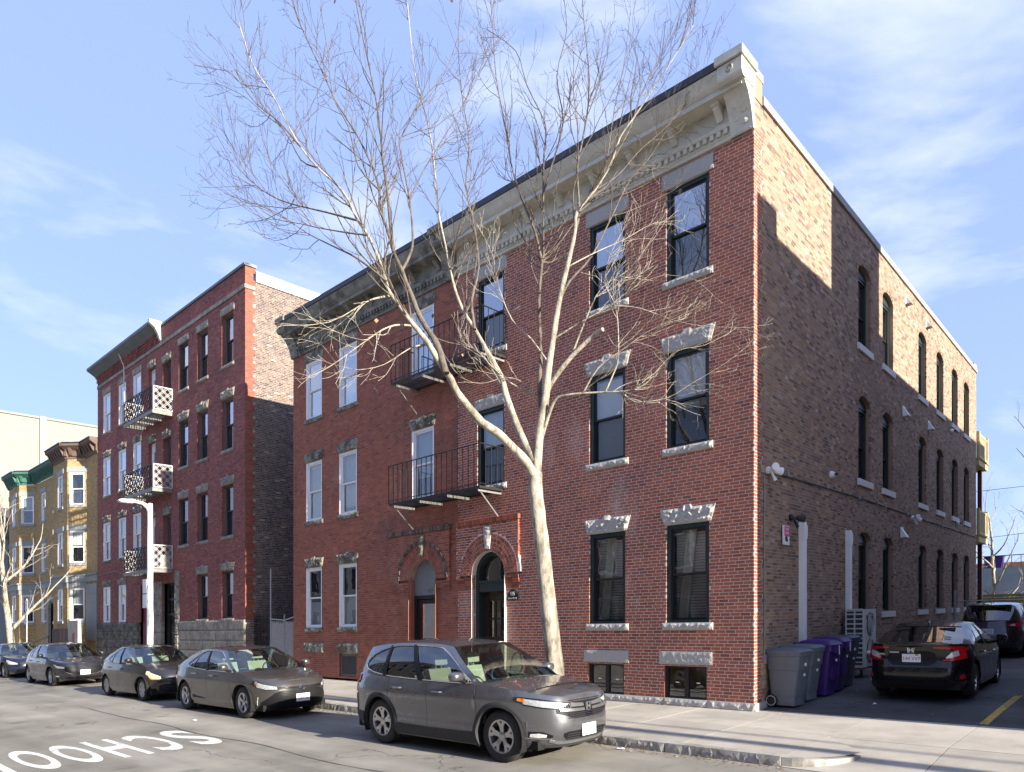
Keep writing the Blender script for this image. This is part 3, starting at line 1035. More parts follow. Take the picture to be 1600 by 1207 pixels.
def facing(fr):
    """the frame with 'right' as a reader sees it (a runs to the reader's left on the street fronts)."""
    m = Matrix(fr.L)
    if fr is FRONT or (fr.d == FRONT.d and fr.o == FRONT.o):
        m.col[0] = -m.col[0]
    return m


pl = thing("house_number_plaque", "small black arched number plaque on the brick right of the arched green door", "house number", FRONT.pt(6.28, 0.012, 2.62))
b = MB()
b.prism([(-0.20, -0.13), (0.20, -0.13), (0.20, 0.02), (0.12, 0.05)] + [(0.12 * math.cos(math.pi * i / 8), 0.05 + 0.09 * math.sin(math.pi * i / 8)) for i in range(1, 8)] + [(-0.12, 0.05), (-0.20, 0.02)], 0, 0.02)
part("plate", b, MT["paint_black"], FRONT, (6.28, 0.012, 2.62), pl)
for s, sz, z, sq in (("185", 0.13, 0.025, 0.8), ("Green Street", 0.065, -0.085, 0.85)):
    link("lettering", lettering(s, sz, facing(FRONT), "paint_white_old", squash=sq), pl, FRONT.pt(6.28, 0.034, 2.62 + z) - pl.location)

# ------------------------------------------------------------------ cornices
plain("carved_cream", (0.54, 0.515, 0.43), 0.55, var=0.1, vs=5, bump=0.9, bs=26)


def cornice(root, ua, ub, z0, mat, carved, edge_mat, left_end, right_end, seed):
    """z0 is the top of the brick. the profile is (outward, up)."""
    prof = [(0, z0 - 0.02), (0.055, z0 - 0.02), (0.055, z0 + 0.05), (0.08, z0 + 0.06), (0.08, z0 + 0.085), (0.06, z0 + 0.09), (0.06, z0 + 0.20),
            (0.12, z0 + 0.205), (0.14, z0 + 0.24), (0.14, z0 + 0.275), (0.09, z0 + 0.285), (0.09, z0 + 0.64), (0.30, z0 + 0.645), (0.47, z0 + 0.65),
            (0.47, z0 + 0.73), (0.45, z0 + 0.735), (0.45, z0 + 0.76), (0.50, z0 + 0.80), (0.55, z0 + 0.88), (0.58, z0 + 0.98), (0.60, z0 + 1.0), (0.60, z0 + 1.05), (0.0, z0 + 1.05)]
    b = MB(); b.sweep(prof, ua, ub)
    part("cornice", b, MT[mat], FRONT, (0, 0, 0), root, smooth=32)
    b = MB(); b.box(ua - 0.03, ub + 0.03, -0.05, 0.63, z0 + 1.054, z0 + 1.20)
    part("roof_edge", b, MT[edge_mat], FRONT, (0, 0, 0), root)
    b = MB()
    n = int((ub - ua - 0.9) / 0.145)
    for i in range(n):
        a = ua + 0.45 + i * (ub - ua - 0.9) / n
        b.box(a, a + 0.075, 0.058, 0.125, z0 + 0.10, z0 + 0.195)
    part("dentils", b, MT[mat], FRONT, (0, 0, 0), root)
    b = MB(); b.prism([(0.09, 0.30), (0.36, 0.56), (0.42, 0.56), (0.42, 0.645), (0.09, 0.645)], -0.085, 0.085)
    b.v = [(y, x, z) for x, y, z in b.v]
    b2 = MB(); b2.prism([(0.09, 0.30), (0.14, 0.30), (0.20, 0.38), (0.31, 0.47), (0.36, 0.50), (0.385, 0.56), (0.09, 0.56)], -0.07, 0.07)
    b2.v = [(y, x, z) for x, y, z in b2.v]
    n0 = len(b.v); b.v += b2.v; b.f += [tuple(i + n0 for i in q) for q in b2.f]; b.m += b2.m; b.t += b2.t
    b.box(-0.10, 0.10, 0.085, 0.44, 0.575, 0.646)
    b.v = [(x * 0.85, 0.09 + (y - 0.09) * 0.78, 0.646 + (z - 0.646) * 0.82) for x, y, z in b.v]
    me = b.mesh("bracket", MT[mat], FRONT.L)
    k = int((ub - ua - 1.2) / 0.98)
    for i in range(k + 1):
        place("bracket", me, FRONT, (ua + 0.6 + (ub - ua - 1.2) * i / k, 0, z0), root)
    for a in ([ua - 0.06] if right_end else []) + ([ub - 0.40] if left_end else []):
        c = MB()
        w = 0.46
        c.prism([(0, -0.02), (0.07, -0.02), (0.10, 0.12), (0.16, 0.32), (0.30, 0.56), (0.44, 0.68), (0.47, 0.72), (0, 0.72)], 0, w)
        c.v = [(y, x, z) for x, y, z in c.v]
        cons = part("console", c, MT[carved], FRONT, (a, 0, z0), root)
        c = MB()
        c.prism([(0, 0.72), (0.55, 0.72), (0.60, 0.76), (0.62, 0.80), (0.62, 1.06), (0, 1.06)], -0.015, w + 0.015)
        c.v = [(y, x, z) for x, y, z in c.v]
        c.box(-0.05, w + 0.05, -0.02, 0.68, 1.062, 1.22)
        part("console_block", c, MT[mat], FRONT, (a, 0, z0), root, cons)
        c = MB()
        for r_ in range(3):
            c.lathe([(0.025, 0), (0.06, 0.018), (0.085, 0.0)], 10, 'y', c=(w / 2, 0.62, 0.93))
        for q in range(4):
            c.box(w * (0.12 + 0.2 * q), w * (0.12 + 0.2 * q) + 0.05, 0.0, 0.085, 0.0, 0.10)
        for q in range(5):
            zz = 0.18 + q * 0.10
            yy = 0.115 + 0.55 * max(0, (zz - 0.2)) ** 1.25
            c.lathe([(0.0, 0.03), (0.05, 0.012), (0.075, 0.0)], 7, 'y', c=(w * (0.32 + 0.36 * (q % 2)), yy, zz))
        part("ornament", c, MT[mat], FRONT, (a, 0, z0), root, cons)


plain("carved_old", (0.25, 0.245, 0.205), 0.8, var=0.3, vs=4, bump=0.9, bs=24, dirt=((0.08, 0.075, 0.06), 3.0, 0.46, 0.9))
cornice(house, 0.04, HALF - 0.03, 11.37, "paint_cream", "carved_cream", "roof_edge", False, True, 5)
cornice(old, HALF + 0.06, 16.80, 11.37, "paint_weathered", "carved_old", "roof_edge", True, True, 6)
# end of the cornice against the side wall, coping of the side wall
b = MB()
b.box(-0.64, 0.40, -0.03, 0.02, 12.42, 12.58)
b.box(-0.02, 0.36, -0.02, 0.012, 11.98, 12.42, 1)
part("cornice_return", b, [MT["coping_grey"], MT["brick_brown_mixed"]], SIDE, (0, 0, 0), house)
b = MB(); b.box(0.36, 22.66, -0.35, 0.045, 11.985, 12.16)
part("coping", b, MT["coping_grey"], SIDE, (0, 0, 0), house)
b = MB(); b.box(22.0, 22.6, -0.4, 0.03, 12.165, 12.30)
part("coping_end", b, MT["coping_grey"], SIDE, (0, 0, 0), house)

# ------------------------------------------------------------------ the old half
op = opens(LC, {(0, 0)}) + [(9.17, 10.33, 0.0, 3.20, 0.59), (13.02, 13.98, 0.26, 1.0, 0)]


def old_tone(B, rng):
    return np.clip(rng.normal(0.5, 0.23, len(B)), 0, 1)


brick_wall(old, FRONT, HALF, 16.82, 0.20, 11.40, op, "brick_red_old", "mortar_old", 31, tone=old_tone, joint=0.009)
OB = {(0, 1): ("dim", 0, 0.5), (0, 2): ("dim", 0.02, 0.42), (1, 0): ("dim", 0.3, 1), (1, 1): ("dim", 0.1, 1), (1, 2): ("dim", 0.02, 1), (2, 0): ("dim", 0.0, 0.5), (2, 1): ("shade", 0, 0.5), (2, 2): ("dim", 0, 0.5)}
for i, (z, h) in enumerate(ROWS):
    for j, (c, w) in enumerate(LC):
        if (i, j) == (0, 0):
            continue
        sd += 1
        window(old, FRONT, c, z, w, h, "white", brick="brick_red_old", blind=OB.get((i, j), ("none", 0, 0)), mirror=(i == 2))
        stone(old, FRONT, "sill", c, z - 0.15, w + 0.17, 0.148, "granite_old", proud=0.05, seed=sd, amp=0.02)
        if i == 2:
            stone(old, FRONT, "lintel", c, z + h, w + 0.16, 0.32, "granite_old", proud=0.03, seed=sd + 60, amp=0.02)
        else:
            stone(old, FRONT, "lintel", c, z + h, w + 0.06, 0.32, "granite_old", flare=0.09, key=(0.22, 0.06), proud=0.04, seed=sd + 60, amp=0.05)
for c in (13.5, 15.5):
    stone(old, FRONT, "lintel", c, 1.0, 1.2, 0.34, "granite_old", proud=0.03, seed=400 + int(c), amp=0.03)
b = MB(); b.box(-0.47, 0.47, -0.14, -0.06, 0, 0.72); b.box(-0.40, 0.40, -0.06, -0.055, 0.07, 0.65, 1)
part("cellar_hatch", b, [MT["paint_taupe"], MT["screen_dark"]], FRONT, (13.5, 0, 0.27), old)
entry(old, 9.75, HALF + 0.29, 11.2, "brick_red_old", "mortar_old", False, 41)


def door_left(root, c):
    r, sp = 0.58, 3.20
    N = 14
    b = MB()
    for s in (-1, 1):
        b.quad((s * (r + .012), 0.08, 0.3), (s * (r + .012), -0.3, 0.3), (s * (r + .012), -0.3, sp), (s * (r + .012), 0.08, sp), 1)
        b.box(min(s * r, s * (r - 0.10)), max(s * r, s * (r - 0.10)), -0.26, -0.14, 0.3, 2.74)
    b.box(-r + .1, r - .1, -0.26, -0.14, 2.64, 2.74)
    fr_ = part("door_frame", b, [MT["paint_black"], MT["brick_red_old"]], FRONT, (c, 0, 0), root)
    P = [(r * math.cos(math.pi * i / N), sp + r * math.sin(math.pi * i / N)) for i in range(N + 1)]
    b = MB(); b.prism([(-r, 2.745), (r, 2.745)] + P, -0.22, -0.16)
    part("transom_panel", b, MT["paint_grey_panel"], FRONT, (c, 0, 0), root, fr_)
    link("lettering", lettering("187", 0.16, facing(FRONT), "paint_taupe"), fr_, FRONT.pt(c - 0.1, -0.155, 2.86) - FRONT.pt(c, 0, 0))
    b = MB(); b.box(-r + .1, -r + .2, -0.24, -0.19, 0.3, 2.62); b.box(r - .2, r - .1, -0.24, -0.19, 0.3, 2.62); b.box(-r + .2, r - .2, -0.24, -0.19, 2.5, 2.62); b.box(-r + .2, r - .2, -0.24, -0.19, 0.3, 0.55)
    d = part("door", b, MT["paint_black"], FRONT, (c, 0, 0), root)
    b = MB(); b.quad((-r + .2, -0.215, .55), (r - .2, -0.215, .55), (r - .2, -0.215, 2.5), (-r + .2, -0.215, 2.5))
    part("pane", b, MT["window_glass_mirror"], FRONT, (c, 0, 0), root, d)
    b = MB(); b.box(-r, r, -1.2, -0.28, 0.2, 3.9, skip="k")
    part("hallway", b, MT["room_dark"], FRONT, (c, 0, 0), root)
    b = MB(); b.box(-r - 0.1, r + 0.1, -0.4, 0.30, 0.12, 0.30)
    part("step", b, MT["granite_old"], FRONT, (c, 0, 0), root)


door_left(old, 9.75)


# ------------------------------------------------------------------ fire escapes
def fire_escape(ua, ub, zf, label, stair):
    t = thing("fire_escape", label, "fire escape", FRONT.pt(ua, 0, zf), "iron fire escapes on the brick fronts")
    P = 0.86
    H = 1.05
    def add(name, mb, mat="iron_black"):
        return part(name, mb, MT[mat], FRONT, (0, 0, 0), t)
    b = MB(); b.box(ua, ub, P - 0.012, P, zf - 0.06, zf); b.box(ua, ub, 0.02, 0.032, zf - 0.06, zf); b.box(ua, ua + 0.012, 0.032, P - .012, zf - 0.06, zf); b.box(ub - 0.012, ub, 0.032, P - .012, zf - 0.06, zf)
    add("platform_frame", b)
    n = 17
    me = None
    for i in range(n):
        o = 0.05 + (P - 0.1) * i / (n - 1)
        if me is None:
            q = MB(); q.box(ua + 0.014, ub - 0.014, -0.012, 0.012, -0.006, 0.0); me = q.mesh("slat", MT["iron_black"], FRONT.L)
        place("slat", me, FRONT, (0, o, zf - 0.008), t)
    for k in range(4):
        a = ua + 0.12 + (ub - ua - 0.24) * k / 3
        q = MB(); q.box(a - 0.05, a + 0.05, 0.0, P - 0.02, zf - 0.075, zf - 0.064); q.box(a - 0.05, a - 0.04, 0.0, P - 0.02, zf - 0.13, zf - 0.075)
        add("bearer", q, "iron_pale")
    for a in (ua + 0.12, ub - 0.12):
        q = MB(); q.tube([(a, 0.01, zf - 0.75), (a, P - 0.12, zf - 0.10)], 0.022, 6); add("brace", q, "iron_pale")
    for (p, q_) in (((ua, P), (ub, P)), ((ua, 0.03), (ua, P)), ((ub, 0.03), (ub, P))):
        q = MB()
        q.tube([(p[0], p[1], zf + H), (q_[0], q_[1], zf + H)], 0.016, 6)
        q.tube([(p[0], p[1], zf + 0.06), (q_[0], q_[1], zf + 0.06)], 0.011, 6)
        add("rail", q)
        L = abs(q_[0] - p[0]) + abs(q_[1] - p[1])
        k = int(round(L / 0.205))
        for i in range(k + 1):
            f = i / k
            a, o = p[0] + (q_[0] - p[0]) * f, p[1] + (q_[1] - p[1]) * f
            q2 = MB(); q2.box(-0.008, 0.008, -0.008, 0.008, 0.0, H)
            if "bal" not in _WC:
                _WC["bal"] = q2.mesh("baluster", MT["iron_black"], FRONT.L)
            place("baluster", _WC["bal"], FRONT, (a, o, zf), t)
    if stair:
        pass
    return t


fire_escape(6.62, 10.25, 5.34, "black iron fire escape at the second floor above the two arched doors", False)
fire_escape(6.52, 10.15, 8.72, "black iron fire escape at the third floor behind the tree limbs", False)

# ------------------------------------------------------------------ fixtures on the brown side wall
def fixture(name, label, cat, v, z, group=None):
    return thing(name, label, cat, SIDE.pt(v, 0, z), group)


t = fixture("conduit_pipe", "thin dark conduit running the length of the brown side wall", "conduit", 0.73, 4.84)
b = MB(); b.tube([(0.75, 0.025, 4.84), (6.4, 0.025, 4.93), (22.4, 0.025, 4.93)], 0.016, 6)
part("pipe", b, MT["iron_black"], SIDE, (0, 0, 0), t)
for i in range(9):
    b = MB(); b.box(1.6 + i * 2.4, 1.64 + i * 2.4, 0.0, 0.045, 4.885, 4.955)
    part("clip", b, MT["galvanised"], SIDE, (0, 0, 0), t)
t = fixture("conduit_pipe", "pale vertical conduit at the front edge of the brown side wall", "conduit", 0.45, 1.1)
b = MB(); b.tube([(0.45, 0.02, 4.72), (0.45, 0.02, 1.2)], 0.012, 6)
part("pipe", b, MT["galvanised"], SIDE, (0, 0, 0), t)
b = MB(); b.box(0.41, 0.49, 0.0, 0.06, 1.02, 1.2)
part("outlet_box", b, MT["galvanised"], SIDE, (0, 0, 0), t)


def flood(v, z, label, mat, heads):
    t = fixture("floodlight", label, "floodlight", v, z)
    b = MB(); b.lathe([(0, 0), (0.07, 0), (0.07, 0.05), (0.05, 0.07), (0, 0.07)], 14, 'y')
    part("mount", b, MT[mat], SIDE, (v, 0, z), t, smooth=40)
    for (dv, do, dz, sz) in heads:
        b = MB()
        q = Vector((dv, do, dz)).normalized()
        p0 = Vector((0, 0.06, 0)); p1 = p0 + q * 0.09; p2 = p1 + q * sz
        b.tube([p0, p1], 0.02, 8); b.tube([p1, p1 + q * sz * 0.3, p2], [0.045, 0.065, 0.082], 14)
        part("lamp_head", b, MT[mat], SIDE, (v, 0, z), t, smooth=50)
    b = MB(); b.tube([(0.02, 0.08, -0.04), (0.03, 0.13, -0.16), (0.05, 0.15, -0.22)], [0.025, 0.03, 0.035], 8)
    part("sensor", b, MT[mat], SIDE, (v, 0, z), t, smooth=50)


flood(0.62, 4.86, "white twin-head floodlight high at the street corner of the brown wall", "paint_white", [(0.75, 0.55, -0.1, 0.17), (-0.5, 0.7, 0.1, 0.12)])
flood(11.75, 4.86, "white floodlight midway along the brown side wall, on the conduit", "paint_white", [(0.6, 0.6, -0.35, 0.16), (-0.5, 0.6, 0.0, 0.14)])
flood(1.80, 4.02, "black floodlight above the pink and white notice", "paint_black", [(0.6, 0.7, -0.15, 0.16)])


def vent(v, z, label):
    t = fixture("wall_vent", label, "vent hood", v, z, "triangular vent hoods")
    b = MB()
    b.poly([(-0.13, 0, 0.18), (0.13, 0, 0.18), (0.13, 0.17, -0.12), (-0.13, 0.17, -0.12)])
    b.poly([(-0.13, 0, 0.18), (-0.13, 0.17, -0.12), (-0.13, 0, -0.12)]); b.poly([(0.13, 0, 0.18), (0.13, 0.17, -0.12), (0.13, 0, -0.12)])
    part("hood", b, MT["paint_white"], SIDE, (v, 0, z), t)
    b = MB(); b.box(-0.15, 0.15, 0.0, 0.012, -0.14, 0.2)
    part("flange", b, MT["paint_white"], SIDE, (v, 0, z), t)


vent(10.9, 8.0, "triangular vent hood below the second top-floor arched window of the side wall")
vent(14.1, 8.15, "triangular vent hood below the third top-floor arched window of the side wall")
vent(10.65, 4.28, "lowest triangular vent hood, just right of the second ground-floor arched window")
vent(11.2, 11.52, "sunlit triangular vent hood nearest the street under the side coping")
vent(13.8, 11.54, "sunlit triangular vent hood farther back under the side coping")
for v, z, lb in ((4.33, 5.25, "small round cap on the brown wall above the tall white pipes"), (17.6, 8.62, "small round cap high near the rear of the brown wall"), (18.64, 5.23, "small round cap low near the rear of the brown wall")):
    t = fixture("vent_hood", lb, "vent cap", v, z)
    b = MB(); b.lathe([(0, 0), (0.09, 0), (0.09, 0.03), (0.06, 0.09), (0, 0.1)], 14, 'y')
    part("cap", b, MT["paint_white"], SIDE, (v, 0, z), t, smooth=40)
    b = MB(); b.lathe([(0, 0.1), (0.03, 0.1), (0.03, 0.16), (0, 0.16)], 10, 'y')
    part("nozzle", b, MT["screen_dark"], SIDE, (v, 0, z), t)
# pink and white notice
plain("sign_pink", (0.75, 0.06, 0.25), 0.5, var=0.05)
plain("sign_white", (0.78, 0.78, 0.78), 0.5, var=0.03)
plain("print_red", (0.45, 0.035, 0.03), 0.5, var=0.05)
plain("print_black", (0.02, 0.02, 0.02), 0.5, var=0.05)
t = fixture("parking_notice", "small pink and white notice on the brown wall left of the tall white pipe", "sign", 1.48, 3.45)
b = MB(); b.box(-0.17, 0.17, 0.035, 0.05, 0, 0.40)
part("panel", b, MT["sign_white"], SIDE, (1.48, 0, 3.42), t)
b = MB(); b.box(-0.10, 0.17, 0.05, 0.053, 0.18, 0.385)
part("pink_field", b, MT["sign_pink"], SIDE, (1.48, 0, 3.42), t)
b = MB(); b.lathe([(0, 0.05), (0.065, 0.05), (0.065, 0.053), (0, 0.053)], 16, 'y', c=(0, 0.0, 0.13)); b.box(0.0, 0.08, 0.05, 0.0535, 0.07, 0.12)
part("emblem", b, MT["print_black"], SIDE, (1.48, 0, 3.42), t)
for k, s in enumerate(("TOW", "ZONE")):
    link("lettering", lettering(s, 0.07, SIDE.L, "sign_white", 0.001), t, SIDE.pt(1.51, 0.0545, 3.745 - 0.08 * k) - t.location)
# white plastic pipes
for v, zt, zb, lb in ((2.40, 3.96, 0.3, "tall white plastic pipe on the brown wall behind the purple bins"), (5.50, 4.00, 2.0, "white plastic pipe on the brown wall rising above the outdoor cooling unit")):
    t = fixture("white_pipe", lb, "pipe", v, zb, "white plastic pipes on the side wall")
    b = MB(); b.box(v - 0.10, v + 0.10, 0.0, 0.10, zb, zt - 0.32); b.box(v - 0.11, v + 0.11, 0.0, 0.112, zt - 0.36, zt - 0.30)
    part("cover", b, MT["paint_white"], SIDE, (0, 0, 0), t)
    b = MB(); b.prism([(-0.112, -0.30), (0.112, -0.30), (0.112, -0.10), (0.02, 0.0), (-0.112, 0.0)], 0.0, 0.118)
    part("end_cap", b, MT["paint_white"], SIDE, (v, 0, zt), t)
# ------------------------------------------------------------------ ground, road, pavement
def asphalt(name, c, patch, crack=True, rough=0.88):
    k = NT(name)
    g = k.ramp(k.noise(190.0, 3.0, 0.75), [(0.28, tuple(x * 0.55 for x in c)), (0.5, c), (0.74, tuple(min(1, x * 1.6) for x in c))])
    big = k.ramp(k.noise(0.55, 6.0, 0.62), [(0.35, 0.80), (0.65, 1.22)])
    col = k.mix(1.0, g, big, 'MULTIPLY')
    f = k.ramp(k.noise(1.3, 7.0, 0.7), [(0.60, 0.0), (0.68, 0.55)])
    col = k.mix(f, col, patch)
    m1 = k.n("ShaderNodeMapping"); m1.inputs["Rotation"].default_value = (0, 0, R(-137.5)); k.l(k.pos, m1.inputs["Vector"])
    lane = k.ramp(k.noise(0.9, 6.0, 0.62, vec=m1.outputs[0], stretch=(0.05, 1.0, 1.0)), [(0.36, 0.80), (0.64, 1.16)])
    col = k.mix(1.0, col, lane, 'MULTIPLY')
    vs = k.n("ShaderNodeTexVoronoi"); vs.inputs["Scale"].default_value = 0.75; k.l(k.pos, vs.inputs["Vector"])
    spot = k.mix(1.0, k.ramp(vs.outputs["Distance"], [(0.10, 0.75), (0.20, 0.0)]), k.ramp(k.noise(2.6, 4.0), [(0.44, 0.0), (0.60, 1.0)]), 'MULTIPLY')
    col = k.mix(spot, col, tuple(x * 0.4 for x in c))
    if crack:
        v = k.n("ShaderNodeTexVoronoi", feature='DISTANCE_TO_EDGE')
        v.inputs["Scale"].default_value = 0.42
        wv = k.n("ShaderNodeVectorMath", operation='ADD')
        ns = k.n("ShaderNodeTexNoise"); ns.inputs["Scale"].default_value = 1.6; ns.inputs["Detail"].default_value = 6
        k.l(k.pos, ns.inputs["Vector"]); k.l(k.pos, wv.inputs[0]); k.l(ns.outputs["Color"], wv.inputs[1])
        k.l(wv.outputs[0], v.inputs["Vector"])
        cf = k.ramp(v.outputs["Distance"], [(0.0, 0.75), (0.008, 0.0)])
        m = k.ramp(k.noise(0.35, 2.0), [(0.50, 0.0), (0.56, 1.0)])
        cf = k.mix(1.0, cf, m, 'MULTIPLY')
        col = k.mix(cf, col, (0.03, 0.028, 0.026))
    k.set(col, rough, 0, 0.25)
    k.bump(k.noise(210.0, 3.0, 0.7), 0.5, 0.006)
    return k.mat


asphalt("road_asphalt", (0.245, 0.228, 0.192), (0.18, 0.168, 0.142))
asphalt("lot_asphalt", (0.085, 0.085, 0.085), (0.045, 0.045, 0.046))
asphalt("far_ground", (0.11, 0.105, 0.095), (0.08, 0.075, 0.065), crack=False)


def concrete(name, c):
    k = NT(name)
    g = k.ramp(k.noise(120.0, 4.0, 0.75), [(0.3, tuple(x * 0.78 for x in c)), (0.7, tuple(min(1, x * 1.16) for x in c))])
    big = k.ramp(k.noise(0.9, 7.0, 0.66), [(0.36, 0.80), (0.66, 1.12)])
    at = k.n("ShaderNodeObjectInfo")
    per = k.ramp(at.outputs["Random"], [(0.0, 0.90), (1.0, 1.06)])
    col = k.mix(1.0, k.mix(1.0, g, big, 'MULTIPLY'), per, 'MULTIPLY')
    f = k.ramp(k.noise(5.0, 6.0, 0.7), [(0.66, 0.0), (0.72, 0.45)])
    col = k.mix(f, col, tuple(x * 0.5 for x in c))
    k.set(col, 0.9, 0, 0.25)
    k.bump(k.noise(150.0, 4.0, 0.7), 0.3, 0.004)
    return k.mat


concrete("pavement_concrete", (0.42, 0.385, 0.325))

b = MB(); b.quad((-400, -400, -0.06), (1500, -400, -0.06), (1500, 1500, -0.06), (-400, 1500, -0.06))
structure("ground", b, MT["far_ground"])
b = MB(); b.quad((-60, -15.5, 0), (160, -15.5, 0), (160, -3.80, 0), (-60, -3.80, 0))
structure("road", b, MT["road_asphalt"])
b = MB(); b.box(-30, 160, -22, -15.5, -0.05, 0.13)
structure("opposite_pavement", b, MT["pavement_concrete"])

# pavement in concrete slabs, granite kerb stones
b = MB(); b.quad((-2.0, -3.74, 0.1265), (140, -3.74, 0.1265), (140, 0.6, 0.1265), (-2.0, 0.6, 0.1265)); b.quad((-30, -1.95, 0.1265), (-2.0, -1.95, 0.1265), (-2.0, 0.34, 0.1265), (-30, 0.34, 0.1265))
pv = structure("pavement", b, plain("joint_dirt", (0.07, 0.062, 0.052), 0.95))
rng = random.Random(4)


def slab(u0, u1, v0, v1, zf=None):
    q = MB()
    g = 0.006
    z = lambda u, v: (zf(u, v) if zf else 0.13) 
    dz = rng.uniform(-0.0008, 0.0008)
    P = [(u0 + g, v0 + g), (u1 - g, v0 + g), (u1 - g, v1 - g), (u0 + g, v1 - g)]
    top = [tuple(W(u, v, z(u, v) + dz)) for u, v in P]
    bot = [tuple(W(u, v, z(u, v) - 0.06)) for u, v in P]
    q.quad(*top)
    for i in range(4):
        j = (i + 1) % 4
        q.quad(top[i], top[j], bot[j], bot[i])
    me = q.mesh("paving_slab", MT["pavement_concrete"])
    link("paving_slab", me, pv)


us = [-3.62 + 1.56 * k for k in range(-5, 32)]
for k, u in enumerate(us):
    u1 = u + 1.56
    bay = (0.6 if u > -0.6 else 0.33)
    if u1 < -2.0:
        slab(u, u1, -2.0, bay)
        slab(u, u1, -3.90, -2.0, lambda uu, v: 0.012 + 0.118 * (v + 3.90) / 1.90)
    elif u < -1.9 and u1 > -2.1:
        slab(u, u1, -1.85, bay)
        slab(u, u1, -3.70, -1.85)
    else:
        slab(u, u1, -1.85, bay)
        slab(u, u1, -3.70, -1.85)
b = MB(); b.quad((us[-1] + 1.56, -3.7, 0.13), (150, -3.7, 0.13), (150, 0.6, 0.13), (us[-1] + 1.56, 0.6, 0.13))
structure("far_pavement", b, MT["pavement_concrete"])
u = -2.06
k = 0
krng = random.Random(9)
while u < 60:
    ln = (1.75, 2.1, 2.4, 1.9, 2.2)[k % 5]
    m = rough_block(ln - 0.016, 0.20, 0.15, 0.016, 0, None, 700 + k, cell=0.055, amp=0.014)
    me = m.mesh("kerb_stone", MT["granite_kerb"], FRONT.L)
    ks = link("kerb_stone", me, pv, FRONT.pt(u + ln / 2, 3.86, -0.06 + krng.uniform(-0.004, 0.006)))
    q = MB(); q.box(-ln / 2 + 0.008, ln / 2 - 0.008, -0.15, 0.004, 0.18, 0.201)
    link("kerb_top", q.mesh("kerb_top", MT["granite_kerb"], FRONT.L), ks)
    u += ln; k += 1
# the kerb turns in and dies away at the driveway
q = MB()
pts = []
for i in range(9):
    t = i / 8
    a = t * R(80)
    cu, cv = -2.06, -2.86
    pts.append((cu - 1.0 * math.sin(a) * 0.75, cv - 1.0 * math.cos(a), 0.135 * (1 - t * 0.25)))
for i in range(8):
    (ua, va, za), (ub, vb, zb) = pts[i], pts[i + 1]
    ia, ib = (-2.06 + (ua + 2.06) * 0.78, -2.86 + (va + 2.86) * 0.80), (-2.06 + (ub + 2.06) * 0.78, -2.86 + (vb + 2.86) * 0.80)
    q.quad(tuple(W(ua, va, 0)), tuple(W(ub, vb, 0)), tuple(W(ub, vb, zb)), tuple(W(ua, va, za)))
    q.quad(tuple(W(ua, va, za)), tuple(W(ub, vb, zb)), tuple(W(ib[0], ib[1], zb + .004)), tuple(W(ia[0], ia[1], za + .004)))
link("kerb_stone", q.mesh("kerb_stone", MT["granite_kerb"]), pv)
q = MB()
q.poly([tuple(W(p[0] * 1.0 + 0.02, p[1] + 0.1, 0.128)) for p in pts] + [tuple(W(-2.06, -2.0, 0.129))])
link("paving_slab", q.mesh("paving_slab", MT["pavement_concrete"]), pv)

# parking lot
b = MB()
prof = [(0.30, 0.137), (1.2, 0.205), (2.2, 0.27), (3.4, 0.335), (6.0, 0.38), (12, 0.44), (24, 0.58), (46, 0.8)]
for (v0, z0), (v1, z1) in zip(prof[:-1], prof[1:]):
    b.quad((-30, v0, z0), (0.02, v0, z0), (0.02, v1, z1), (-30, v1, z1))
b.quad((-30, 22.7, 0.57), (22, 22.7, 0.57), (22, 46, 0.8), (-30, 46, 0.8))
structure("parking_lot", b, MT["lot_asphalt"], smooth=40)


def lot_z(v):
    for (v0, z0), (v1, z1) in zip(prof[:-1], prof[1:]):
        if v <= v1:
            return z0 + (z1 - z0) * max(0, (v - v0)) / (v1 - v0)
    return 0.8


k = NT("line_yellow")
col = k.mix(k.ramp(k.noise(9.0, 7.0, 0.75), [(0.40, 0.0), (0.62, 0.75)]), (0.52, 0.34, 0.04), (0.12, 0.10, 0.07))
k.set(col, 0.8)
k = NT("line_white")
col = k.mix(k.ramp(k.noise(7.0, 8.0, 0.78), [(0.50, 0.0), (0.64, 0.8)]), (0.72, 0.72, 0.68), (0.20, 0.19, 0.17))
k.set(col, 0.75)
for uL, sk in ((-3.66, -0.045), (-6.5, -0.045)):
    b = MB()
    vs = [0.36, 0.9, 1.8, 3.0, 4.5, 5.6]
    for v0, v1 in zip(vs[:-1], vs[1:]):
        f0, f1 = uL + sk * (v0 - 0.3), uL + sk * (v1 - 0.3)
        b.quad((f0 - 0.06, v0, lot_z(v0) + 0.005), (f0 + 0.06, v0, lot_z(v0) + 0.005), (f1 + 0.06, v1, lot_z(v1) + 0.005), (f1 - 0.06, v1, lot_z(v1) + 0.005))
    structure("parking_line", b, MT["line_yellow"])

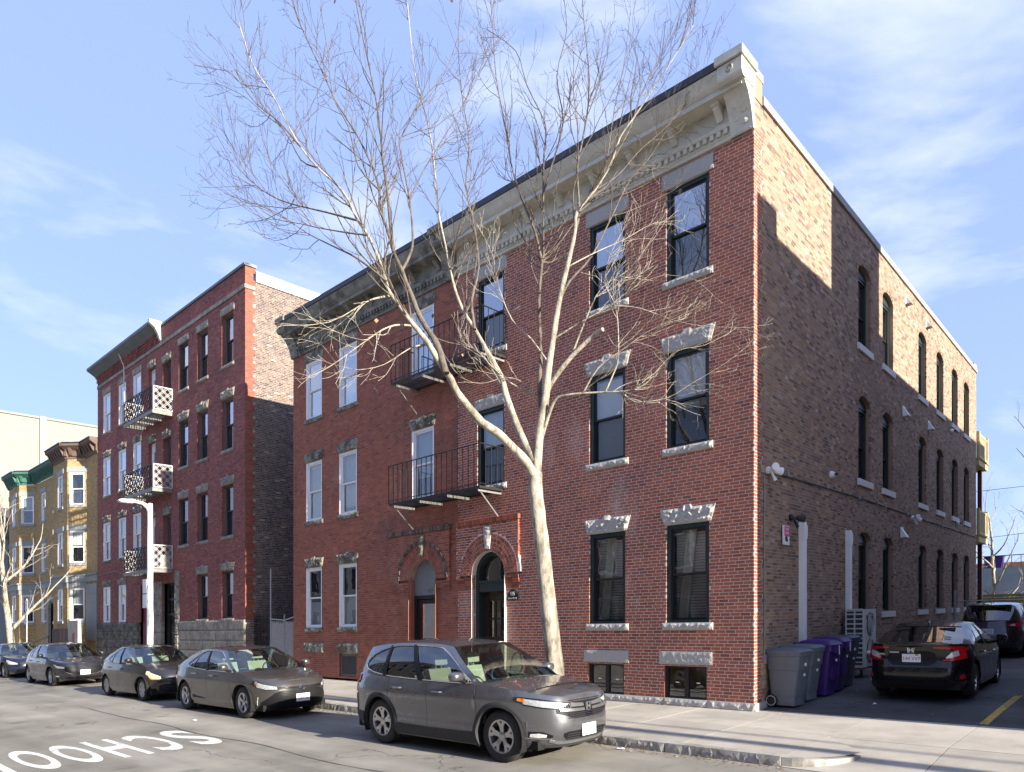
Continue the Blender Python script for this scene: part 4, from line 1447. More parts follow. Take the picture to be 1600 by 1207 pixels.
# SCHOOL, stretched along the road for drivers going to the right
M3 = Matrix.Identity(3)
p0 = W(0, 0, 0)
M3.col[0] = W(0, -1, 0) - p0       # reading direction
M3.col[2] = W(-1, 0, 0) - p0       # letter up
M3.col[1] = W(0, 0, 1) - p0
for ch, vc in zip("SCHOOL", (-7.58, -8.20, -8.84, -9.45, -10.03, -10.66)):
    cu = bpy.data.curves.new("t", 'FONT'); cu.body = ch; cu.size = 1.0; cu.offset = 0.022; cu.align_x = 'CENTER'; cu.align_y = 'CENTER'; cu.resolution_u = 6
    ob = bpy.data.objects.new("t", cu); COL.objects.link(ob)
    dg = bpy.context.evaluated_depsgraph_get()
    me = bpy.data.meshes.new_from_object(ob.evaluated_get(dg)); bpy.data.objects.remove(ob)
    co = np.zeros(len(me.vertices) * 3); me.vertices.foreach_get("co", co); co = co.reshape(-1, 3)
    lo, hi = co.min(0), co.max(0)
    x = (co[:, 0] - 0.5 * (lo[0] + hi[0])) / (hi[0] - lo[0]) * (0.46 if ch != "L" else 0.40)
    y = (co[:, 1] - 0.5 * (lo[1] + hi[1])) / (hi[1] - lo[1]) * 2.28
    P = np.stack([x, np.zeros_like(x), y], 1) @ np.array(M3).T
    me.vertices.foreach_set("co", P.ravel()); me.update(); me.materials.clear(); me.materials.append(MT["line_white"])
    me.name = "road_lettering"
    link("road_lettering", me, None, W(7.47, vc, 0.005), "structure")
# tar-sealed seam along the road
b = MB()
rs = random.Random(2)
pts = [(15 - 0.6 * i, -7.25 + 0.05 * math.sin(i * 0.9) + rs.uniform(-0.03, 0.03)) for i in range(45)]
for (a, va), (c_, vb) in zip(pts[:-1], pts[1:]):
    wd = rs.uniform(0.008, 0.022)
    b.quad((a, va - wd, 0.004), (c_, vb - wd, 0.004), (c_, vb + wd, 0.004), (a, va + wd, 0.004))
structure("road_seam", b, MT["joint_dirt"])

# leaf litter and grit against the kerb
k = NT("dead_leaves")
oi = k.n("ShaderNodeAttribute", attribute_type='GEOMETRY', attribute_name="tone")
k.set(k.ramp(oi.outputs["Fac"], [(0.0, (0.07, 0.04, 0.02)), (0.4, (0.20, 0.11, 0.045)), (0.75, (0.33, 0.23, 0.12)), (1.0, (0.50, 0.45, 0.38))]), 0.9)
b = MB()
rl = random.Random(8)
for i in range(900):
    if i < 620:
        u, v, z = rl.uniform(-2.2, 9), -3.91 - abs(rl.gauss(0, 0.13)), 0.006
    elif i < 760:
        u, v = rl.uniform(-5.0, -0.3), rl.uniform(0.4, 3.5); z = lot_z(v) + 0.01
    else:
        u, v, z = rl.uniform(-1, 16), 0.0 - abs(rl.gauss(0.06, 0.1)) , 0.137
    s = rl.uniform(0.008, 0.030)
    a = rl.uniform(0, 6.28)
    p = W(u, v, z)
    q = []
    for t in (0, 1.4, 3.1, 4.6):
        q.append((p.x + s * math.cos(a + t), p.y + s * 0.7 * math.sin(a + t), p.z + rl.uniform(0, 0.012)))
    b.quad(*q, t=rl.random())
me = b.mesh("leaf_litter", MT["dead_leaves"])
tag(link("leaf_litter", me, None, None, "stuff"), "dry leaves and grit swept against the granite kerb", "leaf litter")
for (u, v, z, lb) in ((0.35, -4.12, 0.0, "scrap of white paper on the road against the granite kerb"), (9.6, -6.65, 0.0, "flattened red and white wrapper on the open road"), (-1.75, 1.35, lot_z(1.35), "scrap of white paper on the parking lot behind the black car")):
    rp = random.Random(int(u * 10))
    b = MB()
    n = 4
    g = {(i, j): (i * 0.035 + rp.uniform(-.01, .01), j * 0.03 + rp.uniform(-.01, .01), abs(rp.gauss(0, 0.012)) + 0.004) for i in range(n) for j in range(n)}
    for i in range(n - 1):
        for j in range(n - 1):
            b.quad(g[i, j], g[i + 1, j], g[i + 1, j + 1], g[i, j + 1])
    tag(link("paper_scrap", b.mesh("paper_scrap", MT["sign_white"]), None, W(u, v, z + 0.006)), lb, "litter")

# ------------------------------------------------------------------ four-storey plum brick house
RU0, RU1 = 20.37, 37.22
red = thing("brick_apartment_block", "four-storey plum brick block with three white lattice balconies", "apartment house", W(RU0, 0, 0.13))
RSIDE = Frame(RU0, 0, 0, 1, -1, 0)
RR = [(2.28, 1.92), (5.60, 2.06), (9.08, 2.07), (12.50, 2.05)]
cols = [(21.85, 1.0, "bronze"), (24.15, 1.0, "bronze"), (26.05, 0.98, "grey"), (31.48, 1.0, "white"), (33.5, 1.02, "white"), (35.78, 1.06, "white")]
wins = []
for i, (z, h) in enumerate(RR):
    for (c, w, s) in cols:
        if i == 0 and c in (26.05, 31.48):
            continue
        wins.append((i, c, z, w, h, s))
doors = [(27.85, 0.92, zf, zt) for zf, zt in ((4.72, 7.15), (8.28, 10.70), (11.74, 14.20))]
wdoors = [(29.62, 0.86, zf, zt) for zf, zt in ((4.72, 7.25), (8.28, 10.80), (11.74, 14.36))]
op = [(c - w / 2, c + w / 2, z, z + h, 0) for (_i, c, z, w, h, s) in wins] + [(c - w / 2, c + w / 2, a, e, 0) for c, w, a, e in doors + wdoors]
op += [(26.85, 28.36, 0, 4.0, 0), (29.45, 31.05, 0, 4.05, 0)]


def plum_tone(B, rng):
    return np.clip(rng.normal(0.5, 0.25, len(B)), 0, 1)


brick_wall(red, FRONT, RU0, RU1, 2.22, 15.08, op, "brick_plum", "mortar_plum", 51, tone=plum_tone, joint=0.008)
brick_wall(red, FRONT, RU0, 28.60, 15.27, 15.96, [], "brick_plum", "mortar_plum", 52, tone=plum_tone, joint=0.008, name="parapet_brickwork", mname="parapet_mortar")
brick_wall(red, FRONT, 28.60, RU1, 15.27, 15.80, [], "brick_plum", "mortar_plum", 53, tone=plum_tone, joint=0.008, name="frieze_brickwork", mname="frieze_mortar")
brick_wall(red, RSIDE, 0.0, 0.40, 2.22, 15.96, [], "brick_orange", "mortar_plum", 54, edge=lambda i, z, a, e: (a, 0.32 if (i // 4) % 2 else 0.42), name="corner_brickwork", mname="corner_mortar", joint=0.008)
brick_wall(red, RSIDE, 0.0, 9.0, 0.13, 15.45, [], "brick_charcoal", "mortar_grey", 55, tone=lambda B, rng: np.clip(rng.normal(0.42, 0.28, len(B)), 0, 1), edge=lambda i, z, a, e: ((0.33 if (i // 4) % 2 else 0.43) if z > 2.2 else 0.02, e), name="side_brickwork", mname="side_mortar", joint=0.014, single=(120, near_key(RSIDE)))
b = MB(); b.quad((0.2, -0.012, 0.2), (0.6, -0.012, 0.2), (0.6, -0.012, 15.4), (0.2, -0.012, 15.4))
part("mortar_backing", b, MT["mortar_grey"], RSIDE, (0, 0, 0), red)
# limestone base in coursed blocks
def block_row(ua, ub, z0, z1, n, mat, seed, amp):
    r = random.Random(seed)
    cuts = [ua + (ub - ua) * (i + (r.uniform(-0.12, 0.12) if 0 < i < n else 0)) / n for i in range(n + 1)]
    for i in range(n):
        stone(red, FRONT, "stone_block", 0.5 * (cuts[i] + cuts[i + 1]), z0, cuts[i + 1] - cuts[i] - 0.012, z1 - z0 - 0.012, mat, proud=0.05, seed=seed + i, amp=amp)
for k in range(5):
    block_row(RU0, 26.5, 0.13 + 0.42 * k, 0.13 + 0.42 * (k + 1), 5, "limestone", 800 + 20 * k, 0.006)
    block_row(31.35, RU1, 0.13 + 0.42 * k, 0.13 + 0.42 * (k + 1), 5, "limestone_dark", 900 + 20 * k, 0.05)
for k in range(5):
    stone(red, FRONT, "stone_block", 28.9, 0.13 + 0.8 * k, 0.95, 0.79, "limestone", proud=0.05, seed=950 + k, amp=0.02)
    stone(red, FRONT, "stone_block", 26.65, 0.9 + 0.72 * k, 0.32 if k % 2 else 0.40, 0.71, "limestone", proud=0.06, seed=960 + k, amp=0.05)
b = MB(); b.box(RU0 - 0.02, RU1, -0.05, 0.04, 15.09, 15.25)
part("stone_band", b, MT["limestone"], FRONT, (0, 0, 0), red)
b = MB(); b.box(0, 0.42, -0.05, 0.035, 15.09, 15.25); part("stone_band", b, MT["limestone"], RSIDE, (-0.03, 0, 0), red)
b = MB(); b.box(RU0 - 0.05, 28.58, -0.25, 0.06, 15.97, 16.07); part("coping", b, MT["roof_metal_grey"], FRONT, (0, 0, 0), red)
b = MB(); b.box(-0.04, 0.45, -0.3, 0.05, 15.975, 16.075); part("coping", b, MT["coping_grey"], RSIDE, (0, 0, 0), red)
b = MB(); b.box(0.44, 9.0, -0.2, 0.05, 15.46, 15.86); part("coping", b, MT["coping_white"], RSIDE, (0, 0, 0), red)
b = MB()
b.sweep([(0, 15.74), (0.10, 15.74), (0.16, 15.80), (0.40, 15.95), (0.52, 16.02), (0.52, 16.14), (0.0, 16.14)], 28.62, RU1 + 0.1)
part("metal_cornice", b, MT["roof_metal_grey"], FRONT, (0, 0, 0), red)
b = MB(); b.prism([(0, 15.30), (0.08, 15.36), (0.16, 15.60), (0.30, 15.85), (0.56, 16.04), (0.56, 16.19), (0, 16.19)], -0.09, 0.09)
b.v = [(y, x, z) for x, y, z in b.v]
part("cornice_end", b, MT["paint_cream"], FRONT, (28.52, 0, 0), red)
for row in range(4):
    q = MB()
    n = 44
    for i in range(n):
        a = 28.75 + (RU1 - 28.8) * i / n
        o = 0.02 + 0.028 * (row + 1)
        q.box(a + (0.09 if row % 2 else 0), a + 0.11 + (0.09 if row % 2 else 0), -0.02, o, 15.29 + row * 0.115, 15.29 + row * 0.115 + 0.10, t=random.Random(i + row).random())
    part("corbel_bricks", q, MT["brick_plum"], FRONT, (0, 0, 0), red, kind="stuff")
rb = random.Random(5)
for (i, c, z, w, h, s) in wins:
    if s == "white":
        bl = ("screen", 0, 0.5) if rb.random() < 0.55 else ("dim", 0.5, 1)
    else:
        bl = ("screen", 0.0, 0.5) if i < 3 else ("dim", 0.0, 0.5)
    window(red, FRONT, c, z, w, h, s, brick="brick_plum", blind=bl, mirror=(i >= 2))
    stone(red, FRONT, "sill", c, z - 0.14, w + 0.14, 0.138, "limestone" if s != "white" else "granite_old", proud=0.05, seed=int(c * 7) % 5 + 60, amp=0.015)
    if i == 3:
        stone(red, FRONT, "lintel", c, z + h, w + 0.20, 0.30, "limestone", proud=0.03, seed=int(c * 3) % 4 + 30, amp=0.01)
    else:
        stone(red, FRONT, "lintel", c, z + h, w + 0.06, 0.32, "limestone" if s != "white" else "granite_old", flare=0.09, key=(0.22, 0.07), proud=0.04, seed=int(c * 3) % 4 + 40 + i, amp=0.045)
for (c, w, za, zb), white in [(d, False) for d in doors] + [(d, True) for d in wdoors]:
    b = MB()
    hw = w / 2
    for s in (-1, 1):
        b.box(min(s * hw, s * (hw - .06)), max(s * hw, s * (hw - .06)), -0.28, -0.16, 0, zb - za)
        b.quad((s * (hw + .002), 0, 0), (s * (hw + .002), -0.28, 0), (s * (hw + .002), -0.28, zb - za), (s * (hw + .002), 0, zb - za), 1)
    b.box(-hw + .06, hw - .06, -0.28, -0.16, zb - za - 0.08, zb - za)
    b.box(-hw, hw, -0.28, 0.02, -0.05, -0.003)
    fm = MT["paint_white"] if white else MT["paint_taupe"]
    d = part("balcony_door", b, [fm, MT["brick_plum"]], FRONT, (c, 0, za), red)
    b = MB(); b.box(-hw + .06, hw - .06, -0.25, -0.21, 0, zb - za - .08)
    part("door_leaf", b, fm if white else MT["paint_grey_dark"], FRONT, (c, 0, za), red, d)
    b = MB(); b.quad((-hw + .2, -0.205, 1.2), (hw - .2, -0.205, 1.2), (hw - .2, -0.205, 2.1), (-hw + .2, -0.205, 2.1))
    part("pane", b, MT["window_glass_mirror"], FRONT, (c, 0, za), red, d)
    stone(red, FRONT, "lintel", c, zb, w + 0.06, 0.32, "granite_old", flare=0.08, key=(0.2, 0.06), proud=0.04, seed=int(c) + int(za), amp=0.045)
# street door and maroon door
b = MB()
for s in (-0.755, 0.655):
    b.box(s, s + 0.10, -0.35, -0.2, 0.2, 4.0)
b.box(-0.655, 0.655, -0.35, -0.2, 3.9, 4.0); b.box(-0.655, 0.655, -0.34, -0.21, 3.2, 3.3); b.box(-0.655, 0.655, -0.34, -0.21, 2.5, 2.62)
b.box(-0.655, -0.52, -0.33, -0.22, 0.2, 2.5); b.box(0.52, 0.655, -0.33, -0.22, 0.2, 2.5); b.box(-0.52, 0.52, -0.33, -0.22, 0.9, 1.0); b.box(-0.06, 0.0, -0.33, -0.22, .2, 2.5)
d = part("street_door", b, MT["paint_black"], FRONT, (27.6, 0, 0), red)
b = MB(); b.quad((-0.655, -0.27, 0.2), (0.655, -0.27, 0.2), (0.655, -0.27, 3.95), (-0.655, -0.27, 3.95)); part("pane", b, MT["window_glass"], FRONT, (27.6, 0, 0), red, d)
b = MB(); b.box(-0.9, 0.9, -1.6, -0.36, 0.1, 4.1, skip="k"); part("hallway", b, MT["room_warm"], FRONT, (27.6, 0, 0), red, d)
b = MB(); b.box(29.45, 31.05, -0.3, -0.12, 0.1, 4.05); part("maroon_door", b, MT["paint_maroon"], FRONT, (0, 0, 0), red)
b = MB()
b.quad((RU0, 9, 0.1), (RU1, 9, 0.1), (RU1, 9, 15.9), (RU0, 9, 15.9)); b.quad((RU0, 0.1, 15.3), (RU1, 0.1, 15.3), (RU1, 9, 15.3), (RU0, 9, 15.3)); b.quad((RU1, 0, 0.1), (RU1, 9, 0.1), (RU1, 9, 16), (RU1, 0, 16))
part("roof", b, MT["roof_tar"], Frame(0, 0, 1, 0, 0, 1), (0, 0, 0), red)
b = MB(); b.tube([(33.2, 0.35, 16.1), (33.0, 0.10, 15.3), (33.0, 0.05, 13.0)], 0.02, 6)
part("cable", b, MT["paint_white_old"], FRONT, (0, 0, 0), red)
b = MB(); b.tube([(37.0, 0.04, 4.85), (34.4, 0.04, 4.95), (33.2, 0.04, 4.70), (32.0, 0.04, 5.0), (30.8, 0.04, 5.05)], 0.018, 6)
part("cable", b, MT["iron_pale"], FRONT, (0, 0, 0), red)


def lattice(L, H, sp=0.25):
    b = MB()
    t = 0.009
    def seg(x0, z0, x1, z1):
        d = Vector((x1 - x0, 0, z1 - z0)); ln = d.length
        if ln < 0.03:
            return
        d.normalize(); n = Vector((-d.z, 0, d.x)) * 0.0065
        b.v += []
        for (ya, yb) in ((-t, t),):
            k = len(b.v)
            P = [Vector((x0, 0, z0)) - n, Vector((x1, 0, z1)) - n, Vector((x1, 0, z1)) + n, Vector((x0, 0, z0)) + n]
            b.v += [(p.x, ya, p.z) for p in P] + [(p.x, yb, p.z) for p in P]
            for q in ((0, 3, 2, 1), (4, 5, 6, 7), (0, 1, 5, 4), (2, 3, 7, 6), (1, 2, 6, 5), (3, 0, 4, 7)):
                b.f.append(tuple(k + i for i in q)); b.m.append(0); b.t.append(0.5)
    for s in (1, -1):
        c = -H - 0.2
        i = 0
        while c < L + H:
            # line x = c + s*(z) ; clip to [0,L]x[0,H]
            za, zb = 0.0, H
            xa = c if s > 0 else c + H
            lo, hi = 0.0, H
            f = (lambda z: c + z) if s > 0 else (lambda z: c + H - z)
            zs = [z for z in np.linspace(0, H, 161) if 0 <= f(z) <= L]
            if zs:
                seg(f(zs[0]), zs[0], f(zs[-1]), zs[-1])
            c += sp if i % 2 else sp * 0.34
            i += 1
    b.box(-0.02, L + 0.02, -0.016, 0.016, H, H + 0.035); b.box(-0.02, L + 0.02, -0.016, 0.016, -0.035, 0.0)
    b.box(-0.03, 0.0, -0.016, 0.016, 0.0, H); b.box(L, L + 0.03, -0.016, 0.016, 0.0, H)
    return b


plain("lattice_white", (0.60, 0.59, 0.55), 0.55, var=0.12, vs=9, dirt=((0.10, 0.07, 0.05), 9, 0.60, 0.7))
for k, (zf, lb) in enumerate(((11.70, "topmost lattice balcony on the plum brick block"), (8.22, "middle lattice balcony on the plum brick block"), (4.60, "lowest lattice balcony, just above the plum block's street door"))):
    t = thing("lattice_balcony", lb, "balcony", FRONT.pt(27.2, 0, zf), "lattice balconies of the plum brick block")
    ua, ub, P = 27.2, 30.72, 0.88
    b = MB(); b.box(ua, ub, P - 0.04, P, zf - 0.16, zf); b.box(ua, ua + 0.04, 0.02, P - .04, zf - 0.16, zf); b.box(ub - 0.04, ub, 0.02, P - .04, zf - 0.16, zf)
    part("platform_frame", b, MT["iron_pale"], FRONT, (0, 0, 0), t)
    for i in range(7):
        o = 0.06 + 0.11 * i
        b = MB(); b.box(ua + 0.045, ub - 0.045, o, o + 0.05, zf - 0.05, zf - 0.01)
        part("slat", b, MT["iron_pale"], FRONT, (0, 0, 0), t)
    for i in range(4):
        a = ua + 0.3 + 0.95 * i
        b = MB(); b.box(a, a + 0.06, 0.02, P - 0.05, zf - 0.14, zf - 0.06)
        part("joist", b, MT["iron_pale"], FRONT, (0, 0, 0), t)
    part("lattice_panel", lattice(ub - ua - 0.06, 0.98), MT["iron_black"] if k else MT["iron_black"], FRONT, (ua + 0.03, P - 0.02, zf + 0.06), t)
    fs = Frame(ua, 0, 0, -1, -1, 0)
    part("lattice_panel", lattice(P - 0.1, 0.98), MT["lattice_white"], fs, (0.03, -0.03, zf + 0.06), t)
    fs2 = Frame(ub, 0, 0, -1, -1, 0)
    part("lattice_panel", lattice(P - 0.1, 0.98), MT["lattice_white"], fs2, (0.03, 0.03, zf + 0.06), t)
    if k == 2:
        b = MB(); b.box(ua + 0.1, ua + 0.5, 0.1, 0.5, zf + 0.02, zf + 0.62)
        part("covered_box", b, MT["concrete_stucco"], FRONT, (0, 0, 0), t)

# ------------------------------------------------------------------ yellow brick house with two bays
yel = thing("yellow_brick_house", "yellow brick bow-fronted house with brown and green cornice", "apartment house", W(37.3, 0, 0.13))


def seg_frame(p, q):
    (u0, o0), (u1, o1) = p, q
    L = math.hypot(u1 - u0, o1 - o0)
    du, do = (u1 - u0) / L, (o1 - o0) / L
    return Frame(u0, -o0, du, -do, -do, -du), L


PB = 0.75
plan = [(37.26, 0), (39.05, 0), (39.82, PB), (42.5, PB), (43.28, 0), (49.4, 0), (50.15, PB), (52.8, PB), (53.6, 0), (54.4, 0)]
YR = [(2.45, 1.85), (5.72, 1.85), (9.02, 1.85)]
for si, (p, q) in enumerate(zip(plan[:-1], plan[1:])):
    fr, L = seg_frame(p, q)
    ws = []
    if si in (1, 3, 5, 7):
        ws = [(L / 2, min(0.86, L - 0.24))]
    elif si in (2, 6):
        ws = [(L * 0.5, 0.95)]
    elif si == 4:
        ws = [(L * 0.70, 0.95)]
    opn = [(c - w / 2, c + w / 2, z, z + h, 0) for z, h in YR for c, w in ws]
    dr = [(1.0, 1.15), (2.5, 1.15)] if si == 4 else []
    opn += [(c - w / 2, c + w / 2, 0.1, 3.3, 0.5) for c, w in dr]
    brick_wall(yel, fr, 0, L, 0.13, 11.62, opn, "brick_yellow", "mortar_yellow", 60 + si, joint=0.009, length=0.21)
    for i, (z, h) in enumerate(YR):
        for c, w in ws:
            window(yel, fr, c, z, w, h, "white", brick="brick_yellow", blind=(("screen", 0, 0.5), ("dim", 0.5, 1), ("shade", 0.55, 1))[(i + si) % 3])
            b = MB(); b.box(-w / 2 - 0.09, w / 2 + 0.09, -0.06, 0.045, -0.15, -0.003); part("sill", b, MT["stone_grey"], fr, (c, 0, z), yel)
            b = MB(); b.box(-w / 2 - 0.14, w / 2 + 0.14, -0.06, 0.03, 0.004, 0.31); part("lintel", b, MT["stone_grey"], fr, (c, 0, z + h), yel)
    b = MB(); b.box(-0.06, L + 0.06, -0.03, 0.06, 4.62, 4.98); b.box(-0.09, L + 0.09, -0.03, 0.12, 4.983, 5.07)
    part("stone_band", b, MT["stone_grey"], fr, (0, 0, 0.002 * si), yel)
    mat = "paint_brown" if si < 4 else "paint_verdigris"
    z0 = 11.62
    b = MB(); b.sweep([(0, z0), (0.05, z0), (0.05, z0 + 0.1), (0.12, z0 + 0.14), (0.12, z0 + 0.45), (0.28, z0 + 0.56), (0.42, z0 + 0.66), (0.42, z0 + 0.8), (0, z0 + 0.8)], -0.12, L + 0.12)
    part("cornice", b, MT[mat], fr, (0, 0, 0.003 * si), yel)
    n = max(2, int(L / 0.36))
    bm_ = MB(); bm_.prism([(0.12, 0.14), (0.20, 0.2), (0.30, 0.42), (0.36, 0.56), (0.12, 0.56)], -0.06, 0.06); bm_.v = [(y, x, z) for x, y, z in bm_.v]
    me = bm_.mesh("bracket", MT[mat], fr.L)
    for i in range(n):
        place("bracket", me, fr, (L * (i + 0.5) / n, 0, z0), yel)
    b = MB(); b.box(-0.1, L + 0.1, -0.3, 0.46, z0 + 0.803, z0 + 0.86); part("roof_edge", b, MT["roof_edge"], fr, (0, 0, 0.003 * si), yel)
    for c, w in dr:
        b = MB(); b.box(c - w / 2, c + w / 2, -0.4, -0.3, 0.1, 3.8); part("door", b, MT["paint_white_old"], fr, (0, 0, 0), yel)
        b = MB()
        for k in range(8):
            t0, t1 = math.pi * k / 8 + .02, math.pi * (k + 1) / 8 - .02
            b.prism([(c + 0.56 * math.cos(t0), 3.3 + 0.5 * math.sin(t0)), (c + 0.86 * math.cos(t0), 3.3 + 0.8 * math.sin(t0)), (c + 0.86 * math.cos(t1), 3.3 + 0.8 * math.sin(t1)), (c + 0.56 * math.cos(t1), 3.3 + 0.5 * math.sin(t1))], -0.1, 0.05)
        for s in (-1, 1):
            for k in range(6):
                b.box(c + s * 0.72 - 0.14, c + s * 0.72 + 0.14, -0.1, 0.06, 0.13 + 0.53 * k, 0.13 + 0.53 * k + 0.515)
        part("stone_doorway", b, MT["stone_grey"], fr, (0, 0, 0), yel, kind="stuff")
    if si == 0:
        for k in range(6):
            for j in range(3):
                b = MB(); b.box(0.03 + 0.58 * j, 0.60 + 0.58 * j, -0.02, 0.05, 1.3 + 0.53 * k, 1.82 + 0.53 * k); part("stone_block", b, MT["stone_grey"], fr, (0, 0, 0), yel)
b = MB(); b.quad((37.26, 0.2, 11.6), (54.4, 0.2, 11.6), (54.4, 14, 11.6), (37.26, 14, 11.6)); b.quad((54.4, 0, 0), (54.4, 14, 0), (54.4, 14, 12.4), (54.4, 0, 12.4)); b.quad((39.1, 0.2, 11.605), (43.2, 0.2, 11.605), (42.5, -PB, 11.605), (39.8, -PB, 11.605))
part("roof", b, MT["roof_tar"], Frame(0, 0, 1, 0, 0, 1), (0, 0, 0), yel)

# forecourt of the yellow house: concrete wall, board fence, railing
t = thing("garden_wall", "rendered concrete garden wall between the plum block and the yellow house", "wall", FRONT.pt(37.3, 0.6, 0.13))
b = MB(); b.box(37.3, 39.0, 0.75, 0.95, 0.13, 2.45); part("wall", b, MT["concrete_stucco"], FRONT, (0, 0, 0), t)
b = MB(); b.box(37.75, 38.15, 0.95, 0.965, 0.2, 1.75); part("maroon_panel", b, MT["paint_maroon"], FRONT, (0, 0, 0), t)
t = thing("board_fence", "dark and brown board fence in front of the yellow house bay", "fence", FRONT.pt(39.2, 0.9, 0.13))
plain("board_dark", (0.06, 0.052, 0.048), 0.8, var=0.2); plain("board_brown", (0.15, 0.075, 0.055), 0.8, var=0.25)
for i in range(14):
    b = MB(); b.box(39.15 + 0.2 * i, 39.15 + 0.2 * i + 0.185, 0.93, 0.955, 0.16, 2.0)
    part("board", b, MT["board_brown" if i in (2, 3, 5, 6) else "board_dark"], FRONT, (0, 0, 0), t)
b = MB(); b.box(39.1, 41.95, 0.90, 0.928, 0.5, 0.6); part("rail", b, MT["board_dark"], FRONT, (0, 0, 0), t)
t = thing("iron_railing", "black iron stair railing at the yellow house doorway", "railing", FRONT.pt(44.3, 0.5, 0.13))
b = MB(); b.tube([(43.6, 0.4, 1.7), (44.6, 1.6, 1.0), (46.5, 1.6, 1.0)], 0.025, 6); part("handrail", b, MT["iron_black"], FRONT, (0, 0, 0), t)
for i in range(14):
    f = i / 13
    a, o, zt = (43.6 + 2.9 * f, 0.4 + min(1.2, 3.5 * f), max(1.0, 1.7 - 2.0 * f))
    b = MB(); b.box(a - 0.012, a + 0.012, o - 0.012, o + 0.012, 0.13, zt); part("baluster", b, MT["iron_black"], FRONT, (0, 0, 0), t)

# ------------------------------------------------------------------ farther buildings on the left
def plain_block(label, u0, u1, v0, v1, z1, mat, name="far_building", z0=0.0):
    t = thing(name, label, "building", W(u0, v0, z0))
    fr = Frame(0, 0, 1, 0, 0, 1)
    b = MB(); b.box(u0, u1, v0, v1, z0, z1); part("walls", b, MT[mat], fr, (0, 0, 0), t)
    return t, fr


t, fr = plain_block("huge blank cream building rising behind the yellow house", 70, 110, -1.0, 46, 21.3, "render_cream")
b = MB(); b.box(69.7, 70, 5.2, 5.7, 0, 21.5); part("pilaster", b, MT["coping_grey"], fr, (0, 0, 0), t)
for z in (19.6, 16.2, 12.8, 9.4):
    b = MB(); b.box(69.985, 70.0, -1.0, 46, z, z + 0.07); part("joint_strip", b, MT["coping_grey"], fr, (0, 0, 0), t)
b = MB(); b.box(69.9, 110.1, -1.1, 46.1, 21.303, 21.5); part("coping", b, MT["render_cream"], fr, (0, 0, 0), t)
b = MB(); b.box(76, 108, -1.0, 3.2, 21.505, 25.5); part("penthouse", b, MT["render_cream"], fr, (0, 0, 0), t)
b = MB(); b.tube([(76.5, 1.9, 25.5), (76.5, 1.9, 27.6)], 0.05, 6); b.tube([(76.5, 1.2, 27.2), (76.5, 3.0, 27.0)], 0.04, 6); part("aerial", b, MT["iron_black"], fr, (0, 0, 0), t)
t, fr = plain_block("slate grey clapboard house past the yellow house at the left edge", 56.5, 66, 0.0, 12, 8.8, "siding_slate", "clapboard_house")
for i in range(50):
    b = MB(); b.prism([(56.5, 0), (66, 0), (66, 0.16), (56.5, 0.16)], 0, 0.02); b.v = [(x, -0.002 - (0.02 - y) * (1 if z < 0.05 else 0.2), z + 0.2 + 0.17 * i) for x, y, z in b.v]
    if i == 0:
        me = None
    part("clapboard", b, MT["siding_slate"], fr, (0, 0, 0), t)
b = MB(); b.prism([(56.2, 8.8), (66.3, 8.8), (61.2, 11.6)], -0.3, 12.3); part("roof", b, MT["roof_tar"], fr, (0, 0, 0), t)
for z in (2.2, 5.4):
    window(t, FRONT, 58.2, z, 0.9, 1.7, "white", brick="brick_yellow", blind=("dim", 0.5, 1))
t, fr = plain_block("long pale row far down the street at the left edge", 112, 150, -1, 14, 11, "render_cream", "far_row")
for i in range(8):
    for z in (2, 5.2, 8.4):
        b = MB(); b.box(113.5 + 4.5 * i, 114.8 + 4.5 * i, -1.03, -0.99, z, z + 1.7); part("window", b, MT["screen_dark"], fr, (0, 0, 0), t)
# the building across the lot, out of the picture: it throws the shade on the side wall
t = thing("brick_neighbour", "brick block across the parking lot whose shade falls on the side wall", "building", W(-9.2, 0.1, 0.13))
fr = Frame(0, 0, 1, 0, 0, 1)
TS = math.tan(R(SUN_EL))
def occ(u0, u1, v0, v1, z1, nm):
    b = MB(); b.box(u0, u1, v0, v1, 0.1, z1); part(nm, b, MT["brick_far"], fr, (0, 0, 0), t)
plain("brick_far", (0.26, 0.12, 0.09), 0.9, var=0.25, vs=3)
D = 9.2
dv = -D * 0.0087
occ(-24, -D, 0.03, 24.0, 8.85 + D * TS, "walls")
occ(-13, -D + 0.02, 0.02, 1.05 + dv, 10.05 + D * TS, "parapet_pier")
occ(-13, -D + 0.02, 1.05 + dv, 9.0 + dv, 9.52 + D * TS, "front_parapet")
occ(-12.2, -D + 0.03, 4.32 + dv, 8.2 + dv, 14.0 + D * TS, "stair_head")
for z in (2.0, 5.5, 9.0):
    for v in (3, 7, 11, 15, 19):
        b = MB(); b.box(-D + 0.02, -D + 0.05, v, v + 1.1, z, z + 1.9); part("window", b, MT["screen_dark"], fr, (0, 0, 0), t)
# ------------------------------------------------------------------ cars
def paint(name, c, metal=0.55, rough=0.32, dirt=0.25, coat=1.0):
    k = NT(name)
    fl = k.ramp(k.noise(900.0, 2.0, 0.8), [(0.3, tuple(x * 0.82 for x in c)), (0.7, tuple(min(1, x * 1.25) for x in c))])
    f = k.ramp(k.noise(2.2, 7.0, 0.7), [(0.45, 0.0), (0.80, dirt)])
    col = k.mix(f, fl, (0.20, 0.185, 0.16))
    k.set(col, k.ramp(k.noise(3.0, 6.0, 0.7), [(0.35, rough * 0.8), (0.75, min(1, rough * 1.5))]), metal, 0.5 if coat == 1.0 else 0.2, coat)
    k.b.inputs["Coat Roughness"].default_value = 0.03
    return k.mat


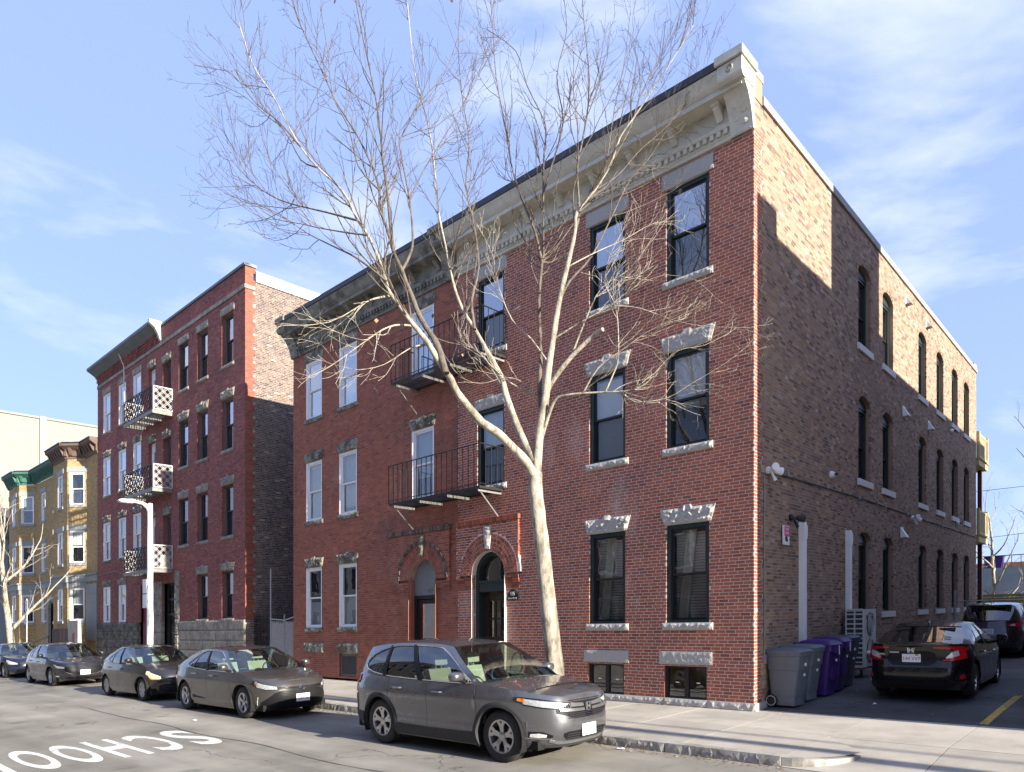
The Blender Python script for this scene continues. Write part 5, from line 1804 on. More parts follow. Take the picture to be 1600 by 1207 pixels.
paint("paint_steel", (0.145, 0.147, 0.156), 0.72, 0.29, 0.07)
paint("paint_bronze_grey", (0.085, 0.080, 0.075), 0.6, 0.33, 0.12)
paint("paint_soot", (0.020, 0.019, 0.020), 0.4, 0.35, 0.12)
paint("paint_graphite", (0.030, 0.030, 0.034), 0.5, 0.33, 0.10)
paint("paint_navy", (0.012, 0.018, 0.045), 0.4, 0.33, 0.1)
paint("paint_jet", (0.005, 0.005, 0.006), 0.0, 0.25, 0.02, 0.6)
paint("paint_jet_violet", (0.012, 0.009, 0.016), 0.3, 0.28, 0.03)
paint("paint_maroon_car", (0.05, 0.015, 0.018), 0.3, 0.3, 0.05)
plain("tyre_rubber", (0.030, 0.029, 0.028), 0.85, var=0.35, vs=12, bump=0.3, bs=120, dirt=((0.10, 0.09, 0.075), 5, 0.6, 0.5))
plain("alloy", (0.50, 0.50, 0.51), 0.28, metal=0.9, var=0.1)
plain("alloy_dark", (0.055, 0.055, 0.058), 0.35, metal=0.6, var=0.1)
plain("hub_cap", (0.42, 0.42, 0.43), 0.4, metal=0.5, var=0.12)
plain("chrome", (0.75, 0.75, 0.76), 0.10, metal=1.0, var=0.03)
plain("trim_black", (0.010, 0.010, 0.011), 0.45, var=0.2, spec=0.2)
plain("cladding", (0.032, 0.032, 0.033), 0.7, var=0.2, vs=20)
plain("well_black", (0.008, 0.008, 0.008), 0.9, var=0.2)
plain("seat_pale", (0.34, 0.35, 0.29), 0.85, var=0.1)
plain("seat_dark", (0.05, 0.05, 0.05), 0.85, var=0.1)
plain("dash_dark", (0.035, 0.035, 0.034), 0.7, var=0.1)
plain("lamp_red", (0.42, 0.010, 0.012), 0.15, var=0.2, vs=30, spec=0.6)
plain("lamp_amber", (0.70, 0.22, 0.02), 0.2, var=0.15, vs=30)
plain("lamp_white", (0.62, 0.63, 0.62), 0.12, metal=0.35, var=0.25, vs=24)
plain("plate_white", (0.72, 0.72, 0.72), 0.45, var=0.04)
plain("plate_grey_print", (0.42, 0.42, 0.45), 0.5, var=0.1)


def interp(tab, x):
    if x <= tab[0][0]:
        return tab[0][1]
    for (a, ya), (b_, yb) in zip(tab[:-1], tab[1:]):
        if x <= b_:
            t = (x - a) / (b_ - a)
            return ya + (yb - ya) * t
    return tab[-1][1]


def smooth_tab(tab, n=6):
    """monotone-ish refinement so that profile lines curve."""
    xs = [p[0] for p in tab]; ys = [p[1] for p in tab]
    m = []
    for i in range(len(xs)):
        if i == 0:
            m.append((ys[1] - ys[0]) / (xs[1] - xs[0]))
        elif i == len(xs) - 1:
            m.append((ys[-1] - ys[-2]) / (xs[-1] - xs[-2]))
        else:
            m.append(0.5 * ((ys[i + 1] - ys[i]) / (xs[i + 1] - xs[i]) + (ys[i] - ys[i - 1]) / (xs[i] - xs[i - 1])))
    out = []
    for i in range(len(xs) - 1):
        h = xs[i + 1] - xs[i]
        for k in range(n):
            t = k / n
            out.append((xs[i] + h * t, (2 * t**3 - 3 * t**2 + 1) * ys[i] + (t**3 - 2 * t**2 + t) * h * m[i] + (-2 * t**3 + 3 * t**2) * ys[i + 1] + (t**3 - t**2) * h * m[i + 1]))
    out.append((xs[-1], ys[-1]))
    return out


class Car:
    NF, NS = 12, 64

    def __init__(self, sp, root, M):
        self.sp, self.root, self.M = sp, root, M
        self.L, self.Wd = sp["L"], sp["W"]
        self.top = smooth_tab(sp["top"]); self.nose = smooth_tab(sp["nose"]); self.tail = smooth_tab(sp["tail"])
        self.prof = smooth_tab(sp.get("prof", [(0.15, .90), (0.27, .955), (0.36, .985), (0.46, .974), (0.62, .988), (0.76, 1.0), (0.84, .984), (0.95, .957), (1.15, .92)]))
        self.sm = self.L * 0.5
        self.nf, self.nr = sp.get("nf", 4.2), sp.get("nr", 5.0)
        self.sf, self.sr = sp.get("sf", 0.42), self.L - sp.get("sr", 0.36)
        self.axf, self.axr = sp["FO"], sp["FO"] + sp["WB"]
        self.R = sp["R"]; self.ra = sp.get("ra", self.R + 0.045)
        self.phf = math.acos(min(1, ((self.sm - self.sf) / self.sm) ** (self.nf / 2)))
        self.phr = math.acos(min(1, ((self.sr - self.sm) / self.sm) ** (self.nr / 2)))
        self.clr = sp.get("clr", 0.21)

    # --- surface of the lower body
    def half(self, s, z):
        if s < self.sm:
            a, n = self.sm - interp(self.nose, z), self.nf
            q = (self.sm - s) / a
        else:
            a, n = interp(self.tail, z) - self.sm, self.nr
            q = (s - self.sm) / a
        q = min(abs(q), 0.9999)
        return 0.5 * self.Wd * interp(self.prof, z) * (1 - q ** n) ** (1 / n)

    def surf(self, P, z, off=0.0):
        """P 0..1 round the nose, 1..2 along the side, 2..3 round the tail; left side (y > 0)."""
        if P < 1:
            ph = self.phf * P
            a, n = self.sm - interp(self.nose, z), self.nf
            cx, sy = math.cos(ph) ** (2 / n), math.sin(ph) ** (2 / n) if ph > 0 else 0.0
            s = self.sm - a * cx; y = 0.5 * self.Wd * interp(self.prof, z) * sy
            nx, ny = math.cos(ph) ** (2 - 2 / n), math.sin(ph) ** (2 - 2 / n) * (a / (0.5 * self.Wd))
            l = math.hypot(nx, ny) or 1
            return (self.L / 2 - s + off * nx / l, y + off * ny / l, z)
        if P > 2:
            ph = self.phr * (3 - P)
            a, n = interp(self.tail, z) - self.sm, self.nr
            cx, sy = math.cos(ph) ** (2 / n), math.sin(ph) ** (2 / n) if ph > 0 else 0.0
            s = self.sm + a * cx; y = 0.5 * self.Wd * interp(self.prof, z) * sy
            nx, ny = math.cos(ph) ** (2 - 2 / n), math.sin(ph) ** (2 - 2 / n) * (a / (0.5 * self.Wd))
            l = math.hypot(nx, ny) or 1
            return (self.L / 2 - s - off * nx / l, y + off * ny / l, z)
        s = self.sf + (self.sr - self.sf) * (P - 1)
        return (self.L / 2 - s, self.half(s, z) + off, z)

    def P(self, kind, val, z=0.7):
        if kind == 's':
            return 1 + (val - self.sf) / (self.sr - self.sf)
        lo, hi = (0.0, 1.0)
        for _ in range(40):
            m = 0.5 * (lo + hi)
            y = self.surf(m if kind == 'y' else 3 - m, z)[1]
            if y < val:
                lo = m
            else:
                hi = m
        return lo if kind == 'y' else 3 - lo

    def s_of(self, P, z):
        return self.L / 2 - self.surf(P, z)[0]

    def zbot(self, P):
        s = self.s_of(P, 0.4)
        zb = interp(self.sp["bot"], s)
        for ax in (self.axf, self.axr):
            d = abs(s - ax)
            if d < self.ra:
                zb = max(zb, self.R + math.sqrt(self.ra**2 - d**2))
        return zb

    def ztop(self, P):
        return interp(self.top, self.s_of(P, 0.85))

    def add(self, name, mb, mat, parent=None, smooth=38, mirror=False, label=None):
        if mirror:
            n = len(mb.v)
            mb.v += [(x, -y, z) for x, y, z in mb.v]
            fs, ms, ts = list(mb.f), list(mb.m), list(mb.t)
            mb.f += [tuple(reversed([i + n for i in f])) for f in fs]; mb.m += ms; mb.t += ts
        mats = [MT[m] for m in mat] if isinstance(mat, (list, tuple)) else MT[mat]
        o = link(name, mb.mesh(name, mats, None, smooth), parent or self.root)
        return o

    def panel(self, Ps, name, mat, zlo=None, zhi=None, rows=12, off=0.0, sides=(1, -1), parent=None, join=False):
        out = []
        for sd in sides:
            b = MB()
            g = []
            for P in Ps:
                z0 = zlo(P) if zlo else self.zbot(P)
                z1 = zhi(P) if zhi else self.ztop(P)
                col = []
                for r in range(rows + 1):
                    t = r / rows
                    z = z0 + (z1 - z0) * t
                    x, y, z = self.surf(P, z, off)
                    col.append((x, sd * y, z))
                g.append(col)
            for i in range(len(g) - 1):
                for r in range(rows):
                    b.quad(g[i][r], g[i + 1][r], g[i + 1][r + 1], g[i][r + 1])
            out.append(self.add(name, b, mat, parent))
        return out

    def patch(self, name, mat, st, off=0.008, n=5, rows=4, sides=(1, -1), parent=None, skirt=True, smooth=38, joined=False):
        """strip on the body: stations (kind, value, zlo, zhi) joined by straight edges."""
        pts = [(self.P(k, v, 0.5 * (a + c)), a, c) for k, v, a, c in st]
        cols = []
        for (pa, a0, c0), (pb, a1, c1) in zip(pts[:-1], pts[1:]):
            for k in range(n):
                t = k / n
                cols.append((pa + (pb - pa) * t, a0 + (a1 - a0) * t, c0 + (c1 - c0) * t))
        cols.append(pts[-1])
        res = []
        full = MB()
        for sd in sides:
            b = full if joined else MB()
            G, H = [], []
            for (P, a, c) in cols:
                G.append([self.surf(P, a + (c - a) * r / rows, off) for r in range(rows + 1)])
                H.append([self.surf(P, a + (c - a) * r / rows, -0.01) for r in range(rows + 1)])
            f = lambda p: (p[0], sd * p[1], p[2])
            for i in range(len(G) - 1):
                for r in range(rows):
                    b.quad(f(G[i][r]), f(G[i + 1][r]), f(G[i + 1][r + 1]), f(G[i][r + 1]))
                if skirt:
                    b.quad(f(G[i][0]), f(G[i + 1][0]), f(H[i + 1][0]), f(H[i][0])); b.quad(f(G[i][-1]), f(G[i + 1][-1]), f(H[i + 1][-1]), f(H[i][-1]))
            if skirt:
                for i in (0, -1):
                    for r in range(rows):
                        b.quad(f(G[i][r]), f(G[i][r + 1]), f(H[i][r + 1]), f(H[i][r]))
            if not joined:
                res.append(self.add(name, b, mat, parent, smooth))
        if joined:
            res.append(self.add(name, full, mat, parent, smooth))
        return res

    def build(self):
        sp = self.sp
        body = sp["paint"]
        L, Wd = self.L, self.Wd
        # columns
        front = [i / self.NF for i in range(self.NF)]
        rear = [2 + (i + 1) / self.NF for i in range(self.NF)]
        gap = 0.0035
        cuts = sp["cuts"]                      # s of panel gaps: fender|front door|rear door|quarter
        edges = [self.sf] + list(cuts) + [self.sr]
        names = ["fender"] + ["front_door", "rear_door"][:len(cuts) - 1] + ["rear_quarter"]
        par = {}
        for k, nm in enumerate(names):
            s0 = edges[k] + (gap if k else 0); s1 = edges[k + 1] - (gap if k < len(names) - 1 else 0)
            extra = []
            for ax in (self.axf, self.axr):
                extra += [ax + self.ra * math.cos(math.pi * i / 18) for i in range(19)] + [ax - self.ra - 1e-4, ax + self.ra + 1e-4]
            m = max(3, int((s1 - s0) / 0.09))
            ss = sorted(set([s0 + (s1 - s0) * i / m for i in range(m + 1)] + [s for s in extra if s0 < s < s1]))
            Ps = [self.P('s', s) for s in ss]
            if k == 0:
                Ps = front + Ps
            if k == len(names) - 1:
                Ps = Ps + rear
            par[nm] = self.panel(Ps, {"fender": "front_body", "rear_quarter": "rear_body"}.get(nm, nm), body)
        # dark liner behind the gaps
        Ps = [1 + i / 40 for i in range(41)]
        self.panel(Ps, "inner_body", "well_black", zlo=lambda P: max(self.zbot(P), self.clr), zhi=lambda P: self.ztop(P) - 0.03, rows=3, off=-0.018)
        # hood and deck
        cr = sp.get("crown", 0.045)

        def lid(Ps, name, c0):
            b = MB()
            g = []
            for P in Ps:
                z = self.ztop(P)
                x, y, z = self.surf(P, z)
                row = []
                for j in range(17):
                    f = -1 + j / 8
                    row.append((x, f * y, z + c0 * (1 - abs(f) ** 2.6) * min(1, y / (0.42 * Wd))))
                g.append(row)
            for i in range(len(g) - 1):
                for j in range(16):
                    b.quad(g[i][j], g[i + 1][j], g[i + 1][j + 1], g[i][j + 1])
            return self.add(name, b, body)
        sc, srr = sp["cowl"], sp["rear_base"]
        n = 16
        hood = lid(front + [1 + (self.P('s', sc + 0.18) - 1) * i / n for i in range(n + 1)], "hood", cr)
        if srr < L - 0.12:
            p0 = self.P('s', srr - 0.15)
            lid([p0 + (2 - p0) * i / 8 for i in range(9)] + rear, "trunk_lid", cr * 0.8)
        else:
            lid([2.0 - 0.02] + rear, "tailgate_ledge", 0.01)
        # greenhouse
        sw, sb = sp["roof_front"], sp["roof_rear"]
        zr = smooth_tab(sp["roof"])
        tum = sp.get("tumble", 0.17)
        bow0, bow1 = sp.get("bow", 0.16), sp.get("bow_rear", 0.12)

        def base(g):
            s = sc + (srr - sc) * g
            z = interp(self.top, s) - 0.004
            return s, min(self.half(s, z), Wd * 0.5 * 0.945) - 0.012, z

        def topp(g):
            s = sw + (sb - sw) * g
            z = interp(zr, s)
            f = min(1, 0.90 + 0.10 * math.sin(math.pi * min(1, max(0, (g + 0.12) / 1.2))))
            return s, (Wd * 0.5 - tum) * f, z

        def gh(g, h, off=0.0):
            a, c = base(g), topp(g)
            bul = 0.030 * math.sin(math.pi * h)
            hz = h
            return (L / 2 - (a[0] + (c[0] - a[0]) * h), a[1] + (c[1] - a[1]) * (h ** 1.12) + bul + off, a[2] + (c[2] - a[2]) * hz)
        self.gh = gh
        wins = sp["windows"]                 # list of (name, [(g, h0, h1), ...], glass)
        cols = sorted(set([0.0, 1.0] + [round(g, 4) for w in wins for (g, _a, _b) in w[1]] + [i / 26 for i in range(27)]))

        def wat(g0, g1):
            m = 0.5 * (g0 + g1)
            for w in wins:
                if w[1][0][0] - 1e-6 <= g0 and g1 <= w[1][-1][0] + 1e-6:
                    return w
            return None
        for sd in (1, -1):
            fr_ = MB()
            glass = {w[0] + str(i): MB() for i, w in enumerate(wins)}
            for g0, g1 in zip(cols[:-1], cols[1:]):
                w = wat(g0, g1)
                f = lambda p: (p[0], sd * p[1], p[2])
                def strip(b, fa, fb, rows, off=0.0):
                    for r in range(rows):
                        pts = []
                        for g, (a, c) in ((g0, fa), (g1, fb)):
                            pts.append([gh(g, a + (c - a) * t / rows, off) for t in (r, r + 1)])
                        b.quad(f(pts[0][0]), f(pts[1][0]), f(pts[1][1]), f(pts[0][1]))
                if w is None:
                    strip(fr_, (0, 1), (0, 1), 6)
                else:
                    ta = [(g, a) for g, a, c in w[1]]; tb = [(g, c) for g, a, c in w[1]]
                    a0, a1, c0, c1 = interp(ta, g0), interp(ta, g1), interp(tb, g0), interp(tb, g1)
                    strip(fr_, (0, a0), (0, a1), 1); strip(fr_, (c0, 1), (c1, 1), 2)
                    strip(glass[w[0] + str(wins.index(w))], (a0, c0), (a1, c1), 5, -0.012)
            self.add("pillar_frame", fr_, body)
            for i, w in enumerate(wins):
                pr = par.get(w[0], par["rear_quarter"])
                self.add("side_window", glass[w[0] + str(i)], w[2])
                if sp.get("chrome_line"):
                    pl_ = [gh(g, a, 0.004) for g, a, c in w[1]]
                    b = MB(); b.tube([(p[0], sd * p[1], p[2]) for p in pl_], 0.009, 5); self.add("window_trim", b, sp["chrome_line"])
                    pl_ = [gh(g, c, 0.004) for g, a, c in w[1]]
                    b = MB(); b.tube([(p[0], sd * p[1], p[2]) for p in pl_], 0.009, 5); self.add("window_trim", b, sp["chrome_line"])
        # black B pillars
        for gp in sp.get("bpillars", []):
            for sd in (1, -1):
                b = MB()
                for r in range(6):
                    q = [gh(gp[0], r / 6 * 0.93 + 0.02, 0.004), gh(gp[1], r / 6 * 0.93 + 0.02, 0.004), gh(gp[1], (r + 1) / 6 * 0.93 + 0.02, 0.004), gh(gp[0], (r + 1) / 6 * 0.93 + 0.02, 0.004)]
                    b.quad(*[(p[0], sd * p[1], p[2]) for p in q])
                self.add("door_pillar", b, "trim_black")

        def screen(g, bow, name, mat, sgn):
            b = MB()
            G = []
            for r in range(9):
                h = r / 8
                x, y, z = gh(g, h)
                row = []
                for j in range(15):
                    f = -1 + j / 7
                    row.append((x + sgn * bow * (1 - f * f) * (1 - 0.45 * h), f * y, z + 0.02 * h * (1 - f * f)))
                G.append(row)
            for r in range(8):
                for j in range(14):
                    b.quad(G[r][j], G[r][j + 1], G[r + 1][j + 1], G[r + 1][j])
            o = self.add(name, b, mat)
            if sp.get("screen_rim", True):
                bb = MB()
                bb.tube([G[0][j] for j in range(15)], 0.014, 6); bb.tube([G[8][j] for j in range(15)], 0.012, 6)
                self.add("screen_rim", bb, "trim_black", o)
            return G
        Gw = screen(0.0, bow0, "windscreen", sp.get("screen_glass", "car_glass"), 1)
        Gr = screen(1.0, bow1, "rear_window", sp.get("rear_glass", "car_glass"), -1)
        # roof
        b = MB()
        G = []
        for i in range(21):
            g = i / 20
            x, y, z = gh(g, 1.0)
            row = []
            for j in range(15):
                f = -1 + j / 7
                bx = bow0 * 0.55 * (1 - f * f) * max(0, 1 - g / 0.35) - bow1 * 0.55 * (1 - f * f) * max(0, 1 - (1 - g) / 0.35)
                row.append((x + bx, f * y, z + 0.02 * (1 - f * f) + sp.get("roof_crown", 0.035) * (1 - f ** 4) * math.sin(math.pi * min(1, max(0.0, g * 0.94 + 0.03)))))
            G.append(row)
        for i in range(20):
            for j in range(14):
                b.quad(G[i][j], G[i][j + 1], G[i + 1][j + 1], G[i + 1][j])
        self.add("roof", b, body)
        # floor, wells, cabin
        b = MB(); b.box(-L / 2 + 0.25, L / 2 - 0.30, -Wd * 0.40, Wd * 0.40, self.clr - 0.02, self.clr + 0.10)
        self.add("underbody", b, "well_black", smooth=None)
        b = MB(); b.box(L / 2 - srr + 0.15, L / 2 - sc - 0.35, -Wd * 0.43, Wd * 0.43, 0.42, 0.50)
        self.add("cabin_floor", b, "dash_dark", smooth=None)
        zb = interp(self.top, sc + 0.5)
        b = MB(); b.prism([(L / 2 - sc - 0.02, zb - 0.02), (L / 2 - sc - 0.62, zb - 0.02), (L / 2 - sc - 0.70, zb - 0.12), (L / 2 - sc - 0.62, 0.5), (L / 2 - sc - 0.02, 0.5)], -Wd * 0.42, Wd * 0.42)
        self.add("dashboard", b, "dash_dark", smooth=None)
        seat = sp.get("seat", "seat_dark")
        for (s_, ys, rec) in ((sc + 1.30, (0.36, -0.36), 0.16), (sc + 2.15, (0.38, -0.38), 0.16)):
            if s_ > srr - 0.1:
                continue
            for y in ys:
                b = MB()
                x = L / 2 - s_
                b.prism([(x, 0.55), (x + 0.46, 0.58), (x + 0.46, 0.68), (x + 0.02, 0.66), (x - rec, zb + 0.16), (x - rec - 0.10, zb + 0.16), (x - 0.14, 0.6)], y - 0.23, y + 0.23)
                st_ = self.add("seat", b, seat, smooth=None)
                b = MB()
                b.prism([(x - rec - 0.03, zb + 0.20), (x - rec + 0.05, zb + 0.22), (x - rec + 0.03, zb + 0.38), (x - rec - 0.06, zb + 0.38)], y - 0.13, y + 0.13)
                b.tube([(x - rec - 0.03, y - 0.06, zb + 0.1), (x - rec - 0.02, y - 0.06, zb + 0.24)], 0.01, 5); b.tube([(x - rec - 0.03, y + 0.06, zb + 0.1), (x - rec - 0.02, y + 0.06, zb + 0.24)], 0.01, 5)
                self.add("headrest", b, seat, st_, smooth=None)
        b = MB()
        ring = []
        cx, cy, cz = L / 2 - sc - 0.80, 0.36, zb - 0.02
        for i in range(21):
            a = 2 * math.pi * i / 20
            ring.append((cx - 0.19 * math.sin(a) * 0.42, cy + 0.19 * math.cos(a), cz + 0.19 * math.sin(a) * 0.9))
        b.tube(ring, 0.016, 6, caps=False); b.tube([ring[0], (cx + 0.03, cy, cz - 0.02), ring[10]], 0.014, 5)
        self.add("steering_wheel", b, "dash_dark")
        x, y, z = gh(0.02, 0.86)
        b = MB(); b.box(x - 0.10, x - 0.06, -0.12, 0.12, z - 0.06, z + 0.02); self.add("rear_view_mirror", b, "trim_black", smooth=None)
        # wheels
        for ax in (self.axf, self.axr):
            for sd in (1, -1):
                self.wheel(L / 2 - ax, sd, sp["rim"])
                b = MB()
                yo = self.half(ax, self.R + self.ra) - 0.02
                r1 = self.ra + 0.004
                arc = [(r1 * math.cos(t), r1 * math.sin(t)) for t in [R(-25 + 230 * i / 16) for i in range(17)]]
                for (xa, za), (xb, zb_) in zip(arc[:-1], arc[1:]):
                    b.quad((L / 2 - ax + xa, sd * yo, self.R + za), (L / 2 - ax + xb, sd * yo, self.R + zb_), (L / 2 - ax + xb, sd * (yo - 0.36), self.R + zb_), (L / 2 - ax + xa, sd * (yo - 0.36), self.R + za))
                b.poly([(L / 2 - ax + xa, sd * (yo - 0.36), self.R + za) for xa, za in arc])
                self.add("wheel_well", b, "well_black", smooth=None)
        # mirrors
        for sd in (1, -1):
            gx, gy, gz = gh(sp.get("mirror_g", 0.10), 0.06)
            b = MB()
            m = sp.get("mirror", 0.11)
            for i, (dx, sc_) in enumerate(((0.075, 0.55), (0.05, 0.86), (0.0, 1.0), (-0.055, 0.98))):
                for k in range(12):
                    a = 2 * math.pi * k / 12
                    ca, sa = abs(math.cos(a)) ** 0.7 * (1 if math.cos(a) >= 0 else -1), abs(math.sin(a)) ** 0.7 * (1 if math.sin(a) >= 0 else -1)
                    b.v.append((gx + dx + 0.03, sd * (gy + 0.05 + m + m * sc_ * ca), gz + 0.09 + 0.072 * sc_ * sa))
            for i in range(3):
                for k in range(12):
                    b.f.append((i * 12 + k, i * 12 + (k + 1) % 12, (i + 1) * 12 + (k + 1) % 12, (i + 1) * 12 + k)); b.m.append(0); b.t.append(0.5)
            b.f.append(tuple(range(12))); b.m.append(0); b.t.append(0.5)
            b.f.append(tuple(range(36, 48))); b.m.append(0); b.t.append(0.5)
            mo = self.add("wing_mirror", b, sp.get("mirror_mat", body), smooth=50)
            b = MB(); b.tube([(gx + 0.02, sd * (gy - 0.03), gz + 0.0), (gx + 0.02, sd * (gy + 0.10), gz + 0.035)], [0.035, 0.028], 8)
            self.add("mirror_arm", b, "trim_black", mo)
        # handles
        for k, s in enumerate(sp["handles"]):
            for sd in (1, -1):
                z = sp["handle_z"] + 0.02 * k
                b = MB()
                ps = [self.surf(self.P('s', s + dx), z, o) for dx, o in ((-0.10, 0.002), (-0.085, 0.035), (0.085, 0.035), (0.10, 0.002))]
                b.tube([(p[0], sd * p[1], p[2]) for p in ps], [0.014, 0.016, 0.016, 0.014], 6)
                self.add("door_handle", b, sp.get("handle_mat", body), par[("front_door", "rear_door")[k]][0 if sd > 0 else 1])

    def wheel(self, x, sd, style):
        Rr = self.R
        yo = self.half(self.L / 2 - x, 0.62) - self.sp.get("inset", 0.018)
        w = self.sp.get("tw", 0.215)
        rr = Rr * self.sp.get("rimf", 0.66)
        b = MB()
        prof = [(rr - 0.012, yo - 0.018), (rr + 0.01, yo - 0.006), (rr + 0.5 * (Rr - rr), yo + 0.002), (Rr - 0.025, yo - 0.012), (Rr, yo - 0.045), (Rr, yo - w + 0.045), (Rr - 0.03, yo - w + 0.01), (rr, yo - w + 0.01)]
        b.lathe([(r, h) for r, h in prof], 40, 'y', c=(x, 0, Rr))
        # tread grooves
        b.v = [(px, sd * py, pz) for px, py, pz in b.v]
        ty = self.add("wheel", b, "tyre_rubber", smooth=35)
        b = MB()
        b.lathe([(rr - 0.002, yo - 0.014), (rr - 0.03, yo - 0.02), (rr - 0.045, yo - 0.07), (rr - 0.05, yo - 0.16)], 40, 'y', c=(x, 0, Rr))
        b.v = [(px, sd * py, pz) for px, py, pz in b.v]
        self.add("rim", b, "alloy" if style != "cap" else "hub_cap", ty, smooth=35)
        b = MB(); b.lathe([(0, yo - 0.10), (rr - 0.05, yo - 0.10)], 24, 'y', c=(x, 0, Rr)); b.lathe([(0, yo - 0.09), (rr * 0.62, yo - 0.09)], 24, 'y', c=(x, 0, Rr), m=1)
        b.v = [(px, sd * py, pz) for px, py, pz in b.v]
        self.add("brake_disc", b, ["well_black", "alloy_dark"], ty, smooth=None)
        b = MB()
        ro, y1 = rr - 0.02, yo - 0.022

        def spoke(a0, a1, w0, w1, r0, r1, ya, yb, m=0, th=0.02):
            d0, d1 = Vector((math.cos(a0), 0, math.sin(a0))), Vector((math.cos(a1), 0, math.sin(a1)))
            n0, n1 = Vector((-math.sin(a0), 0, math.cos(a0))), Vector((-math.sin(a1), 0, math.cos(a1)))
            P = [d0 * r0 - n0 * w0, d1 * r1 - n1 * w1, d1 * r1 + n1 * w1, d0 * r0 + n0 * w0]
            Y = [ya, yb, yb, ya]
            k = len(b.v)
            b.v += [(x + p.x, yy, Rr + p.z) for p, yy in zip(P, Y)] + [(x + p.x, yy - th, Rr + p.z) for p, yy in zip(P, Y)]
            for q in ((0, 1, 2, 3), (0, 4, 5, 1), (1, 5, 6, 2), (2, 6, 7, 3), (3, 7, 4, 0)):
                b.f.append(tuple(k + i for i in q)); b.m.append(m); b.t.append(0.5)
        if style == "hex":                       # five hooked double spokes
            for i in range(5):
                a = 2 * math.pi * i / 5 + 0.3
                spoke(a, a, 0.030, 0.040, 0.05, ro * 0.62, y1 - 0.02, y1 - 0.006)
                spoke(a + 0.02, a + 0.30, 0.030, 0.026, ro * 0.56, ro, y1 - 0.007, y1)
                spoke(a - 0.02, a - 0.22, 0.030, 0.026, ro * 0.56, ro, y1 - 0.007, y1)
        elif style == "ten":
            for i in range(5):
                a = 2 * math.pi * i / 5 + 0.2
                spoke(a - 0.10, a - 0.13, 0.014, 0.022, 0.05, ro, y1 - 0.03, y1); spoke(a + 0.10, a + 0.13, 0.014, 0.022, 0.05, ro, y1 - 0.03, y1)
        elif style == "cap":
            for i in range(6):
                a = 2 * math.pi * i / 6
                spoke(a, a, 0.035, 0.055, 0.04, ro, y1 - 0.012, y1)
        elif style == "dark":
            for i in range(10):
                a = 2 * math.pi * i / 10
                spoke(a, a + 0.12, 0.014, 0.020, 0.05, ro, y1 - 0.03, y1)
        b.lathe([(0, y1 - 0.006), (0.035, y1 - 0.006), (0.06, y1 - 0.014), (0.065, y1 - 0.05)], 18, 'y', c=(x, 0, Rr))
        b.v = [(px, sd * py, pz) for px, py, pz in b.v]
        self.add("spokes", b, {"cap": "hub_cap", "dark": "alloy_dark"}.get(style, "alloy"), ty, smooth=30)

    # --- details
    def arch_lip(self, mat, width=0.07, off=0.012):
        for ax in (self.axf, self.axr):
            for sd in (1, -1):
                b = MB()
                N = 26
                G = []
                for i in range(N + 1):
                    t = R(-22 + 224 * i / N)
                    row = []
                    for k in range(4):
                        r = self.ra - 0.012 + width * k / 3
                        s, z = ax + r * math.cos(t), self.R + r * math.sin(t)
                        zz = max(z, 0.16)
                        o = off if k < 3 else 0.0
                        row.append((self.L / 2 - s, sd * (self.half(s, zz) + o), zz))
                    G.append(row)
                for i in range(N):
                    for k in range(3):
                        b.quad(G[i][k], G[i + 1][k], G[i + 1][k + 1], G[i][k + 1])
                    b.quad(G[i][0], G[i + 1][0], (G[i + 1][0][0], G[i + 1][0][1] - sd * 0.05, G[i + 1][0][2]), (G[i][0][0], G[i][0][1] - sd * 0.05, G[i][0][2]))
                self.add("arch_cladding", b, mat, smooth=40)

    def plate(self, end, z, text=None, yellow=False):
        P = 0.0 if end == 'front' else 3.0
        x, _, _ = self.surf(P, z)
        sg = 1 if end == 'front' else -1
        x += sg * 0.022
        b = MB(); b.box(min(x, x - sg * 0.012), max(x, x - sg * 0.012), -0.155, 0.155, z - 0.08, z + 0.08)
        p = self.add("licence_plate", b, "plate_white", smooth=None)
        M3 = Matrix(((0, sg, 0), (sg, 0, 0), (0, 0, 1)))
        M3.col[0] = (0, sg, 0); M3.col[1] = (sg, 0, 0); M3.col[2] = (0, 0, 1)
        if text:
            me = lettering(text, 0.092, M3, "print_red", 0.001, squash=0.92)
            link("lettering", me, p, (x + sg * 0.002, 0, z - 0.008))
            me = lettering("MASSACHUSETTS" if False else "", 0.02, M3, "print_red", 0.001) if False else None
        else:
            b = MB()
            for i in range(6):
                y = -0.105 + 0.042 * i
                b.box(x, x + sg * 0.0015, y - 0.011, y + 0.011, z - 0.035, z + 0.03)
            self.add("plate_marks", b, "plate_grey_print", p, smooth=None)
        if yellow:
            b = MB(); b.box(min(x, x + sg * 0.0018), max(x, x + sg * 0.0018), sg * 0.09 - 0.03, sg * 0.09 + 0.03, z + 0.05, z + 0.078)
            self.add("sticker", b, "line_yellow", p, smooth=None)

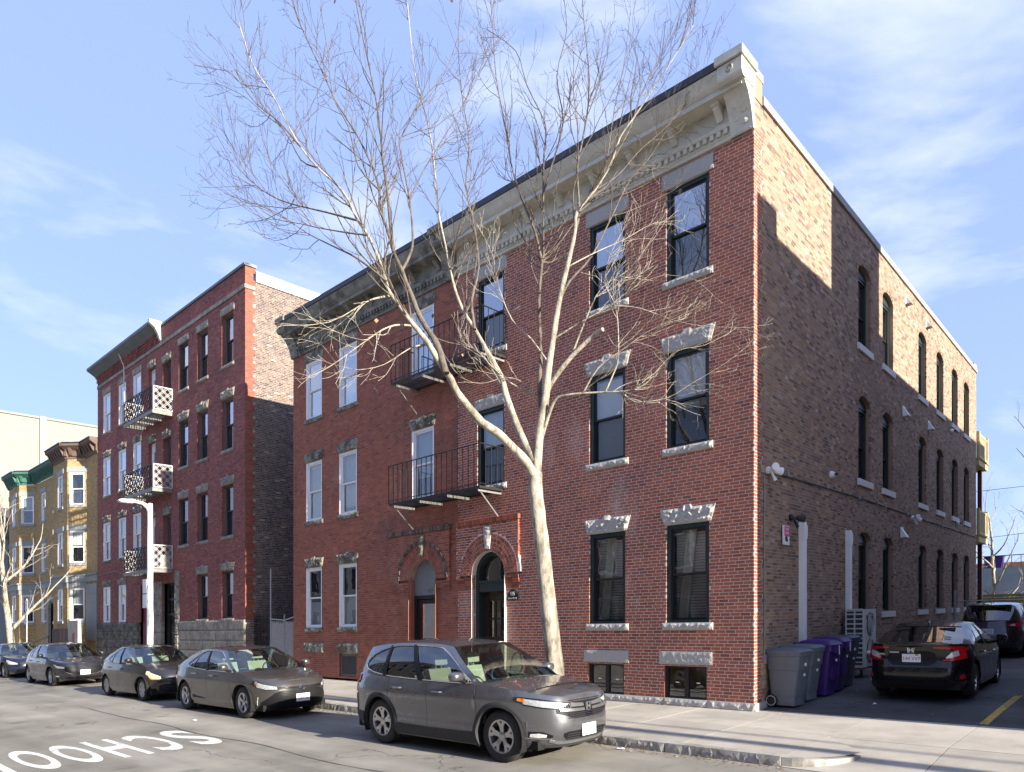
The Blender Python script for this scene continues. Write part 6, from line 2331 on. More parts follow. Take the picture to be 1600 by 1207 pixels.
    def emblem(self, end, z, kind, size=0.06, dx=0.03):
        P = 0.0 if end == 'front' else 3.0
        x, _, _ = self.surf(P, z)
        sg = 1 if end == 'front' else -1
        x += sg * dx
        b = MB()

        def tube(pts, r=0.006):
            b.tube([(x, y * size, z + zz * size) for y, zz in pts], r, 6, caps=False)
        if kind == "H":
            tube([(-0.95, 0.8), (-0.75, -0.85), (0.75, -0.85), (0.95, 0.8), (-0.95, 0.8)], size * 0.10)
            for s in (-1, 1):
                b.prism([(0, 0)] * 0 or [(x - 0.006, z - 0.6 * size), (x + 0.006, z - 0.6 * size), (x + 0.006, z + 0.7 * size), (x - 0.006, z + 0.7 * size)], s * 0.30 * size if s > 0 else -0.58 * size, 0.58 * size if s > 0 else -0.30 * size)
            b.box(x - 0.006, x + 0.005, -0.30 * size, 0.30 * size, z - 0.12 * size, z + 0.15 * size)
        elif kind == "ovals":
            el = lambda ry, rz, cz: [(ry * math.cos(2 * math.pi * i / 20), cz + rz * math.sin(2 * math.pi * i / 20)) for i in range(21)]
            tube(el(1.0, 0.68, 0), size * 0.09); tube(el(0.36, 0.62, 0.0), size * 0.08); tube(el(0.68, 0.24, 0.36), size * 0.08)
        elif kind == "wing":
            tube([(math.cos(2 * math.pi * i / 20), 0.8 * math.sin(2 * math.pi * i / 20)) for i in range(21)], size * 0.09)
            tube([(-0.95, 0.25), (-0.45, 0.32), (0.0, -0.28), (0.45, 0.32), (0.95, 0.25)], size * 0.12)
        elif kind == "word":
            pass
        return self.add("emblem", b, "chrome", smooth=40)

    def slats(self, name, mat, zs, y1, off, r=0.010, y0=0.0):
        b = MB()
        for z in zs:
            pp = [self.P('y', y, z) for y in np.linspace(max(y0, 0.0), y1, 10)]
            left = [self.surf(P, z, off) for P in pp]
            pts = [(x, -y, zz) for x, y, zz in reversed(left)] + left[1:]
            b.tube(pts, r, 5)
        self.add(name, b, mat)


def car_at(u_mid, v_mid, z0, toward, label, group=None, yaw=0.0, name="parked_car", cat="car"):
    """toward = (du, dv) the way the car faces."""
    t = thing(name, label, cat, W(u_mid, v_mid, z0), group)
    c, s = math.cos(yaw), math.sin(yaw)
    o = W(0, 0, 0)
    f = (W(toward[0], toward[1], 0) - o)
    f.normalize()
    up = Vector((-SLOPE, 0, 1)).normalized()
    l = up.cross(f).normalized()
    f = l.cross(up).normalized()
    f2 = f * c + l * s
    l2 = up.cross(f2)
    M = Matrix((f2, l2, up)).transposed()
    t.rotation_mode = 'QUATERNION'
    t.rotation_quaternion = M.to_quaternion()
    return t


PARKED = "cars parked along the kerb"


def sedan_windows(g):
    """three side panes of a saloon; g holds the pillar positions along the glasshouse."""
    a, b1, b2, c1, c2, d = g
    return [("front_door", [(a, 0.03, 0.06), (a + 0.025, 0.03, 0.80), (a + 0.06, 0.03, 0.91), (b1, 0.03, 0.93)], "car_glass_side"),
            ("rear_door", [(b2, 0.03, 0.93), (c1 - 0.10, 0.04, 0.90), (c1, 0.05, 0.80)], "car_glass_side"),
            ("rear_quarter", [(c2, 0.06, 0.76), (c2 + 0.5 * (d - c2), 0.10, 0.58), (d, 0.20, 0.26)], "car_glass_side")]


glass_mat("car_glass_side", (0.38, 0.42, 0.40), 0.12, 0.004)

# --- the grey crossover in front
def build_crossover():
    t = car_at(2.60, -5.0, 0.0, (-1, 0), "metallic grey crossover nearest the camera, parked in front of the tree", PARKED)
    t.scale = (1.03, 1.03, 1.03)
    sp = dict(prof=[(0.15, .90), (0.30, .962), (0.42, .985), (0.53, .972), (0.70, .984), (0.88, 1.0), (0.95, .982), (1.05, .955), (1.15, .92)], L=4.587, W=1.855, FO=0.90, WB=2.66, R=0.365, ra=0.425, clr=0.24, paint="paint_steel", inset=0.03,
              top=[(0.0, 0.88), (0.10, 0.93), (0.35, 0.985), (0.8, 1.035), (1.2, 1.075), (1.6, 1.06), (2.6, 1.075), (3.5, 1.105), (4.1, 1.14), (4.587, 1.12)],
              nose=[(0.2, 0.16), (0.34, 0.06), (0.5, 0.0), (0.66, 0.012), (0.78, 0.035), (0.9, 0.075), (1.0, 0.16), (1.2, 0.35)],
              tail=[(0.2, 4.42), (0.4, 4.54), (0.6, 4.587), (0.8, 4.57), (1.0, 4.54), (1.2, 4.50)],
              bot=[(0, 0.25), (0.4, 0.23), (1.2, 0.21), (3.4, 0.21), (4.1, 0.26), (4.587, 0.34)],
              nf=3.9, nr=5.0, sf=0.46, cuts=(1.30, 2.36, 3.30), cowl=1.20, rear_base=4.42, roof_front=2.02, roof_rear=4.05,
              roof=[(1.9, 1.575), (2.4, 1.632), (3.0, 1.64), (3.6, 1.615), (4.1, 1.56)], tumble=0.26, bow=0.20, bow_rear=0.05, crown=0.05,
              windows=[("front_door", [(0.055, 0.04, 0.08), (0.075, 0.04, 0.72), (0.12, 0.04, 0.90), (0.20, 0.04, 0.93), (0.395, 0.04, 0.94)], "car_glass_side"),
                       ("rear_door", [(0.435, 0.04, 0.93), (0.60, 0.04, 0.93), (0.685, 0.05, 0.90)], "car_glass_dark"),
                       ("rear_quarter", [(0.715, 0.06, 0.88), (0.80, 0.09, 0.80), (0.87, 0.16, 0.66), (0.905, 0.30, 0.42)], "car_glass_dark")],
              bpillars=[(0.397, 0.433), (0.687, 0.713)], chrome_line="chrome", rim="hex", rimf=0.665, tw=0.235, seat="seat_pale",
              handles=(2.10, 3.05), handle_z=0.93, mirror=0.115, rear_glass="car_glass_dark", roof_crown=0.03, mirror_g=0.105)
    c = Car(sp, t, None); c.build()
    c.arch_lip("cladding", 0.075, 0.014)
    c.patch("sill_cladding", "cladding", [('s', 1.36, 0.22, 0.40), ('s', 2.3, 0.22, 0.39), ('s', 3.16, 0.22, 0.40)], 0.012, n=6)
    c.patch("bumper_cladding", "cladding", [('r', 0.0, 0.33, 0.52), ('r', 0.75, 0.33, 0.52), ('s', 4.05, 0.33, 0.50)], 0.010, n=5, joined=True)
    # headlights
    for o in c.patch("headlight", "lamp_lens", [('y', 0.34, 0.765, 0.835), ('y', 0.52, 0.765, 0.865), ('y', 0.70, 0.79, 0.90), ('s', 0.40, 0.83, 0.92), ('s', 0.62, 0.885, 0.925)], 0.016, n=5):
        pass
    c.patch("headlight_core", "lamp_white", [('y', 0.345, 0.77, 0.83), ('y', 0.52, 0.77, 0.855), ('y', 0.70, 0.80, 0.885), ('s', 0.40, 0.84, 0.91)], 0.006, n=5)
    c.patch("turn_signal", "lamp_amber", [('s', 0.42, 0.845, 0.908), ('s', 0.58, 0.885, 0.918)], 0.010, n=3)
    c.patch("headlight_bezel", "trim_black", [('y', 0.335, 0.757, 0.842), ('y', 0.52, 0.757, 0.873), ('y', 0.70, 0.782, 0.908), ('s', 0.40, 0.82, 0.928), ('s', 0.64, 0.88, 0.93)], 0.003, n=5)
    # grille: chrome wings, black mesh, emblem
    c.patch("grille", "trim_black", [('y', 0.0, 0.62, 0.845), ('y', 0.30, 0.625, 0.85), ('y', 0.42, 0.67, 0.80), ('y', 0.56, 0.71, 0.775)], 0.006, n=5, joined=True)
    c.patch("grille_wing", "alloy", [('y', 0.085, 0.775, 0.815), ('y', 0.34, 0.785, 0.845)], 0.024, n=4)
    c.patch("grille_wing", "alloy", [('y', 0.085, 0.715, 0.75), ('y', 0.36, 0.725, 0.765), ('y', 0.52, 0.74, 0.77)], 0.028, n=4)
    c.patch("grille_badge_panel", "chrome", [('y', 0.0, 0.63, 0.70), ('y', 0.09, 0.64, 0.70)], 0.020, n=3, joined=True)
    c.slats("grille_mesh", "alloy_dark", (0.64, 0.665, 0.69), 0.40, 0.016, 0.006)
    c.emblem('front', 0.765, "H", 0.062, 0.035)
    c.patch("hood_edge", "chrome", [('y', 0.0, 0.862, 0.872), ('y', 0.36, 0.862, 0.872)], 0.012, n=4, joined=True)
    # lower bumper
    c.patch("lower_grille", "trim_black", [('y', 0.0, 0.335, 0.455), ('y', 0.40, 0.34, 0.455), ('y', 0.47, 0.40, 0.44)], 0.005, n=4, joined=True)
    c.slats("lower_mesh", "alloy_dark", (0.36, 0.39, 0.42), 0.42, 0.012, 0.006)
    c.patch("skid_trim", "alloy", [('y', 0.0, 0.275, 0.315), ('y', 0.50, 0.285, 0.325), ('y', 0.62, 0.33, 0.36)], 0.014, n=4, joined=True)
    c.patch("lower_cladding", "cladding", [('y', 0.0, 0.235, 0.27), ('y', 0.6, 0.24, 0.28), ('y', 0.8, 0.235, 0.33)], 0.008, n=4, joined=True)
    c.patch("fog_recess", "trim_black", [('y', 0.60, 0.385, 0.42), ('y', 0.70, 0.37, 0.47), ('y', 0.85, 0.40, 0.47)], 0.006, n=4)
    c.patch("fog_light", "lamp_white", [('y', 0.66, 0.395, 0.43), ('y', 0.72, 0.39, 0.45), ('y', 0.77, 0.40, 0.44)], 0.018, n=3)
    c.patch("fog_trim", "chrome", [('y', 0.60, 0.365, 0.378), ('y', 0.86, 0.375, 0.39)], 0.014, n=3)
    c.patch("fog_trim", "chrome", [('y', 0.845, 0.395, 0.60), ('y', 0.865, 0.39, 0.60)], 0.014, n=2)
    c.plate('front', 0.45)
    # tail lamps climb the rear pillar
    c.patch("tail_light", "lamp_red", [('r', 0.58, 0.98, 1.06), ('r', 0.80, 0.97, 1.10), ('s', 4.16, 1.02, 1.11)], 0.016, n=4)
    b = MB(); b.tube([(L_(c, 2.1), sy * 0.56, 1.672) for sy in (1,)] + [(L_(c, 3.9), 0.56, 1.635)], 0.012, 5); c.add("roof_rail", b, "trim_black", mirror=False)
    b = MB()
    rs = random.Random(3)
    for i in range(90):                                  # bird droppings and seed specks on the bonnet and roof
        s = rs.uniform(0.35, 1.3); y = rs.uniform(-0.75, 0.75)
        z = interp(c.top, s) + 0.05 * (1 - abs(y / 0.8) ** 2.6) + 0.003
        rr = rs.uniform(0.004, 0.013)
        b.poly([(L_(c, s) + rr * math.cos(a) * rs.uniform(0.6, 1.3), y + rr * math.sin(a), z) for a in (0, 1.0, 2.1, 3.1, 4.2, 5.2)])
    c.add("bird_droppings", b, "sign_white", smooth=None)["kind"] = "stuff"


def L_(c, s):
    return c.L / 2 - s


build_crossover()


def sedan_spec(L, Wd, H, WB, FO, R_, paint_, **kw):
    k = L / 4.6
    hz = H / 1.45
    d = dict(L=L, W=Wd, FO=FO, WB=WB, R=R_, ra=R_ + 0.05, clr=0.20, paint=paint_,
             top=[(0.0, 0.70 * hz), (0.12, 0.755 * hz), (0.45, 0.83 * hz), (0.9 * k, 0.90 * hz), (1.15 * k, 0.94 * hz), (1.6 * k, 0.93 * hz), (2.6 * k, 0.95 * hz), (3.5 * k, 0.985 * hz), (4.05 * k, 1.02 * hz), (L - 0.12, 1.035 * hz), (L, 1.02 * hz)],
             nose=[(0.15, 0.16), (0.28, 0.05), (0.45, 0.0), (0.6, 0.02), (0.72, 0.07), (0.85, 0.20), (1.1, 0.5)],
             tail=[(0.15, L - 0.16), (0.35, L - 0.05), (0.55, L), (0.75, L - 0.02), (0.9, L - 0.05), (1.05, L - 0.09)],
             bot=[(0, 0.21), (0.5, 0.19), (1.2, 0.18), (3.3 * k, 0.18), (4.0 * k, 0.22), (L, 0.30)],
             nf=3.7, nr=4.2, sf=0.46, sr=0.42, cuts=(FO + 0.47, FO + 1.50 * k ** 0.5, FO + 2.42 * k ** 0.5), cowl=1.10 * k, rear_base=4.02 * k, roof_front=1.98 * k, roof_rear=3.32 * k,
             roof=[(1.9 * k, H - 0.085), (2.3 * k, H - 0.045), (2.8 * k, H - 0.045), (3.35 * k, H - 0.10)], tumble=0.27, bow=0.20, bow_rear=0.14, crown=0.045,
             windows=sedan_windows((0.06, 0.44, 0.475, 0.70, 0.72, 0.83)), bpillars=[(0.442, 0.473)], rim="ten", rimf=0.64, handles=(FO + 1.22, FO + 2.18), handle_z=0.83 * hz,
             seat="seat_pale", mirror=0.095, roof_crown=0.03)
    d.update(kw)
    return d


def build_saloon_a():
    t = car_at(10.48, -4.93, 0.0, (-1, 0), "bronze-grey saloon with a wide black grille parked behind the crossover", PARKED)
    t.scale = (1.04, 1.04, 1.04)
    c = Car(sedan_spec(4.85, 1.82, 1.47, 2.775, 0.98, 0.335, "paint_bronze_grey", chrome_line="chrome", handle_z=0.86), t, None)
    c.build()
    c.patch("grille", "trim_black", [('y', 0.0, 0.245, 0.60), ('y', 0.42, 0.245, 0.61), ('y', 0.56, 0.25, 0.55), ('y', 0.72, 0.26, 0.36)], 0.010, n=5, joined=True)
    c.patch("grille_bar", "trim_black", [('y', 0.0, 0.60, 0.665), ('y', 0.50, 0.63, 0.68)], 0.012, n=5, joined=True)
    c.patch("grille_wing", "chrome", [('y', 0.06, 0.625, 0.645), ('y', 0.36, 0.655, 0.672)], 0.020, n=4)
    c.slats("grille_mesh", "well_black", [0.27 + 0.03 * i for i in range(11)], 0.50, 0.014, 0.005)
    c.emblem('front', 0.635, "ovals", 0.062, 0.03)
    c.patch("headlight_bezel", "trim_black", [('y', 0.50, 0.615, 0.685), ('y', 0.68, 0.62, 0.74), ('s', 0.36, 0.66, 0.79), ('s', 0.62, 0.735, 0.80)], 0.004, n=5)
    c.patch("headlight_core", "lamp_white", [('y', 0.51, 0.625, 0.68), ('y', 0.68, 0.63, 0.73), ('s', 0.36, 0.67, 0.78), ('s', 0.52, 0.72, 0.79)], 0.008, n=5)
    c.patch("turn_signal", "lamp_amber", [('s', 0.38, 0.68, 0.735), ('s', 0.54, 0.735, 0.765)], 0.012, n=3)
    c.patch("headlight", "lamp_lens", [('y', 0.505, 0.62, 0.683), ('y', 0.68, 0.625, 0.737), ('s', 0.36, 0.665, 0.786), ('s', 0.61, 0.738, 0.797)], 0.017, n=5)
    c.patch("fog_light", "lamp_white", [('y', 0.765, 0.30, 0.43), ('y', 0.80, 0.30, 0.47), ('y', 0.84, 0.38, 0.47)], 0.012, n=3)
    c.patch("lower_lip", "trim_black", [('y', 0.0, 0.205, 0.24), ('y', 0.60, 0.215, 0.25)], 0.010, n=5, joined=True)
    c.plate('front', 0.43, "7JBT 20")
    c.patch("tail_light", "lamp_red", [('r', 0.50, 0.80, 0.95), ('r', 0.76, 0.80, 0.96), ('s', 4.42, 0.84, 0.97)], 0.012, n=4)
    c.patch("side_recess", "trim_black", [('s', 2.62, 0.33, 0.345), ('s', 3.25, 0.33, 0.40)], 0.006, n=4)
    return c


def build_saloon_b():
    t = car_at(16.35, -4.95, 0.0, (-1, 0), "small sooty dark saloon with yellowed headlights and pale hubcaps", PARKED)
    L = 4.30
    t.scale = (1.03, 1.03, 1.03)
    c = Car(sedan_spec(L, 1.69, 1.46, 2.55, 0.82, 0.305, "paint_soot", rim="cap", nf=3.0, rimf=0.68,
                       top=[(0.0, 0.68), (0.12, 0.75), (0.4, 0.86), (0.75, 0.94), (1.0, 0.985), (1.5, 0.95), (2.4, 0.96), (3.3, 1.0), (3.8, 1.04), (L, 1.04)],
                       cowl=0.95, roof_front=1.80, rear_base=3.75, roof_rear=3.05, roof=[(1.7, 1.375), (2.2, 1.42), (2.6, 1.42), (3.1, 1.36)]), t, None)
    c.build()
    plain("lamp_yellowed", (0.62, 0.55, 0.34), 0.25, var=0.15, vs=20) if "lamp_yellowed" not in MT else None
    c.patch("headlight", "lamp_yellowed", [('y', 0.48, 0.60, 0.66), ('y', 0.62, 0.59, 0.75), ('s', 0.34, 0.62, 0.80), ('s', 0.58, 0.72, 0.80)], 0.014, n=5)
    c.patch("turn_signal", "lamp_amber", [('y', 0.50, 0.585, 0.605), ('y', 0.62, 0.575, 0.605), ('s', 0.32, 0.60, 0.64)], 0.018, n=4)
    c.patch("grille", "trim_black", [('y', 0.0, 0.58, 0.62), ('y', 0.34, 0.59, 0.63)], 0.006, n=4, joined=True)
    c.patch("lower_grille", "trim_black", [('y', 0.0, 0.24, 0.46), ('y', 0.42, 0.25, 0.46), ('y', 0.52, 0.30, 0.42)], 0.005, n=4, joined=True)
    c.slats("lower_mesh", "cladding", (0.29, 0.34, 0.39), 0.44, 0.010, 0.008)
    c.emblem('front', 0.66, "ovals", 0.05, 0.02)
    c.patch("tail_light", "lamp_red", [('r', 0.48, 0.80, 1.0), ('r', 0.72, 0.80, 1.0), ('s', L - 0.42, 0.86, 0.98)], 0.012, n=4)


def build_saloon_c():
    t = car_at(24.75, -4.93, 0.0, (-1, 0), "dark grey saloon with a chrome-edged shield grille and white plate", PARKED)
    t.scale = (1.03, 1.03, 1.03)
    c = Car(sedan_spec(4.58, 1.80, 1.455, 2.70, 0.90, 0.325, "paint_graphite", seat="seat_dark"), t, None)
    c.build()
    c.patch("grille", "trim_black", [('y', 0.0, 0.40, 0.68), ('y', 0.40, 0.42, 0.68), ('y', 0.56, 0.50, 0.66)], 0.006, n=5, joined=True)
    c.patch("grille_edge", "chrome", [('y', 0.0, 0.385, 0.40), ('y', 0.36, 0.405, 0.42), ('y', 0.58, 0.50, 0.52), ('y', 0.66, 0.60, 0.615)], 0.018, n=5, joined=True)
    c.slats("grille_mesh", "alloy_dark", [0.44 + 0.04 * i for i in range(6)], 0.44, 0.012, 0.006)
    c.emblem('front', 0.60, "wing", 0.065, 0.03)
    c.patch("headlight_core", "lamp_white", [('y', 0.58, 0.62, 0.67), ('y', 0.72, 0.625, 0.71), ('s', 0.38, 0.66, 0.74), ('s', 0.58, 0.72, 0.755)], 0.008, n=5)
    c.patch("headlight", "lamp_lens", [('y', 0.57, 0.615, 0.675), ('y', 0.72, 0.62, 0.715), ('s', 0.38, 0.655, 0.745), ('s', 0.60, 0.715, 0.76)], 0.015, n=5)
    c.patch("fog_light", "lamp_white", [('y', 0.70, 0.335, 0.36), ('y', 0.82, 0.345, 0.37)], 0.012, n=3)
    c.patch("lower_grille", "trim_black", [('y', 0.0, 0.24, 0.33), ('y', 0.55, 0.25, 0.32)], 0.006, n=4, joined=True)
    c.plate('front', 0.47)


def build_saloon_d(u, label, pm, lamp="lamp_white"):
    t = car_at(u, -4.93, 0.0, (-1, 0), label, PARKED)
    c = Car(sedan_spec(4.55, 1.80, 1.46, 2.68, 0.90, 0.32, pm, nf=3.2, seat="seat_dark", rim="ten"), t, None)
    c.build()
    c.patch("headlight", lamp, [('y', 0.46, 0.585, 0.64), ('y', 0.64, 0.58, 0.72), ('s', 0.34, 0.60, 0.77), ('s', 0.56, 0.70, 0.77)], 0.014, n=5)
    c.patch("grille", "trim_black", [('y', 0.0, 0.55, 0.66), ('y', 0.40, 0.56, 0.66)], 0.006, n=4, joined=True)
    c.patch("lower_grille", "trim_black", [('y', 0.0, 0.25, 0.40), ('y', 0.5, 0.26, 0.38)], 0.006, n=4, joined=True)
    c.slats("grille_bar", "chrome", (0.60,), 0.38, 0.014, 0.008)


build_saloon_a(); build_saloon_b(); build_saloon_c()
build_saloon_d(31.6, "navy blue saloon with pale headlights behind the dark grey one", "paint_navy")
build_saloon_d(37.6, "last car of the row, cut off by the left edge of the picture", "paint_soot")


# --- black saloon in the lot, seen from behind
def build_lot_saloon():
    v = 3.85
    t = car_at(-2.36, v, lot_z(v), (0, 1), "shiny black saloon seen from behind in the parking lot", None, yaw=R(0.0))
    L = 4.63
    c = Car(sedan_spec(L, 1.80, 1.415, 2.70, 0.89, 0.325, "paint_jet", rim="dark", nr=4.4, seat="seat_dark",
                       top=[(0.0, 0.70), (0.12, 0.75), (0.45, 0.83), (0.9, 0.88), (1.12, 0.92), (1.6, 0.92), (2.6, 0.94), (3.4, 0.98), (4.0, 1.01), (4.45, 1.03), (L, 1.02)],
                       tail=[(0.15, L - 0.15), (0.30, L - 0.05), (0.50, L), (0.62, L - 0.02), (0.75, L - 0.07), (0.90, L - 0.05), (1.05, L - 0.01)],
                       rear_base=4.18, roof_rear=3.25, roof=[(1.9, 1.33), (2.3, 1.375), (2.8, 1.37), (3.3, 1.30)], rear_glass="car_glass_rear", mirror=0.10, bow_rear=0.16), t, None)
    c.build()
    c.patch("trunk_spoiler", "paint_jet", [('r', 0.0, 0.985, 1.03), ('r', 0.55, 0.985, 1.03), ('r', 0.66, 1.0, 1.02)], 0.045, n=5, joined=True)
    # C-shaped tail lamps
    c.patch("tail_light", "lamp_red", [('r', 0.36, 0.955, 0.985), ('r', 0.62, 0.93, 0.985), ('r', 0.76, 0.84, 0.985), ('s', 4.30, 0.86, 0.97), ('s', 4.05, 0.92, 0.955)], 0.030, n=5)
    c.patch("tail_light_lower", "lamp_red", [('r', 0.50, 0.725, 0.755), ('r', 0.66, 0.73, 0.80), ('r', 0.80, 0.76, 0.93), ('s', 4.34, 0.84, 0.95)], 0.034, n=5)
    c.patch("reversing_light", "lamp_white", [('r', 0.54, 0.765, 0.79), ('r', 0.63, 0.79, 0.89), ('r', 0.70, 0.82, 0.91)], 0.038, n=4)
    c.patch("number_recess", "trim_black", [('r', 0.0, 0.64, 0.90), ('r', 0.30, 0.64, 0.90), ('r', 0.40, 0.70, 0.86)], 0.003, n=4, joined=True)
    c.patch("bumper_crease", "paint_jet", [('r', 0.0, 0.595, 0.625), ('r', 0.5, 0.60, 0.63), ('r', 0.72, 0.66, 0.70)], 0.022, n=4, joined=True)
    c.patch("lower_diffuser", "trim_black", [('r', 0.0, 0.24, 0.33), ('r', 0.62, 0.25, 0.34)], 0.010, n=4, joined=True)
    c.patch("vent_recess", "trim_black", [('r', 0.66, 0.36, 0.42), ('r', 0.80, 0.38, 0.56)], 0.008, n=3)
    c.patch("reflector", "lamp_red", [('r', 0.72, 0.385, 0.40), ('r', 0.745, 0.385, 0.47), ('r', 0.775, 0.40, 0.47)], 0.022, n=2)
    c.plate('rear', 0.765, "144 VV7", True)
    c.emblem('rear', 0.92, "H", 0.06, 0.025)
    b = MB(); x = c.surf(3.0, 0.885)[0] - 0.018; b.box(x - 0.004, x, 0.20, 0.36, 0.865, 0.89)
    c.add("dealer_badge", b, "plate_grey_print", smooth=None)
    M3 = Matrix(((0, -1, 0), (-1, 0, 0), (0, 0, 1))); M3.col[0] = (0, -1, 0); M3.col[1] = (-1, 0, 0); M3.col[2] = (0, 0, 1)
    P = c.P('r', 0.56, 0.84); x, y, z = c.surf(P, 0.84)
    link("lettering", lettering("CIVIC", 0.055, M3, "chrome", 0.003), t, (x - 0.04, 0.52, 0.835))
    b = MB(); b.prism([(-0.10, 0), (0.06, 0), (-0.06, 0.07), (-0.10, 0.07)], -0.012, 0.012)
    c.add("roof_fin", MBshift(b, (L_(c, 3.1), 0, 1.385)), "paint_jet", smooth=None)
    b = MB(); x0, y0, z0 = c.gh(1.0, 0.45)
    for i in range(3):
        b.box(x0 - 0.10, x0 - 0.095, -0.52, -0.40, z0 - 0.05 + 0.05 * i, z0 - 0.02 + 0.05 * i)
    c.add("window_stickers", b, "coping_white", smooth=None)


def MBshift(b, d):
    b.v = [(x + d[0], y + d[1], z + d[2]) for x, y, z in b.v]
    return b


glass_mat("car_glass_rear", (0.40, 0.42, 0.42), 0.10, 0.004)
build_lot_saloon()


def build_lot_suv():
    v = 14.3
    t = car_at(-2.0, v, lot_z(v) - 0.06, (0, 1), "dark tall hatchback deeper in the lot beyond the black saloon", None)
    L = 4.63
    sp = dict(L=L, W=1.82, FO=0.94, WB=2.69, R=0.35, ra=0.405, clr=0.24, paint="paint_jet_violet",
              top=[(0.0, 0.86), (0.12, 0.92), (0.5, 1.0), (1.1, 1.07), (1.6, 1.06), (2.6, 1.09), (3.5, 1.13), (4.1, 1.17), (L, 1.16)],
              nose=[(0.2, 0.16), (0.36, 0.05), (0.55, 0.0), (0.75, 0.03), (0.95, 0.12), (1.2, 0.4)],
              tail=[(0.2, L - 0.15), (0.4, L - 0.02), (0.6, L), (0.8, L - 0.03), (1.0, L - 0.08), (1.2, L - 0.14)],
              bot=[(0, 0.25), (0.4, 0.23), (1.2, 0.21), (3.4, 0.21), (4.1, 0.26), (L, 0.36)], nf=3.6, nr=4.2, cuts=(1.34, 2.38, 3.3), cowl=1.18, rear_base=4.42, roof_front=2.0, roof_rear=3.95,
              roof=[(1.9, 1.575), (2.4, 1.64), (3.0, 1.655), (3.6, 1.63), (4.0, 1.585)], tumble=0.25, bow=0.2, bow_rear=0.10,
              windows=[("front_door", [(0.06, 0.04, 0.07), (0.085, 0.04, 0.75), (0.14, 0.04, 0.91), (0.40, 0.04, 0.93)], "car_glass_dark"), ("rear_door", [(0.44, 0.04, 0.93), (0.66, 0.05, 0.90), (0.70, 0.1, 0.86)], "car_glass_dark"), ("rear_quarter", [(0.73, 0.12, 0.82), (0.84, 0.24, 0.58)], "car_glass_dark")],
              bpillars=[(0.402, 0.438)], rim="ten", handles=(2.12, 3.05), handle_z=0.95, rear_glass="car_glass_dark", seat="seat_dark")
    c = Car(sp, t, None); c.build()
    c.patch("tail_light", "lamp_red", [('r', 0.50, 1.0, 1.05), ('r', 0.70, 0.98, 1.10), ('s', 4.20, 1.0, 1.14), ('s', 3.95, 1.06, 1.13)], 0.02, n=4)
    c.patch("reversing_light", "lamp_white", [('r', 0.54, 1.01, 1.04), ('r', 0.64, 1.0, 1.07)], 0.026, n=3)
    c.plate('rear', 0.85)
    b = MB()
    x, y, z = c.gh(1.0, 1.0)
    b.box(x - 0.20, x + 0.10, -0.55, 0.55, z + 0.02, z + 0.045); c.add("tailgate_spoiler", b, "paint_jet_violet", smooth=None)
    b = MB(); b.tube([(x + 0.15, 0.0, z + 0.04), (x - 0.05, 0.0, z + 0.22)], [0.012, 0.004], 6); c.add("aerial", b, "trim_black")


build_lot_suv()
t_edge = car_at(-4.93, 3.70, lot_z(4.0), (0, 1), "dark car at the right edge of the picture, beyond the yellow line", None)
cE = Car(sedan_spec(4.5, 1.80, 1.45, 2.65, 0.90, 0.32, "paint_maroon_car", seat="seat_dark"), t_edge, None); cE.build()
cE.patch("tail_light", "lamp_red", [('r', 0.50, 0.80, 0.95), ('r', 0.76, 0.80, 0.96), ('s', 4.1, 0.84, 0.97)], 0.012, n=4)
# ------------------------------------------------------------------ trees
def bark(name, c, dark, sc=9.0, st=(1, 1, 0.35)):
    k = NT(name)
    col = k.ramp(k.noise(sc, 8.0, 0.68, stretch=st), [(0.38, dark), (0.52, c), (0.78, tuple(min(1, x * 1.25) for x in c))])
    f = k.ramp(k.noise(2.4, 6.0, 0.7), [(0.54, 0.0), (0.64, 0.75)])
    col = k.mix(f, col, dark)
    k.set(col, 0.85, 0, 0.2)
    k.bump(k.noise(30.0, 7.0, 0.75, stretch=(1, 1, 0.4)), 0.8, 0.03)
    return k.mat


bark("bark_pale", (0.40, 0.355, 0.28), (0.19, 0.165, 0.125))
bark("bark_twig", (0.115, 0.097, 0.085), (0.07, 0.058, 0.05), 20.0)
bark("bark_mid", (0.15, 0.125, 0.10), (0.085, 0.068, 0.055), 14.0)
bark("bark_brown", (0.16, 0.12, 0.10), (0.07, 0.05, 0.045))

